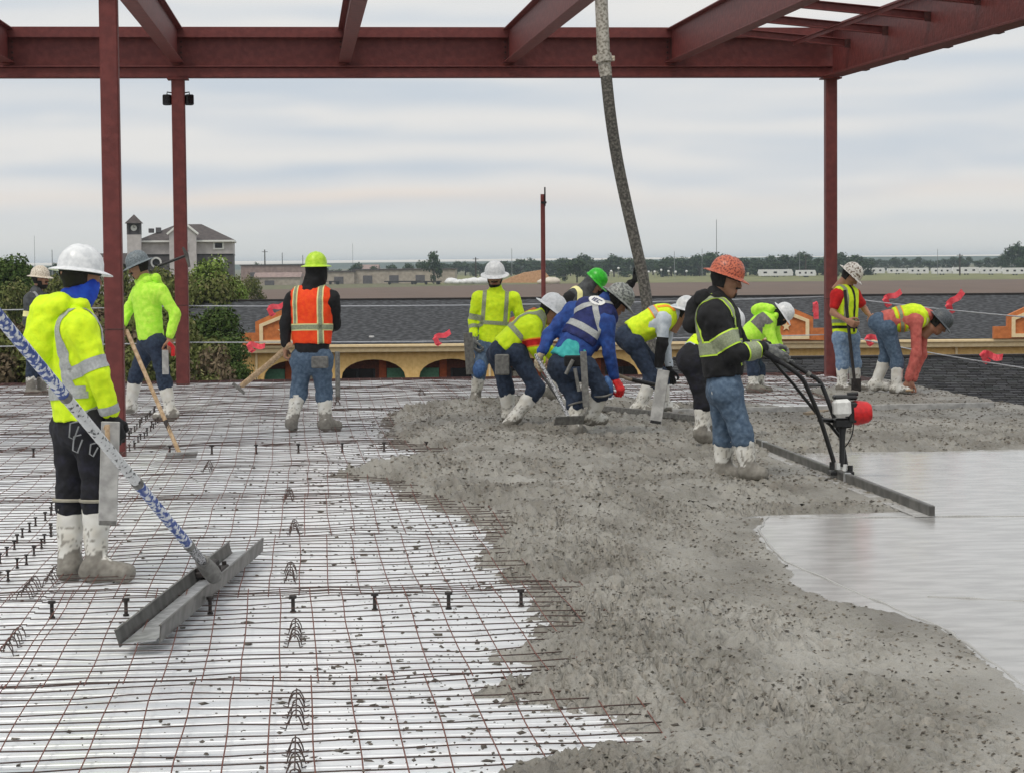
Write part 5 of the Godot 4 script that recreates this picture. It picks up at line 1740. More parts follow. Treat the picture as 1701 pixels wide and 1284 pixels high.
func make_hat(full: bool) -> ArrayMesh:
	# rim at y = 0, dome above, forward +z
	var b := MB.new()
	var N := 40
	var prof := []   # [radius factor, height, brim extra]
	for k in 9:
		var t := k / 8.0
		prof.append([sin(t * PI * 0.5), 0.128 * pow(cos(t * PI * 0.5), 0.85) + 0.012, 0.0])
	prof.append([1.01, 0.006, 0.004])
	prof.append([1.02, 0.001, 0.45])
	prof.append([1.02, -0.006, 0.95])
	prof.append([1.02, -0.011, 1.0])
	prof.append([1.02, -0.012, 0.93])
	prof.append([1.00, -0.006, 0.3])
	prof.append([0.96, 0.004, 0.0])
	prof.append([0.90, 0.05, 0.0])
	for k in prof.size():
		for q in N:
			var a := TAU * q / N
			var cx := sin(a); var cz := cos(a)
			var brim := 0.040 + 0.012 * maxf(cz, 0.0) + 0.004 * maxf(-cz, 0.0)
			if not full: brim = 0.006 + 0.058 * pow(maxf(cz, 0.0), 1.6)
			var r: float = prof[k][0]
			var e: float = prof[k][2] * brim
			var y: float = prof[k][1]
			# raised ribs over the crown
			if k > 0 and k < 7:
				var rib := exp(-pow(cx * r / 0.10, 2.0)) * 0.006 + exp(-pow((absf(cx * r) - 0.42) / 0.09, 2.0)) * 0.0045
				y += rib * cos(k / 8.0 * PI * 0.5 * 0.8)
			var px := cx * (0.110 * r + e); var pz_ := cz * (0.130 * r + e)
			if k >= 9 and k <= 14: y -= 0.006 * absf(cz) * prof[k][2] * (1.0 if cz > 0 else 0.5)
			b.v.append(Vector3(px, y, pz_)); b.n.append(Vector3.UP); b.c.append(Color(1, 1, 1))
	for k in prof.size() - 1:
		for q in N:
			var a := k * N + q; var c := k * N + (q + 1) % N
			b.i.append(a); b.i.append(c); b.i.append(a + N)
			b.i.append(c); b.i.append(c + N); b.i.append(a + N)
	var acc := PackedVector3Array(); acc.resize(b.v.size())
	for k in range(0, b.i.size(), 3):
		var m := (b.v[b.i[k + 2]] - b.v[b.i[k]]).cross(b.v[b.i[k + 1]] - b.v[b.i[k]])
		for q in 3: acc[b.i[k + q]] += m
	for k in acc.size(): b.n[k] = acc[k].normalized() if acc[k].length_squared() > 1e-14 else Vector3.UP
	if b.n[4 * N].y < 0:
		for k in b.n.size(): b.n[k] = -b.n[k]
		for k in range(0, b.i.size(), 3):
			var t := b.i[k + 1]; b.i[k + 1] = b.i[k + 2]; b.i[k + 2] = t
	return b.mesh()

# ---------- a person from joints read off the photograph ----------
var wrinkle := FastNoiseLite.new()
var mud_noise := FastNoiseLite.new()
func bounds(pts: Array, m: float) -> Array:
	var lo: Vector3 = pts[0]; var hi: Vector3 = pts[0]
	for p in pts:
		lo = lo.min(p); hi = hi.max(p)
	return [lo - Vector3(m, m, m), hi + Vector3(m, m, m)]
func frame_of(fwd: Vector3, up: Vector3) -> Basis:
	var z := fwd.normalized()
	var x := up.cross(z).normalized()
	return Basis(x, z.cross(x), z)
func person(S: Dictionary) -> Dictionary:
	var D: float = S.D
	var cell: float = S.get("cell", 0.016)
	var jp: Dictionary = S.j
	var pel: Array = jp.pelvis
	var base := pd(pel[0], pel[1], D)
	base.y = 0.0
	var root := thing("person", S.label, "person", base)
	var J := {}
	for k in jp: J[k] = pd(jp[k][0], jp[k][1], D + (jp[k][2] if jp[k].size() > 2 else 0.0)) - base
	var su: Vector3 = (J.neck - J.pelvis).normalized()
	var side: Vector3 = (J.shl - J.shr)
	side = (side - su * side.dot(su)).normalized()
	var fwd := side.cross(su).normalized()
	var B: float = S.get("bulk", 1.04)
	var hf: Vector3 = cv(S.face[0], S.face[1], S.face[2]).normalized()
	var hu: Vector3 = cv(S.crown[0], S.crown[1], S.crown[2]).normalized() if S.has("crown") else Vector3.UP
	var hb := frame_of(hf, hu)
	var hx := Transform3D(hb, J.head)
	var chest: Vector3 = J.neck - su * 0.17
	var skin: Color = S.get("skin", Color(0.32, 0.165, 0.10))
	# --- body: one surface, head and hands on finer grids ---
	var bd := MB.new()
	var bnd := bounds(J.values(), 0.14)
	var f := Fld.new(bnd[0], bnd[1], 0.028)
	f.cap(J.pelvis, chest, 0.085, 0.105, 0.05, fwd, 1.3)
	f.cap(J.shl.lerp(J.neck, 0.2), J.shr.lerp(J.neck, 0.2), 0.05, 0.05, 0.05)
	f.cap(J.neck - su * 0.08, J.head - hb.y * 0.10 - hb.z * 0.02, 0.055, 0.050, 0.04)
	for s in ["l", "r"]:
		f.cap(J["sh" + s], J["el" + s], 0.046, 0.040, 0.04)
		f.cap(J["el" + s], J["wr" + s], 0.041, 0.029, 0.02)
		f.cap(J["hp" + s], J["kn" + s], 0.07, 0.05, 0.05)
		f.cap(J["kn" + s], J["an" + s], 0.05, 0.04, 0.03)
	var bm := f.build()
	bd.append_mesh(bm, Transform3D.IDENTITY, skin)
	bd.append_mesh(head_src, hx, skin)
	var hands := {}
	for s in ["l", "r"]:
		var hd: Vector3 = (J["wr" + s] - J["el" + s]).normalized()
		if S.has("hand" + s): hd = cv(S["hand" + s][0], S["hand" + s][1], S["hand" + s][2]).normalized()
		var palm: Vector3 = cv(S["palm" + s][0], S["palm" + s][1], S["palm" + s][2]) if S.has("palm" + s) else (-side if s == "l" else side)
		palm = (palm - hd * palm.dot(hd)).normalized()
		var xx := hd.cross(palm).normalized()
		# thumb on +x for a right hand seen with y along the fingers and z the palm; mirrored for the left
		var hbs := Basis(xx * (1.0 if s == "r" else -1.0), hd, palm)
		hands[s] = Transform3D(hbs.scaled_local(Vector3(1.08, 1.08, 1.08)), J["wr" + s] + hd * 0.02)
		var src := hand_grip if S.get("grip" + s, true) else hand_open
		if S.get("gloves", "") == "":
			bd.append_mesh(src, hands[s], skin)
	var bo := put(bd, "body", mats.skin, root)
	bo.set_meta("label", "body with bare face%s" % ("" if S.get("gloves", "") else " and hands"))
	if S.get("gloves", ""):
		for s in ["l", "r"]:
			var g := MB.new()
			g.append_mesh(hand_grip if S.get("grip" + s, true) else hand_open, Transform3D(hands[s].basis * 1.12, hands[s].origin))
			var w0: Vector3 = J["wr" + s]; var e0: Vector3 = J["el" + s]
			g.tube([w0.lerp(e0, 0.22), w0.lerp(e0, 0.05), w0 + (w0 - e0).normalized() * 0.02], [0.044, 0.040, 0.033], 10)
			var gm: String = S.gloves
			if S.has("glove" + s): gm = S["glove" + s]
			put(g, "glove", mats[gm], root)
	# --- trousers ---
	var tb := bounds([J.pelvis + su * 0.1, J.hpl, J.hpr, J.knl, J.knr, J.anl, J.anr], 0.2)
	var t := Fld.new(tb[0], tb[1], cell)
	t.cap(J.hpl, J.hpr, 0.118 * B, 0.118 * B, 0.06, fwd, 1.05)
	t.cap(J.pelvis - su * 0.02, J.pelvis + su * 0.14, 0.150 * B, 0.140 * B, 0.05, fwd, 1.28)
	for s in ["l", "r"]:
		var kn: Vector3 = J["kn" + s]; var an: Vector3 = J["an" + s]
		t.cap(J["hp" + s], kn, 0.103 * B, 0.076 * B, 0.035)
		var bt: float = S.get("boot_top", 0.24)
		t.cap(kn, kn.lerp(an, bt), 0.077 * B, 0.076 * B, 0.03)
		t.cap(kn.lerp(an, bt - 0.10), kn.lerp(an, bt - 0.03), 0.086, 0.085, 0.015)
		t.cap(kn.lerp(an, bt), kn.lerp(an, bt + 0.3), 0.066, 0.05, 0.01)
	wrinkle.frequency = 7.0
	wrinkle.fractal_type = FastNoiseLite.FRACTAL_RIDGED
	var tm := t.build(wrinkle, 0.011)
	wrinkle.fractal_type = FastNoiseLite.FRACTAL_FBM
	var tmb := MB.new(); tmb.append_mesh(tm, Transform3D.IDENTITY)
	var tro := put(tmb, "trousers", mats[S.trousers], root)
	# --- boots ---
	for s in ["l", "r"]:
		var kn: Vector3 = J["kn" + s]; var an: Vector3 = J["an" + s]; var to: Vector3 = J["to" + s]
		var top: Vector3 = kn.lerp(an, S.get("boot_top", 0.24))
		var shin := (an - kn).normalized()
		var fd := (to - an); fd = (fd - shin * fd.dot(shin)).normalized()
		var dn := fd.cross(shin.cross(fd)).normalized()
		var toe_dir := (to - an).normalized()
		var bb := bounds([top, an, to], 0.14)
		var bf := Fld.new(bb[0], bb[1], minf(cell, 0.014))
		bf.cap(top - shin * 0.06, an, 0.081, 0.060, 0.02)
		var heel := an + shin * 0.045 - toe_dir * 0.045
		bf.cap(an, an + shin * 0.05, 0.058, 0.05, 0.03)
		bf.cap(heel, to - toe_dir * 0.02, 0.047, 0.046, 0.045)
		bf.cap(an + toe_dir * 0.05, to - toe_dir * 0.01, 0.048, 0.047, 0.03)
		bf.cut(-shin, top)
		wrinkle.frequency = 9.0
		var bm2 := bf.build(wrinkle, 0.011)
		var col := PackedColorArray()
		var mud: float = S.get("mud", 0.2)
		for p in bm2.v:
			var hgt: float = p.y
			var nz := mud_noise.get_noise_3dv(p * 9.0 + base)
			var nz2 := mud_noise.get_noise_3dv(p * 30.0 + base)
			var c := Color(0.60, 0.575, 0.51).lerp(Color(0.71, 0.70, 0.66), clampf(0.5 + nz * 1.2, 0, 1))
			if hgt + nz * 0.06 + nz2 * 0.025 < mud: c = Color(0.17, 0.155, 0.132).lerp(Color(0.25, 0.235, 0.205), clampf(0.5 + nz2, 0, 1))
			elif nz2 > 0.30 and hgt < mud + 0.14: c = Color(0.30, 0.28, 0.245)
			col.append(c)
		bm2.c = col
		var bmb := MB.new(); bmb.append_mesh(bm2, Transform3D.IDENTITY)
		put(bmb, "boot", mats.boot, root)
	# --- upper garment ---
	var garm := {}
	var tp: Dictionary = S.top
	var k2: float = tp.get("r", 1.0) * B
	var hem: float = tp.get("hem", 0.02)
	var gb := bounds([J.pelvis - su * 0.2, J.neck + su * 0.1, J.shl, J.shr, J.ell, J.elr, J.wrl, J.wrr], 0.2)
	var g2 := Fld.new(gb[0], gb[1], cell)
	var low: Vector3 = J.pelvis - su * hem
	g2.cap(low - su * 0.03, chest, 0.162 * k2, 0.185 * k2, 0.05, fwd, 1.30)
	g2.cut(-su, low)
	g2.cap(J.shl.lerp(J.neck, 0.25) - su * 0.035, J.shr.lerp(J.neck, 0.25) - su * 0.035, 0.088 * k2, 0.088 * k2, 0.07)
	if tp.get("collar", true): g2.cap(J.neck - su * 0.02, J.neck + su * 0.035, 0.088, 0.078, 0.05)
	var bare: bool = tp.get("short", false)
	for s in ["l", "r"]:
		var sh: Vector3 = J["sh" + s]; var el: Vector3 = J["el" + s]; var wr: Vector3 = J["wr" + s]
		if bare:
			g2.cap(sh, sh.lerp(el, 0.62), 0.080 * k2, 0.068 * k2, 0.05)
		else:
			g2.cap(sh, el, 0.075 * k2, 0.061 * k2, 0.05)
			g2.cap(el, el.lerp(wr, 0.88), 0.062 * k2, 0.050 * k2, 0.02)
	wrinkle.frequency = 5.5
	wrinkle.fractal_type = FastNoiseLite.FRACTAL_RIDGED
	garm.top = g2.build(wrinkle, 0.013)
	wrinkle.fractal_type = FastNoiseLite.FRACTAL_FBM
	wrinkle.frequency = 8.0
	var gmb := MB.new(); gmb.append_mesh(garm.top, Transform3D.IDENTITY)
	put(gmb, tp.get("called", "jacket"), mats[tp.mat], root)
	if tp.get("hood", false):
		var hbn := bounds([J.neck], 0.42)
		var hdf := Fld.new(hbn[0], hbn[1], minf(cell, 0.014))
		var bk: Vector3 = J.neck - fwd * 0.085
		hdf.cap(bk + side * 0.085 + su * 0.02, bk - side * 0.085 + su * 0.02, 0.060, 0.060, 0.04)
		hdf.cap(bk - fwd * 0.04 - su * 0.03, bk - fwd * 0.10 - su * tp.get("hood_len", 0.18), 0.088 * tp.get("hood_r", 1.0), 0.078 * tp.get("hood_r", 1.0), 0.025)
		hdf.cap(J.neck + side * 0.09 + fwd * 0.02 + su * 0.01, J.neck + fwd * 0.07 - su * 0.05, 0.045, 0.04, 0.03)
		hdf.cap(J.neck - side * 0.09 + fwd * 0.02 + su * 0.01, J.neck + fwd * 0.07 - su * 0.05, 0.045, 0.04, 0.03)
		wrinkle.frequency = 10.0
		var hmb := MB.new(); hmb.append_mesh(hdf.build(wrinkle, 0.016), Transform3D.IDENTITY)
		put(hmb, "hood", mats[tp.mat], root)
	if S.has("tail"):
		# shirt tail below the jacket
		var tl := Fld.new(gb[0], gb[1], cell)
		tl.cap(low - su * 0.06, low + su * 0.1, 0.164 * k2, 0.160 * k2, 0.03, fwd, 1.26)
		tl.cut(-su, low - su * 0.045)
		var tlm := MB.new(); tlm.append_mesh(tl.build(wrinkle, 0.012), Transform3D.IDENTITY)
		put(tlm, "shirt_tail", mats[S.tail], root)
	if S.has("vest"):
		var vt: Dictionary = S.vest
		var v := Fld.new(gb[0], gb[1], cell)
		var vlow: Vector3 = J.pelvis - su * vt.get("hem", 0.0)
		v.cap(vlow - su * 0.03, chest, 0.178 * k2, 0.200 * k2, 0.05, fwd, 1.28)
		v.cap(J.shl.lerp(J.neck, 0.42) - su * 0.02, J.shr.lerp(J.neck, 0.42) - su * 0.02, 0.094 * k2, 0.094 * k2, 0.06)
		v.cut(-su, vlow)
		for s in ["l", "r"]:
			# arm holes
			v.cut((side if s == "l" else -side), J["sh" + s] + (side if s == "l" else -side) * 0.015)
		v.cut(su, J.neck + su * 0.045)
		garm.vest = v.build(wrinkle, 0.014)
		var vmb := MB.new(); vmb.append_mesh(garm.vest, Transform3D.IDENTITY)
		put(vmb, "vest", mats[vt.mat], root)
	# --- bands of tape ---
	var hgt_t: float = (J.neck - J.pelvis).length()
	for bn in S.get("bands", []):
		var src: Dictionary = garm[bn[0]]
		var spec: Array = bn[2]
		var org := Vector3.ZERO
		var bx := Basis(side, su, fwd)
		var half := Vector3(0.5, 0.5, 0.5)
		var face := Vector3.ZERO
		if bn[1] == "waist":
			org = J.pelvis + su * hgt_t * (spec[0] + spec[1]) * 0.5
			half = Vector3(0.26 * B if bn[0] == "top" else 0.3, absf(spec[1] - spec[0]) * hgt_t * 0.5, 0.3)
		elif bn[1] == "strap":
			org = J.pelvis + side * (spec[0] + spec[1]) * 0.5 + su * hgt_t * (spec[2] + spec[3]) * 0.5
			half = Vector3(absf(spec[1] - spec[0]) * 0.5, absf(spec[3] - spec[2]) * hgt_t * 0.5, 0.4)
			if spec[4] != 0.0: face = fwd * spec[4]
		elif bn[1] == "diag":
			bx = Basis(fwd, spec[2]) * bx
			org = J.pelvis + side * spec[0] + su * hgt_t * spec[1]
			half = Vector3(spec[3], spec[4], 0.4)
			face = fwd * spec[5]
		elif bn[1] == "arm":
			var a: Vector3 = J[("sh" if spec[1] == 0 else "el") + spec[0]]
			var e: Vector3 = J[("el" if spec[1] == 0 else "wr") + spec[0]]
			var ad := (e - a).normalized()
			var ax := ad.cross(fwd).normalized()
			bx = Basis(ax, ad, ax.cross(ad))
			org = a.lerp(e, (spec[2] + spec[3]) * 0.5)
			half = Vector3(0.115, (e - a).length() * absf(spec[3] - spec[2]) * 0.5, 0.115)
		var mt: Array = bn[3]
		var avoid := []
		if bn[0] == "top" and bn[1] in ["waist", "strap"]:
			for s in ["l", "r"]:
				avoid.append([(J["sh" + s] as Vector3).lerp(J["el" + s], 0.35), J["el" + s], 0.098 * k2])
				avoid.append([J["el" + s], J["wr" + s], 0.086 * k2])
		for q in mt.size():
			var bm3 := MB.new()
			var hh := half
			if q == 0 and mt.size() > 1:
				# contrast edging shows past the silver tape
				if bn[1] == "strap" or bn[1] == "diag": hh.x += 0.012
				else: hh.y += 0.012
			clip_box(src, org, bx, hh, 0.004 + 0.003 * q, bm3, face, avoid)
			if bm3.v.size() > 2: put(bm3, "tape", mats[mt[q]], root)
	# --- head wear, hair ---
	var hr := MB.new()
	if S.get("hair", true):
		clip_box(head_src, Vector3(0, 0.03, -0.055), Basis(), Vector3(0.12, 0.085, 0.055), 0.006, hr)
		clip_box(head_src, Vector3(0, 0.10, 0.0), Basis(), Vector3(0.12, 0.05, 0.10), 0.006, hr)
		clip_box(head_src, Vector3(0.031, 0.026, 0.1), Basis(), Vector3(0.016, 0.0035, 0.04), 0.003, hr)
		clip_box(head_src, Vector3(-0.031, 0.026, 0.1), Basis(), Vector3(0.016, 0.0035, 0.04), 0.003, hr)
	if S.get("beard", 0) >= 1:
		clip_box(head_src, Vector3(0, -0.041, 0.1), Basis(), Vector3(0.034, 0.010, 0.05), 0.006, hr)
		clip_box(head_src, Vector3(0, -0.092, 0.1), Basis(), Vector3(0.024, 0.018, 0.05), 0.006, hr)
	if S.get("beard", 0) >= 2:
		clip_box(head_src, Vector3(0, -0.100, 0.06), Basis(), Vector3(0.09, 0.026, 0.075), 0.008, hr)
		clip_box(head_src, Vector3(0, -0.062, 0.025), Basis(), Vector3(0.09, 0.04, 0.028), 0.006, hr)
	if hr.v.size() > 2:
		var hm := MB.new()
		hm.append_mesh({"v": hr.v, "n": hr.n, "i": hr.i}, hx)
		put(hm, "hair", mats.hair, root)
	if S.has("hat"):
		var tilt: float = S.get("hat_tilt", 0.10)
		var hxf := hx * Transform3D(Basis(Vector3.RIGHT, tilt).scaled(Vector3.ONE * S.get("hat_size", 1.0)), Vector3(0, 0.042, -0.004))
		var hat := mi(hat_full if S.get("brim", true) else hat_cap, "hard_hat", mats[S.hat], root, hxf)
		var bnm := MB.new()
		var ring := []
		for q in 25: ring.append(Vector3(sin(TAU * q / 24.0) * 0.092, -0.012, cos(TAU * q / 24.0) * 0.110))
		bnm.tube(ring, 0.011, 6, false)
		put(bnm, "headband", mats.black_cloth, hat)
	if S.has("cover"):
		# cloth round head and neck: hood, balaclava or gaiter
		var cvx: Array = S.cover
		var cb := bounds([J.head, J.neck], 0.2)
		var cf := Fld.new(cb[0], cb[1], minf(cell, 0.012))
		if cvx[0] == "hood":
			cf.cap(J.head + hb.y * 0.02 - hb.z * 0.01, J.head - hb.y * 0.07 - hb.z * 0.01, 0.112, 0.102, 0.03)
			cf.cap(J.head - hb.y * 0.09 - hb.z * 0.02, J.neck - su * 0.03, 0.100, 0.125, 0.05)
			cf.cut(hb.z, J.head + hb.z * 0.055)
		elif cvx[0] == "mask":
			cf.cap(J.head + hb.y * 0.02, J.head - hb.y * 0.06 + hb.z * 0.015, 0.102, 0.086, 0.03)
			cf.cap(J.head - hb.y * 0.09, J.neck, 0.075, 0.095, 0.04)
			cf.cap(J.head - hb.y * 0.03 + hb.z * 0.09, J.head - hb.y * 0.045 + hb.z * 0.09, 0.026, 0.026, 0.03)
		elif cvx[0] == "gaiter":
			cf.cap(J.head - hb.y * 0.045 + hb.z * 0.012, J.head - hb.y * 0.09 - hb.z * 0.0, 0.094, 0.086, 0.03)
			cf.cap(J.head - hb.y * 0.10 - hb.z * 0.02, J.neck + su * 0.01, 0.082, 0.088, 0.03)
			cf.cut(hb.y * 0.9 + hb.z * -0.42, J.head - hb.y * 0.022)
		wrinkle.frequency = 14.0
		var cmb := MB.new(); cmb.append_mesh(cf.build(wrinkle, 0.012), Transform3D.IDENTITY)
		put(cmb, "hood" if cvx[0] == "hood" else ("balaclava" if cvx[0] == "mask" else "neck_gaiter"), mats[cvx[1]], root)
	# --- belt ---
	if S.get("belt", true):
		var blt := MB.new()
		var ring := []
		for q in 25: ring.append(J.pelvis + su * 0.10 + side * sin(TAU * q / 24.0) * 0.136 * B + fwd * cos(TAU * q / 24.0) * 0.106 * B)
		blt.tube(ring, 0.014, 6, false)
		put(blt, "belt", mats.black_cloth, root)
	return {"root": root, "J": J, "base": base, "su": su, "side": side, "fwd": fwd, "hands": hands, "garm": garm, "trousers": tm, "hx": hx}
# ---------- the crew ----------
var crew := {}
func build_people() -> void:
	wrinkle.seed = 41; wrinkle.fractal_octaves = 3
	mud_noise.seed = 42; mud_noise.frequency = 1.0; mud_noise.fractal_octaves = 2
	head_src = make_head()
	hand_grip = make_hand(1.0)
	hand_open = make_hand(0.42)
	hat_full = make_hat(true)
	hat_cap = make_hat(false)
	var silver := ["reflective"]
	var lime_silver := ["band_lime", "reflective_dull"]
	var pale_silver := ["band_pale", "reflective_dull"]
	var or_silver := ["band_orange", "reflective"]
	crew.jacket = person({"label": "worker in lime hooded jacket and white hard hat, back turned, beside the nearest column", "D": 11.82, "cell": 0.012, "bulk": 1.03,
		"j": {"pelvis": [130, 700], "neck": [118, 512], "head": [133, 462], "shl": [98, 532, 0.17], "shr": [134, 545, -0.19], "ell": [92, 625, 0.24], "elr": [162, 622, -0.2], "wrl": [130, 690, 0.24], "wrr": [183, 690, -0.14],
			"hpl": [118, 712, 0.07], "hpr": [152, 712, -0.07], "knl": [116, 815, 0.08], "knr": [160, 815, -0.06], "anl": [116, 938, 0.07], "anr": [158, 938, -0.04], "tol": [136, 950, 0.2], "tor": [212, 953, -0.10]},
		"face": [0.82, -0.08, -0.55], "hat": "hat_white", "hat_tilt": 0.05, "hat_size": 0.98, "hair": true, "cover": ["gaiter", "gaiter"], "gloves": "glove_black", "trousers": "navy_work", "mud": 0.15,
		"top": {"mat": "lime", "r": 1.06, "hem": 0.0, "hood": true, "hood_len": 0.20, "hood_r": 1.2, "called": "hooded_jacket"},
		"bands": [["top", "waist", [0.20, 0.31], silver], ["top", "strap", [-0.165, -0.115, 0.31, 0.98, 0.0], silver], ["top", "arm", ["r", 0, 0.66, 0.92], silver], ["top", "arm", ["r", 1, 0.74, 0.93], silver], ["top", "arm", ["l", 0, 0.66, 0.92], silver]]})
	crew.grey = person({"label": "bearded worker in grey jacket and cream hard hat behind the lime jacket", "D": 29.3, "cell": 0.018,
		"j": {"pelvis": [60, 568], "neck": [60, 486], "head": [66, 464], "shl": [72, 496, 0.17], "shr": [48, 497, -0.15], "ell": [78, 535, 0.15], "elr": [44, 534, -0.15], "wrl": [82, 560, 0.1], "wrr": [62, 558, -0.25],
			"hpl": [66, 572, 0.08], "hpr": [54, 572, -0.08], "knl": [68, 615, 0.08], "knr": [52, 615, -0.08], "anl": [68, 652, 0.08], "anr": [50, 652, -0.08], "tol": [84, 655, 0.08], "tor": [66, 656, -0.08]},
		"face": [1.0, 0.0, 0.25], "hat": "hat_cream", "beard": 2, "gloves": "glove_black", "trousers": "jeans_dark", "top": {"mat": "grey_cloth", "hem": 0.04},
		"bands": [["top", "arm", ["r", 0, 0.55, 0.8], ["band_pale"]], ["top", "strap", [-0.15, -0.1, 0.5, 1.1, 1.0], ["reflective"]]]})
	crew.hoodie = person({"label": "worker in lime green hoodie and grey hard hat walking past the corner column", "D": 24.0, "cell": 0.016,
		"j": {"pelvis": [250, 566], "neck": [240, 468], "head": [230, 444], "shl": [267, 484, -0.15], "shr": [228, 488, 0.17], "ell": [291, 522, -0.16], "elr": [214, 512, 0.22], "wrl": [281, 562, -0.20], "wrr": [204, 540, 0.12],
			"hpl": [260, 572, -0.08], "hpr": [245, 572, 0.08], "knl": [271, 628, -0.10], "knr": [226, 620, 0.08], "anl": [283, 684, -0.10], "anr": [216, 672, 0.10], "tol": [258, 694, -0.12], "tor": [196, 682, 0.1]},
		"face": [-0.95, -0.30, 0.15], "hat": "hat_grey", "beard": 1, "trousers": "jeans_dark", "mud": 0.10, "handl": [0.1, -1, 0.1],
		"top": {"mat": "lime_green", "r": 1.0, "hem": 0.0, "hood": true, "hood_len": 0.14, "called": "hoodie"}})
	crew.orange = person({"label": "worker seen from behind in orange vest, black hoodie and lime hard hat", "D": 22.3, "cell": 0.014,
		"j": {"pelvis": [518, 588], "neck": [517, 480], "head": [525, 448], "shl": [484, 497, 0.04], "shr": [552, 496, -0.02], "ell": [474, 540, 0.02], "elr": [556, 538, 0.12], "wrl": [474, 575, 0.02], "wrr": [540, 552, 0.34],
			"hpl": [502, 598, 0.02], "hpr": [533, 598, -0.02], "knl": [497, 650, 0.06], "knr": [538, 652, 0.06], "anl": [484, 698, -0.10], "anr": [540, 700, -0.02], "tol": [486, 711, 0.06], "tor": [562, 708, 0.10]},
		"face": [0.25, 0.0, -0.97], "hat": "hat_lime", "hat_tilt": 0.0, "cover": ["hood", "black_cloth"], "trousers": "jeans", "mud": 0.17, "bulk": 1.12, "gripr": false,
		"top": {"mat": "black_cloth", "r": 0.98, "hem": 0.0, "called": "hoodie"}, "vest": {"mat": "vest_orange", "hem": -0.10},
		"bands": [["vest", "waist", [0.37, 0.44], pale_silver], ["vest", "strap", [0.125, 0.155, 0.46, 1.2, -1.0], pale_silver], ["vest", "strap", [-0.135, -0.10, 0.05, 1.2, -1.0], pale_silver]]})
	crew.standing = person({"label": "worker standing upright in yellow long-sleeved shirt and white hard hat with grey gloves", "D": 25.40, "cell": 0.018,
		"j": {"pelvis": [818, 572], "neck": [824, 484], "head": [822, 461], "shl": [855, 495, 0.0], "shr": [793, 495, 0.0], "ell": [866, 535, 0.02], "elr": [786, 533, 0.02], "wrl": [858, 570, -0.08], "wrr": [788, 563, -0.06],
			"hpl": [830, 580], "hpr": [805, 580], "knl": [836, 625], "knr": [797, 613, -0.12], "anl": [840, 664], "anr": [790, 660], "tol": [846, 669, -0.14], "tor": [786, 668, -0.14]},
		"face": [-0.05, -0.12, 1.0], "hat": "hat_white", "hat_size": 1.08, "beard": 2, "gloves": "glove_grey", "trousers": "jeans", "mud": 0.20,
		"top": {"mat": "lime", "r": 0.97, "hem": 0.0, "called": "shirt"},
		"bands": [["top", "waist", [0.36, 0.43], ["reflective_dull"]], ["top", "strap", [-0.15, -0.105, 0.43, 1.1, 1.0], ["reflective_dull"]], ["top", "strap", [0.105, 0.15, 0.43, 1.1, 1.0], ["reflective_dull"]], ["top", "arm", ["r", 0, 0.7, 0.95], ["reflective_dull"]], ["top", "arm", ["r", 1, 0.25, 0.45], ["reflective_dull"]]]})
	crew.bending = person({"label": "worker bending in lime shirt and white hard hat beside the blue vest", "D": 21.50, "cell": 0.016,
		"j": {"pelvis": [838, 578], "neck": [896, 527], "head": [914, 518], "shl": [896, 535, 0.17], "shr": [884, 544, -0.15], "ell": [905, 575, 0.22], "elr": [888, 578, -0.16], "wrl": [925, 600, 0.2], "wrr": [900, 600, -0.05],
			"hpl": [828, 590, 0.10], "hpr": [858, 588, -0.10], "knl": [840, 640, 0.10], "knr": [892, 645, -0.10], "anl": [846, 690, 0.12], "anr": [856, 692, -0.10], "tol": [856, 698, 0.12], "tor": [842, 706, -0.10]},
		"face": [0.85, -0.5, 0.15], "crown": [0.35, 0.9, 0.0], "hat": "hat_white", "hat_size": 1.04, "trousers": "jeans_dark", "mud": 0.17, "beard": 1,
		"top": {"mat": "lime", "r": 1.02, "hem": 0.02, "called": "shirt"},
		"bands": [["top", "waist", [0.36, 0.47], ["reflective_dull"]], ["top", "strap", [-0.12, -0.07, 0.47, 1.15, 0.0], ["reflective_dull"]], ["top", "strap", [0.07, 0.12, 0.47, 1.15, 0.0], ["reflective_dull"]], ["top", "arm", ["r", 0, 0.6, 0.9], ["band_orange", "red_shirt"]]]})
	crew.blue = person({"label": "worker bending in royal blue jacket and blue vest with silver cross tape", "D": 20.20, "cell": 0.014,
		"j": {"pelvis": [943, 598], "neck": [1004, 505, 0.1], "head": [1024, 503, 0.12], "shl": [950, 515, 0.14], "shr": [1007, 538, -0.06], "ell": [914, 555, 0.12], "elr": [1012, 588, -0.06], "wrl": [899, 588, 0.0], "wrr": [1021, 628, 0.0],
			"hpl": [930, 612, 0.06], "hpr": [972, 612, -0.06], "knl": [955, 662, 0.04], "knr": [1000, 645, -0.04], "anl": [956, 710, 0.0], "anr": [984, 690, 0.08], "tol": [968, 718, 0.14], "tor": [1004, 697, 0.12]},
		"face": [0.75, -0.55, -0.45], "crown": [0.5, 0.85, 0.05], "hat": "hat_stickers", "hat_size": 1.08, "gloves": "glove_tan", "glover": "glove_red", "trousers": "jeans_dark", "mud": 0.22, "handr": [0.45, -0.85, 0.1], "tail": "teal",
		"top": {"mat": "royal", "r": 1.04, "hem": -0.02, "called": "jacket"}, "vest": {"mat": "royal_dark", "hem": -0.20},
		"bands": [["vest", "waist", [0.44, 0.54], silver], ["vest", "diag", [0.055, 0.80, 0.75, 0.026, 0.30, -1.0], silver], ["vest", "diag", [-0.055, 0.80, -0.75, 0.026, 0.30, -1.0], silver]]})
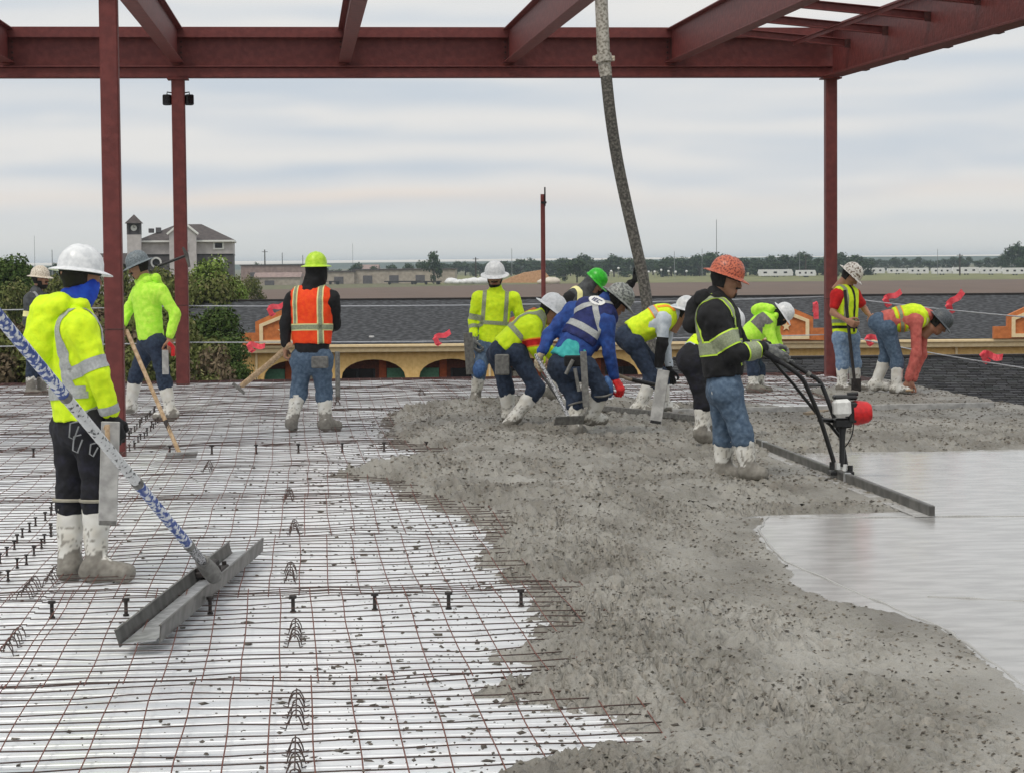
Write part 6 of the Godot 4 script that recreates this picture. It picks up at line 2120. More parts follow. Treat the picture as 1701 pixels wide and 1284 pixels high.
	crew.green = person({"label": "worker in black jacket and bright green hard hat reaching for the pump hose", "D": 26.30, "cell": 0.019,
		"j": {"pelvis": [948, 566], "neck": [970, 484], "head": [987, 470], "shl": [990, 490, 0.14], "shr": [945, 496, -0.12], "ell": [1026, 494, 0.10], "elr": [934, 530, -0.15], "wrl": [1052, 468, 0.02], "wrr": [960, 555, -0.2],
			"hpl": [955, 575, 0.08], "hpr": [942, 575, -0.08], "knl": [958, 622, 0.08], "knr": [928, 620, -0.08], "anl": [962, 656, 0.08], "anr": [912, 652, -0.08], "tol": [978, 660, 0.05], "tor": [928, 660, -0.1]},
		"face": [0.75, -0.6, 0.15], "crown": [0.55, 0.8, 0.1], "hat": "hat_green", "brim": false, "cover": ["hood", "grey_cloth"], "gloves": "glove_black", "trousers": "jeans_dark", "mud": 0.2,
		"top": {"mat": "black_cloth", "r": 1.05, "hem": 0.02}, "vest": {"mat": "grey_cloth", "hem": 0.0},
		"bands": [["vest", "strap", [-0.17, -0.11, 0.2, 1.2, 0.0], ["band_pale"]], ["vest", "waist", [0.30, 0.40], pale_silver], ["top", "arm", ["l", 1, 0.0, 0.3], ["band_pale"]]]})
	crew.twotone = person({"label": "worker bending in yellow vest edged with orange over a white shirt", "D": 23.00, "cell": 0.016,
		"j": {"pelvis": [1046, 556], "neck": [1118, 519], "head": [1139, 520], "shl": [1116, 522, 0.18], "shr": [1103, 532, -0.16], "ell": [1106, 570, 0.22], "elr": [1100, 572, -0.16], "wrl": [1112, 612, 0.2], "wrr": [1093, 614, -0.10],
			"hpl": [1048, 565, 0.10], "hpr": [1052, 570, -0.10], "knl": [1098, 622, 0.12], "knr": [1084, 626, -0.10], "anl": [1104, 672, 0.14], "anr": [1062, 676, -0.10], "tol": [1124, 680, 0.14], "tor": [1084, 686, -0.10]},
		"face": [0.85, -0.5, 0.2], "crown": [0.4, 0.9, 0.1], "hat": "hat_white", "hat_tilt": -0.25, "gloves": "glove_black", "trousers": "jeans_dark", "mud": 0.16,
		"top": {"mat": "white_cloth", "r": 0.96, "hem": -0.03, "called": "shirt"}, "vest": {"mat": "vest_yellow", "hem": -0.02},
		"bands": [["vest", "waist", [0.60, 0.70], ["band_orange", "reflective"]], ["top", "arm", ["r", 1, -0.1, 0.9], ["black_cloth"]], ["top", "arm", ["r", 0, 0.72, 1.0], ["black_cloth"]], ["vest", "strap", [-0.13, -0.08, 0.75, 1.2, -1.0], ["band_orange"]], ["vest", "strap", [0.08, 0.13, 0.75, 1.2, -1.0], ["band_orange"]]]})
	crew.lime = person({"label": "worker stooping in pale lime hoodie, black balaclava and white hard hat before the orange gable", "D": 28.4, "cell": 0.019,
		"j": {"pelvis": [1238, 565], "neck": [1284, 524], "head": [1298, 524], "shl": [1284, 526, 0.17], "shr": [1276, 536, -0.15], "ell": [1290, 560, 0.2], "elr": [1284, 570, -0.16], "wrl": [1300, 592, 0.15], "wrr": [1304, 597, -0.12],
			"hpl": [1240, 575, 0.08], "hpr": [1244, 575, -0.08], "knl": [1262, 612, 0.1], "knr": [1252, 612, -0.08], "anl": [1262, 646, 0.12], "anr": [1251, 642, -0.08], "tol": [1280, 650, 0.1], "tor": [1268, 648, -0.08]},
		"face": [0.6, -0.75, 0.25], "crown": [0.7, 0.68, 0.1], "hat": "hat_white", "cover": ["mask", "black_cloth"], "gloves": "glove_grey", "trousers": "jeans_dark", "mud": 0.13,
		"top": {"mat": "lime_green", "r": 1.06, "hem": 0.0, "hood": true, "hood_len": 0.10, "called": "hoodie"},
		"bands": [["top", "strap", [-0.30, -0.09, 0.42, 0.84, 0.0], ["grey_tool"]]]})
	crew.hidden = person({"label": "worker crouched behind the black jacket, only lime hem, dark trousers and boots showing", "D": 19.20, "cell": 0.016,
		"j": {"pelvis": [1152, 590, 0.05], "neck": [1198, 545, 0.15], "head": [1206, 540, 0.22], "shl": [1198, 545, 0.32], "shr": [1192, 553, 0.0], "ell": [1205, 592, 0.35], "elr": [1200, 598, 0.02], "wrl": [1214, 636, 0.3], "wrr": [1204, 640, 0.05],
			"hpl": [1150, 600, 0.15], "hpr": [1150, 602, -0.02], "knl": [1196, 655, 0.2], "knr": [1168, 662, -0.02], "anl": [1188, 716, 0.2], "anr": [1167, 718, 0.0], "tol": [1210, 724, 0.2], "tor": [1180, 730, 0.02]},
		"face": [0.7, -0.7, 0.0], "crown": [0.6, 0.75, 0.0], "hat": "hat_white", "gloves": "glove_grey", "trousers": "navy_work", "mud": 0.24,
		"top": {"mat": "lime", "r": 0.9, "hem": -0.02, "called": "jacket"}, "bands": [["top", "waist", [-0.05, 0.10], ["white_cloth"]]]})
	crew.red = person({"label": "worker in red shirt, yellow vest and mottled hard hat standing with a shovel", "D": 26.90, "cell": 0.018,
		"j": {"pelvis": [1404, 556], "neck": [1404, 477], "head": [1412, 460], "shl": [1421, 489, 0.12], "shr": [1391, 490, -0.13], "ell": [1437, 514, 0.14], "elr": [1384, 520, -0.17], "wrl": [1446, 526, -0.02], "wrr": [1406, 532, -0.28],
			"hpl": [1414, 562, 0.06], "hpr": [1398, 562, -0.06], "knl": [1421, 604, 0.06], "knr": [1400, 606, -0.06], "anl": [1420, 640, 0.06], "anr": [1400, 642, -0.06], "tol": [1438, 646, 0.0], "tor": [1416, 650, -0.12]},
		"face": [0.75, -0.6, 0.3], "crown": [0.55, 0.8, 0.1], "hat": "hat_dirty", "hat_size": 1.02, "skin": Color(0.38, 0.19, 0.115), "trousers": "jeans_light", "mud": 0.17, "boot_top": 0.10,
		"top": {"mat": "red_shirt", "r": 0.92, "hem": 0.0, "short": true, "called": "shirt", "collar": false}, "vest": {"mat": "vest_yellow", "hem": 0.0},
		"bands": [["vest", "waist", [0.12, 0.18], ["black_cloth"]], ["vest", "waist", [0.24, 0.31], ["reflective_dull"]], ["vest", "strap", [-0.14, -0.09, 0.31, 1.2, 0.0], ["reflective_dull"]], ["vest", "strap", [-0.02, 0.02, 0.05, 1.2, 1.0], ["black_cloth"]]]})
	crew.coral = person({"label": "worker bending to the slab in coral shirt, yellow vest and dark grey hard hat", "D": 26.20, "cell": 0.018,
		"j": {"pelvis": [1466, 535], "neck": [1538, 524], "head": [1560, 538], "shl": [1534, 528, 0.17], "shr": [1522, 536, -0.15], "ell": [1532, 588, 0.2], "elr": [1523, 588, -0.16], "wrl": [1516, 634, 0.15], "wrr": [1508, 634, -0.12],
			"hpl": [1468, 542, 0.10], "hpr": [1474, 546, -0.10], "knl": [1474, 590, 0.10], "knr": [1491, 598, -0.08], "anl": [1456, 636, 0.10], "anr": [1490, 643, -0.10], "tol": [1474, 643, 0.1], "tor": [1508, 650, -0.12]},
		"face": [0.75, -0.7, 0.1], "crown": [0.85, 0.5, 0.12], "hat": "hat_dark", "hat_size": 1.06, "skin": Color(0.34, 0.16, 0.10), "trousers": "jeans", "mud": 0.14,
		"top": {"mat": "coral", "r": 1.0, "hem": 0.0, "called": "shirt"}, "vest": {"mat": "vest_yellow", "hem": -0.14},
		"bands": [["vest", "waist", [0.36, 0.44], ["band_orange", "reflective_dull"]], ["vest", "strap", [-0.15, -0.10, 0.5, 1.2, 1.0], ["band_pale"]]]})
	crew.black = person({"label": "worker in black hooded jacket with lime tape and orange hard hat steering the power screed", "D": 15.92, "cell": 0.012,
		"j": {"pelvis": [1203, 634], "neck": [1190, 498], "head": [1206, 466], "shl": [1200, 517, 0.19], "shr": [1186, 522, -0.18], "ell": [1232, 580, 0.22], "elr": [1222, 590, -0.22], "wrl": [1276, 578, 0.22], "wrr": [1272, 577, -0.13],
			"hpl": [1200, 650, 0.09], "hpr": [1208, 650, -0.09], "knl": [1203, 716, 0.12], "knr": [1232, 716, -0.10], "anl": [1202, 782, 0.14], "anr": [1243, 778, -0.10], "tol": [1232, 791, 0.10], "tor": [1268, 789, -0.14]},
		"face": [0.97, -0.22, 0.12], "crown": [0.22, 0.97, 0.0], "hat": "hat_orange", "hat_tilt": 0.12, "hat_size": 0.98, "beard": 1, "gloves": "glove_grey", "trousers": "jeans", "mud": 0.24, "bulk": 1.08, "handr": [0.75, -0.55, 0.1], "handl": [0.75, -0.55, 0.0],
		"top": {"mat": "black_cloth", "r": 1.08, "hem": -0.03, "hood": true, "hood_len": 0.15, "called": "hooded_jacket"},
		"bands": [["top", "waist", [0.34, 0.48], lime_silver], ["top", "waist", [-0.10, 0.02], ["band_lime"]], ["top", "strap", [-0.15, -0.11, 0.48, 1.15, 0.0], lime_silver], ["top", "strap", [0.11, 0.15, 0.48, 1.15, 0.0], lime_silver], ["top", "arm", ["r", 0, 0.50, 0.78], lime_silver], ["top", "arm", ["r", 1, 0.38, 0.72], lime_silver], ["top", "arm", ["l", 1, 0.38, 0.72], lime_silver]]})
# ---------- tools and loose things ----------
func curve_pts(ctrl: Array, per := 6) -> Array:
	var c := Curve3D.new()
	for k in ctrl.size():
		var p: Vector3 = ctrl[k]
		var a: Vector3 = ctrl[maxi(k - 1, 0)]; var b: Vector3 = ctrl[mini(k + 1, ctrl.size() - 1)]
		var t := (b - a) / 6.0
		c.add_point(p, -t, t)
	var out := []
	for k in ctrl.size() - 1:
		for q in per: out.append(c.sample(k, float(q) / per))
	out.append(ctrl[ctrl.size() - 1])
	return out
func board(called: String, label: String, category: String, a: Vector3, b: Vector3, w: float, th: float, face: Vector3, m: String, end_mat := "", group := "") -> Node3D:
	# flat tool: a to b along its length, face the direction its broad side looks
	var root := thing(called, label, category, (a + b) * 0.5, group)
	var y := (a - b).normalized()
	var z := (face - y * face.dot(y)).normalized()
	var x := y.cross(z)
	var bm := MB.new()
	bm.box(Transform3D(Basis(x, y, z), Vector3.ZERO), Vector3(w, a.distance_to(b), th), minf(th * 0.3, 0.004))
	put(bm, "blade", mats[m], root)
	if end_mat:
		var e := MB.new()
		e.box(Transform3D(Basis(x, y, z), (b - root.position) + y * 0.012), Vector3(w * 0.92, 0.026, th * 1.3), 0.003)
		put(e, "end_cap", mats[end_mat], root)
	return root
func rod(called: String, label: String, category: String, pts: Array, r: float, m: String, part := "handle", group := "") -> Node3D:
	var at: Vector3 = pts[0]
	var root := thing(called, label, category, at, group)
	var b := MB.new()
	var rel := []
	for p in pts: rel.append(p - at)
	b.tube(rel, r, 10)
	put(b, part, mats[m], root)
	return root
func build_tools() -> void:
	build_channel_float()
	build_power_screed()
	build_hose()
	var T := axis_toward
	# magnesium float hanging from the near worker's hand
	var f1 := board("hand_float", "long pale magnesium float hanging from the lime jacket worker's gloved hand", "float", pd(183, 700, 11.58), pd(178, 872, 11.60), 0.098, 0.014, T + axis_right * 0.15, "magnesium", "grey_tool")
	var fh := MB.new()
	fh.tube([Vector3(-0.01, 0.24, 0.03), Vector3(0, 0.26, 0.055), Vector3(0.0, 0.14, 0.055), Vector3(0.0, 0.12, 0.02)], 0.014, 8)
	put(fh, "grip", mats.wood_handle, f1)
	# come-along leaning on the nearest column
	var a := gp(297, 752, 0.06)
	var tp := Vector3(-1.70 + 0.105, 1.12, -19.77 + 0.02)
	var sh := rod("long_rake", "wooden-handled concrete rake leaning on the nearest column with its blade on the mesh", "rake", [a, a.lerp(tp, 0.5), tp], 0.019, "wood_handle")
	var fe := MB.new()
	fe.tube([Vector3.ZERO - (tp - a) * 0.02, (tp - a) * 0.26], [0.014, 0.021], 8)
	put(fe, "ferrule", mats.stud, sh)
	var bl := MB.new()
	bl.box(Transform3D(Basis(Vector3.UP, 0.3) * Basis(Vector3.RIGHT, 0.9), Vector3(0.02, -0.02, 0.02)), Vector3(0.28, 0.10, 0.006), 0.002)
	put(bl, "blade", mats.magnesium, sh)
	# hammer on the hoodie worker's shoulder
	var hm := rod("pick_hammer", "black-handled pick hammer resting on the lime hoodie worker's shoulder", "hammer", [pd(262, 442, 23.9), pd(284, 434, 23.9), pd(308, 425, 23.9)], 0.016, "black_metal")
	var hh := MB.new()
	var o := hm.position
	hh.tube([pd(303, 411, 23.9) - o, pd(309, 423, 23.9) - o, pd(314, 444, 23.9) - o], [0.012, 0.024, 0.014], 8)
	put(hh, "head", mats.dirty_aluminium, hm)
	var rg := rod("red_grip_tool", "red-handled tool in the lime hoodie worker's hand", "hand tool", [pd(279, 570, 23.7), pd(287, 577, 23.7), pd(287, 592, 23.7)], 0.024, "engine_red")
	var rb := MB.new()
	rb.box(Transform3D(Basis(axis_right, Vector3.UP, T), pd(274, 602, 23.7) - rg.position), Vector3(0.07, 0.26, 0.012), 0.003)
	put(rb, "blade", mats.magnesium, rg)
	# orange vest: shovel handle and pouch
	var sv := rod("shovel", "pale wooden-handled shovel trailing from the orange vest worker's left hand", "shovel", [pd(482, 573, 22.25), pd(446, 605, 22.6), pd(402, 640, 23.0)], 0.030, "wood_handle")
	var svb := MB.new()
	svb.box(Transform3D(Basis(axis_right, Vector3.UP, T) * Basis(Vector3(0, 0, 1), -0.7), pd(396, 645, 23.0) - sv.position), Vector3(0.16, 0.03, 0.05), 0.004)
	put(svb, "socket", mats.grey_tool, sv)
	var st := gp(561, 664)
	board("steel_stake", "grey-brown steel stake standing on the deck beside the orange vest worker", "stake", st + Vector3(0, 0.60, 0), st, 0.06, 0.03, T, "grey_tool")
	# upright worker's dark trowel
	board("long_trowel", "dark grey trowel held by the upright worker in yellow shirt", "trowel", pd(777, 553, 25.20), pd(782, 622, 25.25), 0.105, 0.012, T + axis_right * 0.2, "grey_tool")
	# rakes of the bending crew
	var rk := rod("concrete_rake", "metal-handled concrete rake held by the blue-vested worker's tan glove", "rake", [pd(890, 590, 20.11), pd(916, 635, 19.82), pd(944, 692, 19.54)], 0.016, "pole_grey")
	var rkb := MB.new()
	rkb.box(Transform3D(Basis(Vector3.UP, 0.4) * Basis(Vector3.RIGHT, 0.5), pd(946, 698, 19.49) - rk.position), Vector3(0.30, 0.09, 0.008), 0.002)
	put(rkb, "blade", mats.grey_tool, rk)
	var rk2 := rod("concrete_rake", "dark concrete rake crossing behind the blue-vested worker's legs", "rake", [pd(900, 622, 21.15), pd(925, 658, 20.96), pd(948, 694, 20.77)], 0.014, "black_metal")
	var rk2b := MB.new()
	rk2b.box(Transform3D(Basis(Vector3.UP, -0.2) * Basis(Vector3.RIGHT, 0.6), pd(950, 698, 20.77) - rk2.position), Vector3(0.28, 0.09, 0.008), 0.002)
	put(rk2b, "blade", mats.grey_tool, rk2)
	var rk3 := rod("concrete_rake", "concrete rake with worn wooden shaft reaching past the red glove", "rake", [pd(1012, 618, 20.39), pd(1045, 630, 20.48), pd(1098, 642, 20.58)], 0.017, "wood_old")
	var rk3g := MB.new()
	rk3g.tube([pd(1050, 631, 20.48) - rk3.position, pd(1096, 641, 20.58) - rk3.position], 0.020, 8)
	put(rk3g, "grip", mats.black_metal, rk3)
	board("hanging_float", "pale grey float with dark end cap hanging behind the black jacket worker", "float", pd(1103, 615, 19.26), pd(1089, 703, 19.26), 0.105, 0.014, T + axis_right * -0.1, "magnesium", "black_metal")
	board("belt_float", "grey-brown float hanging from the blue-vested worker's belt", "float", pd(969, 584, 19.87), pd(974, 676, 19.87), 0.060, 0.012, T, "grey_tool")
	# strike boards on the concrete
	var s0 := gp(985, 676, 0.16); var s1 := gp(1205, 700, 0.15)
	var sb := board("strike_board", "dark wet strike board pulled by the bending crew", "board", s0, s1, 0.04, 0.06, Vector3.UP, "grey_tool")
	sb.get_child(0).rotation = Vector3.ZERO
	board("straightedge", "long grey straightedge lying on the concrete behind the power screed", "board", Vector3(3.75, 0.135, -22.45), Vector3(7.25, 0.135, -22.75), 0.045, 0.07, Vector3.UP, "magnesium")
	board("form_plank", "weathered form plank lying at the mesh edge near the far right column", "plank", gp(1345, 690, 0.1), gp(1402, 676, 0.1), 0.14, 0.06, Vector3.UP, "wood_old")
	# red shirt's shovel
	var rs := rod("shovel", "dark slim shovel held upright by the worker in red shirt", "shovel", [pd(1404, 482, 26.62), pd(1412, 560, 26.62), pd(1421, 640, 26.62)], 0.020, "stud")
	var rsb := MB.new()
	rsb.box(Transform3D(Basis(axis_right, Vector3.UP, T), pd(1423, 644, 26.62) - rs.position), Vector3(0.12, 0.22, 0.01), 0.003)
	put(rsb, "blade", mats.stud, rs)
	var tw := board("hand_trowel", "small hand trowel pressed on the slab by the worker in coral shirt", "trowel", pd(1502, 652, 25.96), pd(1520, 654, 25.96), 0.10, 0.01, Vector3.UP, "dirty_aluminium")
	var twg := MB.new()
	twg.tube([Vector3(-0.04, 0.03, 0), Vector3(0.04, 0.035, 0)], 0.014, 6)
	put(twg, "grip", mats.wood_handle, tw)

func build_channel_float() -> void:
	var p0 := gp(231, 1068, 0.055); var p1 := gp(410, 916, 0.055)
	var root := thing("channel_float", "long aluminium channel float on a blue and white pole resting on the mesh", "float", (p0 + p1) * 0.5)
	var o := root.position
	var z := (p1 - p0).normalized()
	var x := Vector3.UP.cross(z).normalized() * -1.0
	var roll := Basis(z, deg_to_rad(-6.0))
	x = roll * x
	var y := roll * Vector3.UP
	var bas := Basis(x, y, -z) if Basis(x, y, -z).determinant() > 0 else Basis(x, y, z)
	var L := p0.distance_to(p1)
	var b := MB.new()
	b.box(Transform3D(bas, y * 0.004), Vector3(0.150, 0.006, L))
	put(b, "blade", mats.aluminium, root)
	for s in [-1.0, 1.0]:
		var w := MB.new()
		var c: Vector3 = x * s * 0.094 + y * 0.028
		w.box(Transform3D(Basis(bas.z, s * -0.18) * bas, c), Vector3(0.006, 0.078, L), 0.002)
		w.box(Transform3D(bas, x * s * 0.098 + y * 0.066), Vector3(0.014, 0.006, L), 0.002)
		put(w, "side_flange", mats.dirty_aluminium, root)
	# bracket
	var bp := gp(352, 958, 0.055) - o
	var br := MB.new()
	br.box(Transform3D(bas, bp + y * 0.03), Vector3(0.15, 0.03, 0.24), 0.006)
	br.box(Transform3D(bas, bp + y * 0.06), Vector3(0.07, 0.05, 0.14), 0.008)
	put(br, "bracket", mats.stud, root)
	for s in [-1.0, 1.0]:
		for q in [-1.0, 1.0]:
			var bo := MB.new()
			bo.tube([bp + x * s * 0.055 + z * q * 0.09 + y * 0.04, bp + x * s * 0.055 + z * q * 0.09 + y * 0.065], 0.013, 6)
			put(bo, "bolt", mats.stud, root)
	# pole in painted sections
	var a := gp(350, 950, 0.20) - o
	var e := pd(-18, 508, 8.1) - o
	var sk := MB.new()
	var d := (e - a).normalized()
	sk.tube([a - d * 0.06, a + d * 0.02, a + d * 0.16], [0.040, 0.044, 0.034], 12)
	put(sk, "socket", mats.grey_tool, root)
	var cuts := [0.0, 0.13, 0.40, 0.72, 1.0]
	var ms := ["pole_grey", "pole_paint", "pole_white", "pole_paint"]
	for k in 4:
		var pb := MB.new()
		pb.tube([a.lerp(e, cuts[k]), a.lerp(e, cuts[k + 1])], 0.0235 + 0.001 * (k % 2), 14)
		put(pb, "pole", mats[ms[k]], root)
		if k > 0:
			var jn := MB.new()
			jn.tube([a.lerp(e, cuts[k]) - d * 0.02, a.lerp(e, cuts[k]) + d * 0.02], 0.0262, 14)
			put(jn, "pole_joint", mats.dirty_aluminium, root)

func build_power_screed() -> void:
	var at := Vector3(3.83, 0.0, -15.87)
	var root := thing("power_screed", "walk-behind power screed with black handles, red and white engine and long blade", "screed", at)
	var bl := MB.new()
	bl.box(Transform3D(Basis(), Vector3(0, 0.133, 0)), Vector3(0.040, 0.068, 5.27), 0.006)
	put(bl, "blade", mats.dirty_aluminium, root)
	var fl := MB.new()
	fl.box(Transform3D(Basis(), Vector3(-0.045, 0.1005, 0)), Vector3(0.12, 0.008, 5.27), 0.002)
	put(fl, "blade_foot", mats.magnesium, root)
	for zz in [-2.35, 0.5]:
		var cp := MB.new()
		cp.box(Transform3D(Basis(), Vector3(-0.002, 0.134, zz)), Vector3(0.048, 0.072, 0.05), 0.003)
		put(cp, "blade_clamp", mats.aluminium, root)
	var W := func(px: float, py: float, dz: float) -> Vector3: return pd(px, py, 16.02 + dz) - at
	var ta := MB.new()
	ta.tube(curve_pts([W.call(1277, 580, 0.2), W.call(1343, 621, 0.18), W.call(1360, 632, 0.17), W.call(1371, 652, 0.16), W.call(1397, 726, 0.12), W.call(1406, 772, 0.1)], 5), 0.0165, 10)
	put(ta, "handle", mats.black_metal, root)
	var tb := MB.new()
	tb.tube(curve_pts([W.call(1270, 586, -0.3), W.call(1309, 610, -0.28), W.call(1332, 628, -0.25), W.call(1344, 650, -0.22), W.call(1363, 696, -0.15), W.call(1386, 768, -0.1)], 5), 0.0165, 10)
	put(tb, "handle", mats.black_metal, root)
	var tc := MB.new()
	tc.tube([W.call(1283, 598, -0.28), W.call(1319, 639, -0.1), W.call(1357, 686, 0.0), W.call(1380, 706, 0.05), W.call(1398, 728, 0.1)], 0.012, 8)
	put(tc, "brace", mats.black_metal, root)
	var cb := MB.new()
	cb.tube([W.call(1362, 697, -0.15), W.call(1390, 699, 0.13)], 0.017, 8)
	cb.tube([W.call(1340, 640, -0.23), W.call(1364, 640, 0.17)], 0.012, 8)
	put(cb, "crossbar", mats.black_metal, root)
	for g in [[[1277, 580, 0.2], [1300, 594, 0.19]], [[1270, 586, -0.3], [1294, 600, -0.29]]]:
		var gr := MB.new()
		gr.tube([W.call(g[0][0], g[0][1], g[0][2]), W.call(g[1][0], g[1][1], g[1][2])], 0.023, 10)
		put(gr, "grip", mats.black_cloth, root)
	var jn := MB.new()
	jn.tube([W.call(1341, 620, 0.18), W.call(1346, 624, 0.18)], 0.024, 10)
	put(jn, "handle_clamp", mats.dirty_aluminium, root)
	# engine on its shaft
	var bs := Basis(axis_right, Vector3.UP, axis_toward)
	var en := MB.new()
	en.box(Transform3D(bs, W.call(1400, 702, 0.0)), Vector3(0.13, 0.07, 0.13), 0.012)
	en.box(Transform3D(bs, W.call(1415, 684, 0.0)), Vector3(0.07, 0.15, 0.15), 0.012)
	var eo := put(en, "engine", mats.black_metal, root)
	var tk := MB.new()
	tk.box(Transform3D(bs * Basis(Vector3(0, 0, 1), 0.06), W.call(1399, 677, -0.06)), Vector3(0.125, 0.125, 0.12), 0.022)
	put(tk, "fuel_tank", mats.engine_white, eo)
	var ac := MB.new()
	ac.box(Transform3D(bs, W.call(1404, 660, 0.0)), Vector3(0.17, 0.035, 0.13), 0.012)
	ac.tube([W.call(1408, 655, 0.0), W.call(1426, 654, 0.0)], 0.015, 8)
	put(ac, "air_cleaner", mats.black_metal, eo)
	var rc := MB.new()
	var c0: Vector3 = W.call(1417, 686, 0.0); var c1: Vector3 = W.call(1448, 684, 0.0)
	rc.tube([c0, c0.lerp(c1, 0.25), c0.lerp(c1, 0.8), c1], [0.088, 0.092, 0.078, 0.056], 16)
	put(rc, "recoil_cover", mats.engine_red, eo)
	var sf := MB.new()
	sf.tube([W.call(1400, 705, 0.0), W.call(1400, 722, 0.0), W.call(1399, 775, 0.0)], [0.035, 0.022, 0.018], 10)
	put(sf, "drive_shaft", mats.black_metal, root)
	var cbl := MB.new()
	cbl.tube(curve_pts([W.call(1419, 702, 0.0), W.call(1416, 722, -0.02), W.call(1408, 738, 0.0), W.call(1401, 745, 0.0)], 5), 0.005, 6)
	put(cbl, "throttle_cable", mats.black_metal, root)
	var pl := MB.new()
	pl.box(Transform3D(bs, W.call(1398, 785, 0.0)), Vector3(0.17, 0.025, 0.15), 0.004)
	put(pl, "base_plate", mats.black_metal, root)
	for m in [[1383, 771], [1393, 773], [1403, 775], [1413, 777]]:
		var mm := MB.new()
		mm.tube([W.call(m[0], m[1] + 9, 0.0), W.call(m[0], m[1] - 4, 0.0)], 0.020, 8)
		put(mm, "vibration_mount", mats.black_metal if m[0] in [1383, 1413] else mats.engine_white, root)

func build_hose() -> void:
	var D := 25.9
	var root := thing("pump_hose", "concrete pump hose hanging down past the roof girder, white above and black rubber below", "hose", pd(1060, 430, D))
	var o := root.position
	var up := MB.new()
	var top := [pd(985, -420, D - 0.6) - o, pd(993, -150, D - 0.3) - o, pd(999, 0, D) - o, pd(1003, 95, D) - o]
	up.tube(curve_pts(top, 5), 0.077, 16)
	put(up, "boom_hose", mats.hose_white, root)
	var cl := MB.new()
	cl.tube([pd(1002, 90, D) - o, pd(1004, 103, D) - o], 0.098, 18)
	put(cl, "clamp", mats.hose_white, root)
	for s in [-1.0, 1.0]:
		var lg := MB.new()
		lg.box(Transform3D(Basis(axis_right, Vector3.UP, axis_toward), pd(1003 + s * 15, 97, D) - o), Vector3(0.05, 0.06, 0.04), 0.006)
		put(lg, "clamp_lug", mats.hat_cream, root)
	var co := MB.new()
	co.tube([pd(1004, 103, D) - o, pd(1005, 113, D) - o, pd(1007, 127, D) - o], [0.074, 0.076, 0.070], 16)
	put(co, "coupling", mats.hose_white, root)
	var rb := MB.new()
	var pts := curve_pts([pd(1007, 125, D) - o, pd(1014, 190, D) - o, pd(1025, 262, D) - o, pd(1040, 335, D) - o, pd(1056, 405, D) - o, pd(1067, 455, D) - o, pd(1075, 505, D) - o, pd(1080, 560, D - 0.05) - o, pd(1080, 610, D - 0.1) - o], 5)
	rb.tube(pts, 0.068, 16)
	put(rb, "rubber_hose", mats.hose_rubber, root)

# ---------- worn and belted small things ----------
func knee_pad(P: Dictionary, s: String, m: String, strap: String) -> void:
	var J: Dictionary = P.J
	var kn: Vector3 = J["kn" + s]
	var axis: Vector3 = ((J["an" + s] as Vector3) - (J["hp" + s] as Vector3)).normalized()
	var f: Vector3 = (J["to" + s] as Vector3) - (J["an" + s] as Vector3)
	f = (f - axis * f.dot(axis)).normalized()
	var x := axis.cross(f).normalized()
	var b := MB.new()
	b.append_mesh(blob(1.0, 2, 0.05), Transform3D(Basis(x * 0.075, axis * 0.105, f * 0.045), kn + f * 0.062))
	var o := put(b, "knee_pad", mats[m], P.root)
	if strap:
		var r := MB.new()
		var ring := []
		for q in 17:
			var a := TAU * q / 16.0
			ring.append(kn + axis * 0.05 + x * sin(a) * 0.09 + f * cos(a) * 0.09)
		r.tube(ring, 0.010, 6, false)
		put(r, "knee_strap", mats[strap], P.root)
func pouch(P: Dictionary, px: float, py: float, depth: float, size: Vector3, m: String) -> void:
	var b := MB.new()
	b.box(Transform3D(Basis(axis_right, Vector3.UP, axis_toward), pd(px, py, depth) - P.base), size, 0.012)
	put(b, "tool_pouch", mats[m], P.root)
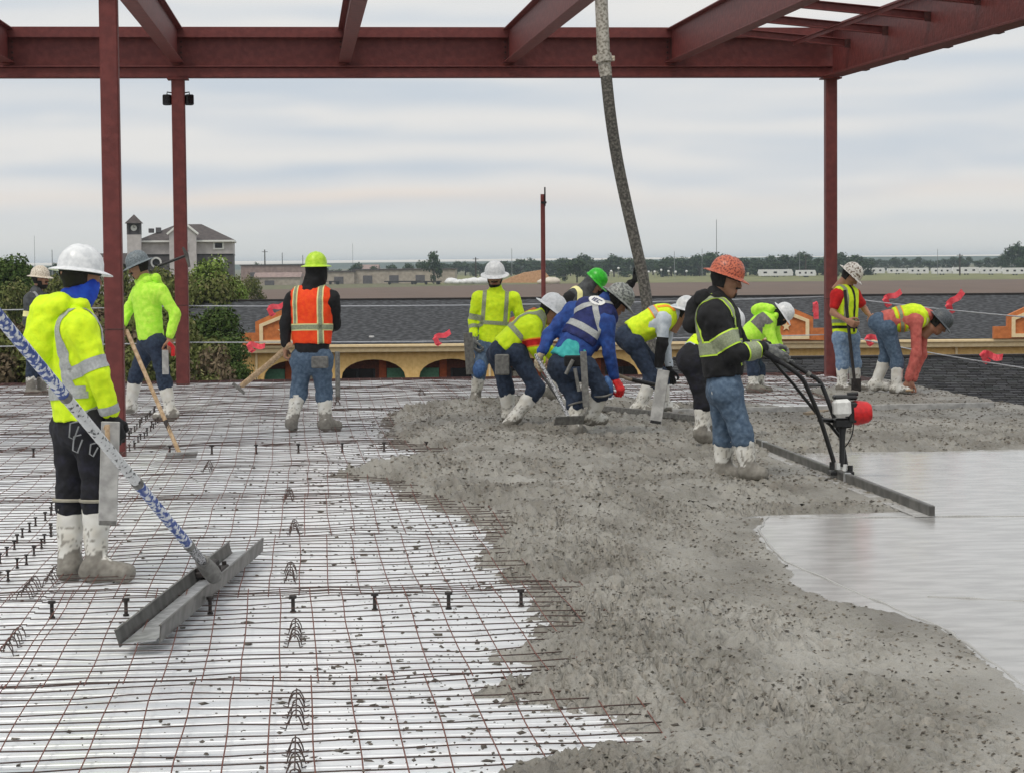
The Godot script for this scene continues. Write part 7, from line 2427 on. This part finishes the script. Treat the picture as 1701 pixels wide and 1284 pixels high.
func build_small_things() -> void:
	knee_pad(crew.jacket, "r", "grey_tool", "curtain")
	knee_pad(crew.jacket, "l", "grey_tool", "curtain")
	knee_pad(crew.standing, "r", "blue_pad", "")
	knee_pad(crew.blue, "r", "blue_pad", "grey_tool")
	knee_pad(crew.blue, "l", "jeans", "grey_tool")
	pouch(crew.orange, 531, 602, 22.12, Vector3(0.17, 0.12, 0.05), "grey_tool")
	pouch(crew.bending, 834, 606, 21.29, Vector3(0.14, 0.20, 0.06), "grey_tool")
	pouch(crew.blue, 952, 600, 19.92, Vector3(0.16, 0.10, 0.06), "black_cloth")
	# wire hooks on the near worker's belt
	for q in [[116, 700, 128, 730], [122, 722, 134, 752], [150, 735, 160, 758]]:
		var h := MB.new()
		var d := 11.60
		var pts := [pd(q[2], q[1], d), pd(q[0], q[1] + 3, d), pd(q[0] - 2, q[3] - 4, d), pd(q[2] - 6, q[3], d), pd(q[2] + 2, q[1] + 8, d)]
		var rel := []
		for p in pts: rel.append(p - crew.jacket.base)
		h.tube(rel, 0.0045, 6)
		put(h, "wire_hook", mats.galvanised, crew.jacket.root)
	# hammer and trowel on the blue-vested worker's belt
	for q in [[[955, 612], [962, 650]], [[940, 622], [952, 598]]]:
		var h := MB.new()
		h.tube([pd(q[0][0], q[0][1], 19.87) - crew.blue.base, pd(q[1][0], q[1][1], 19.87) - crew.blue.base], 0.017, 8)
		put(h, "belt_tool", mats.grey_tool, crew.blue.root)
	# white ring on the screed operator's jeans
	var ring := MB.new()
	var c := pd(1187, 652, 15.78) - (crew.black.base as Vector3)
	var pts := []
	for q in 17:
		var a := TAU * q / 16.0
		pts.append(c + axis_right * cos(a) * 0.016 + Vector3.UP * sin(a) * 0.020)
	ring.tube(pts, 0.005, 6, false)
	put(ring, "snap_ring", mats.white_trim, crew.black.root)
	# oval badge on the blue vest, cut from the vest's own surface in strips
	var P: Dictionary = crew.blue
	var hgt: float = ((P.J.neck as Vector3) - (P.J.pelvis as Vector3)).length()
	var bx := Basis(P.side, P.su, P.fwd)
	var oc: Vector3 = P.J.pelvis + P.su * hgt * 0.93
	var bg := MB.new()
	for k in 11:
		var t := -1.0 + 2.0 * (k + 0.5) / 11.0
		clip_box(P.garm.vest, oc + P.su * t * 0.045, bx, Vector3(0.085 * sqrt(1.0 - t * t), 0.045 / 11.0, 0.4), 0.011, bg, -P.fwd)
	if bg.v.size() > 2: put(bg, "badge", mats.white_trim, P.root)
	var ink := MB.new()
	for k in [[0.040, 0.0, 0.006, 0.020], [0.012, 0.016, 0.014, 0.005], [0.012, 0.0, 0.012, 0.004], [0.012, -0.016, 0.014, 0.005], [0.022, 0.0, 0.004, 0.020], [-0.030, 0.016, 0.020, 0.005], [-0.022, -0.016, 0.016, 0.005], [-0.012, 0.0, 0.004, 0.018]]:
		clip_box(P.garm.vest, oc + P.side * k[0] + P.su * k[1], bx, Vector3(k[2], k[3], 0.4), 0.0135, ink, -P.fwd)
	if ink.v.size() > 2: put(ink, "badge_lettering", mats.royal_dark, P.root)
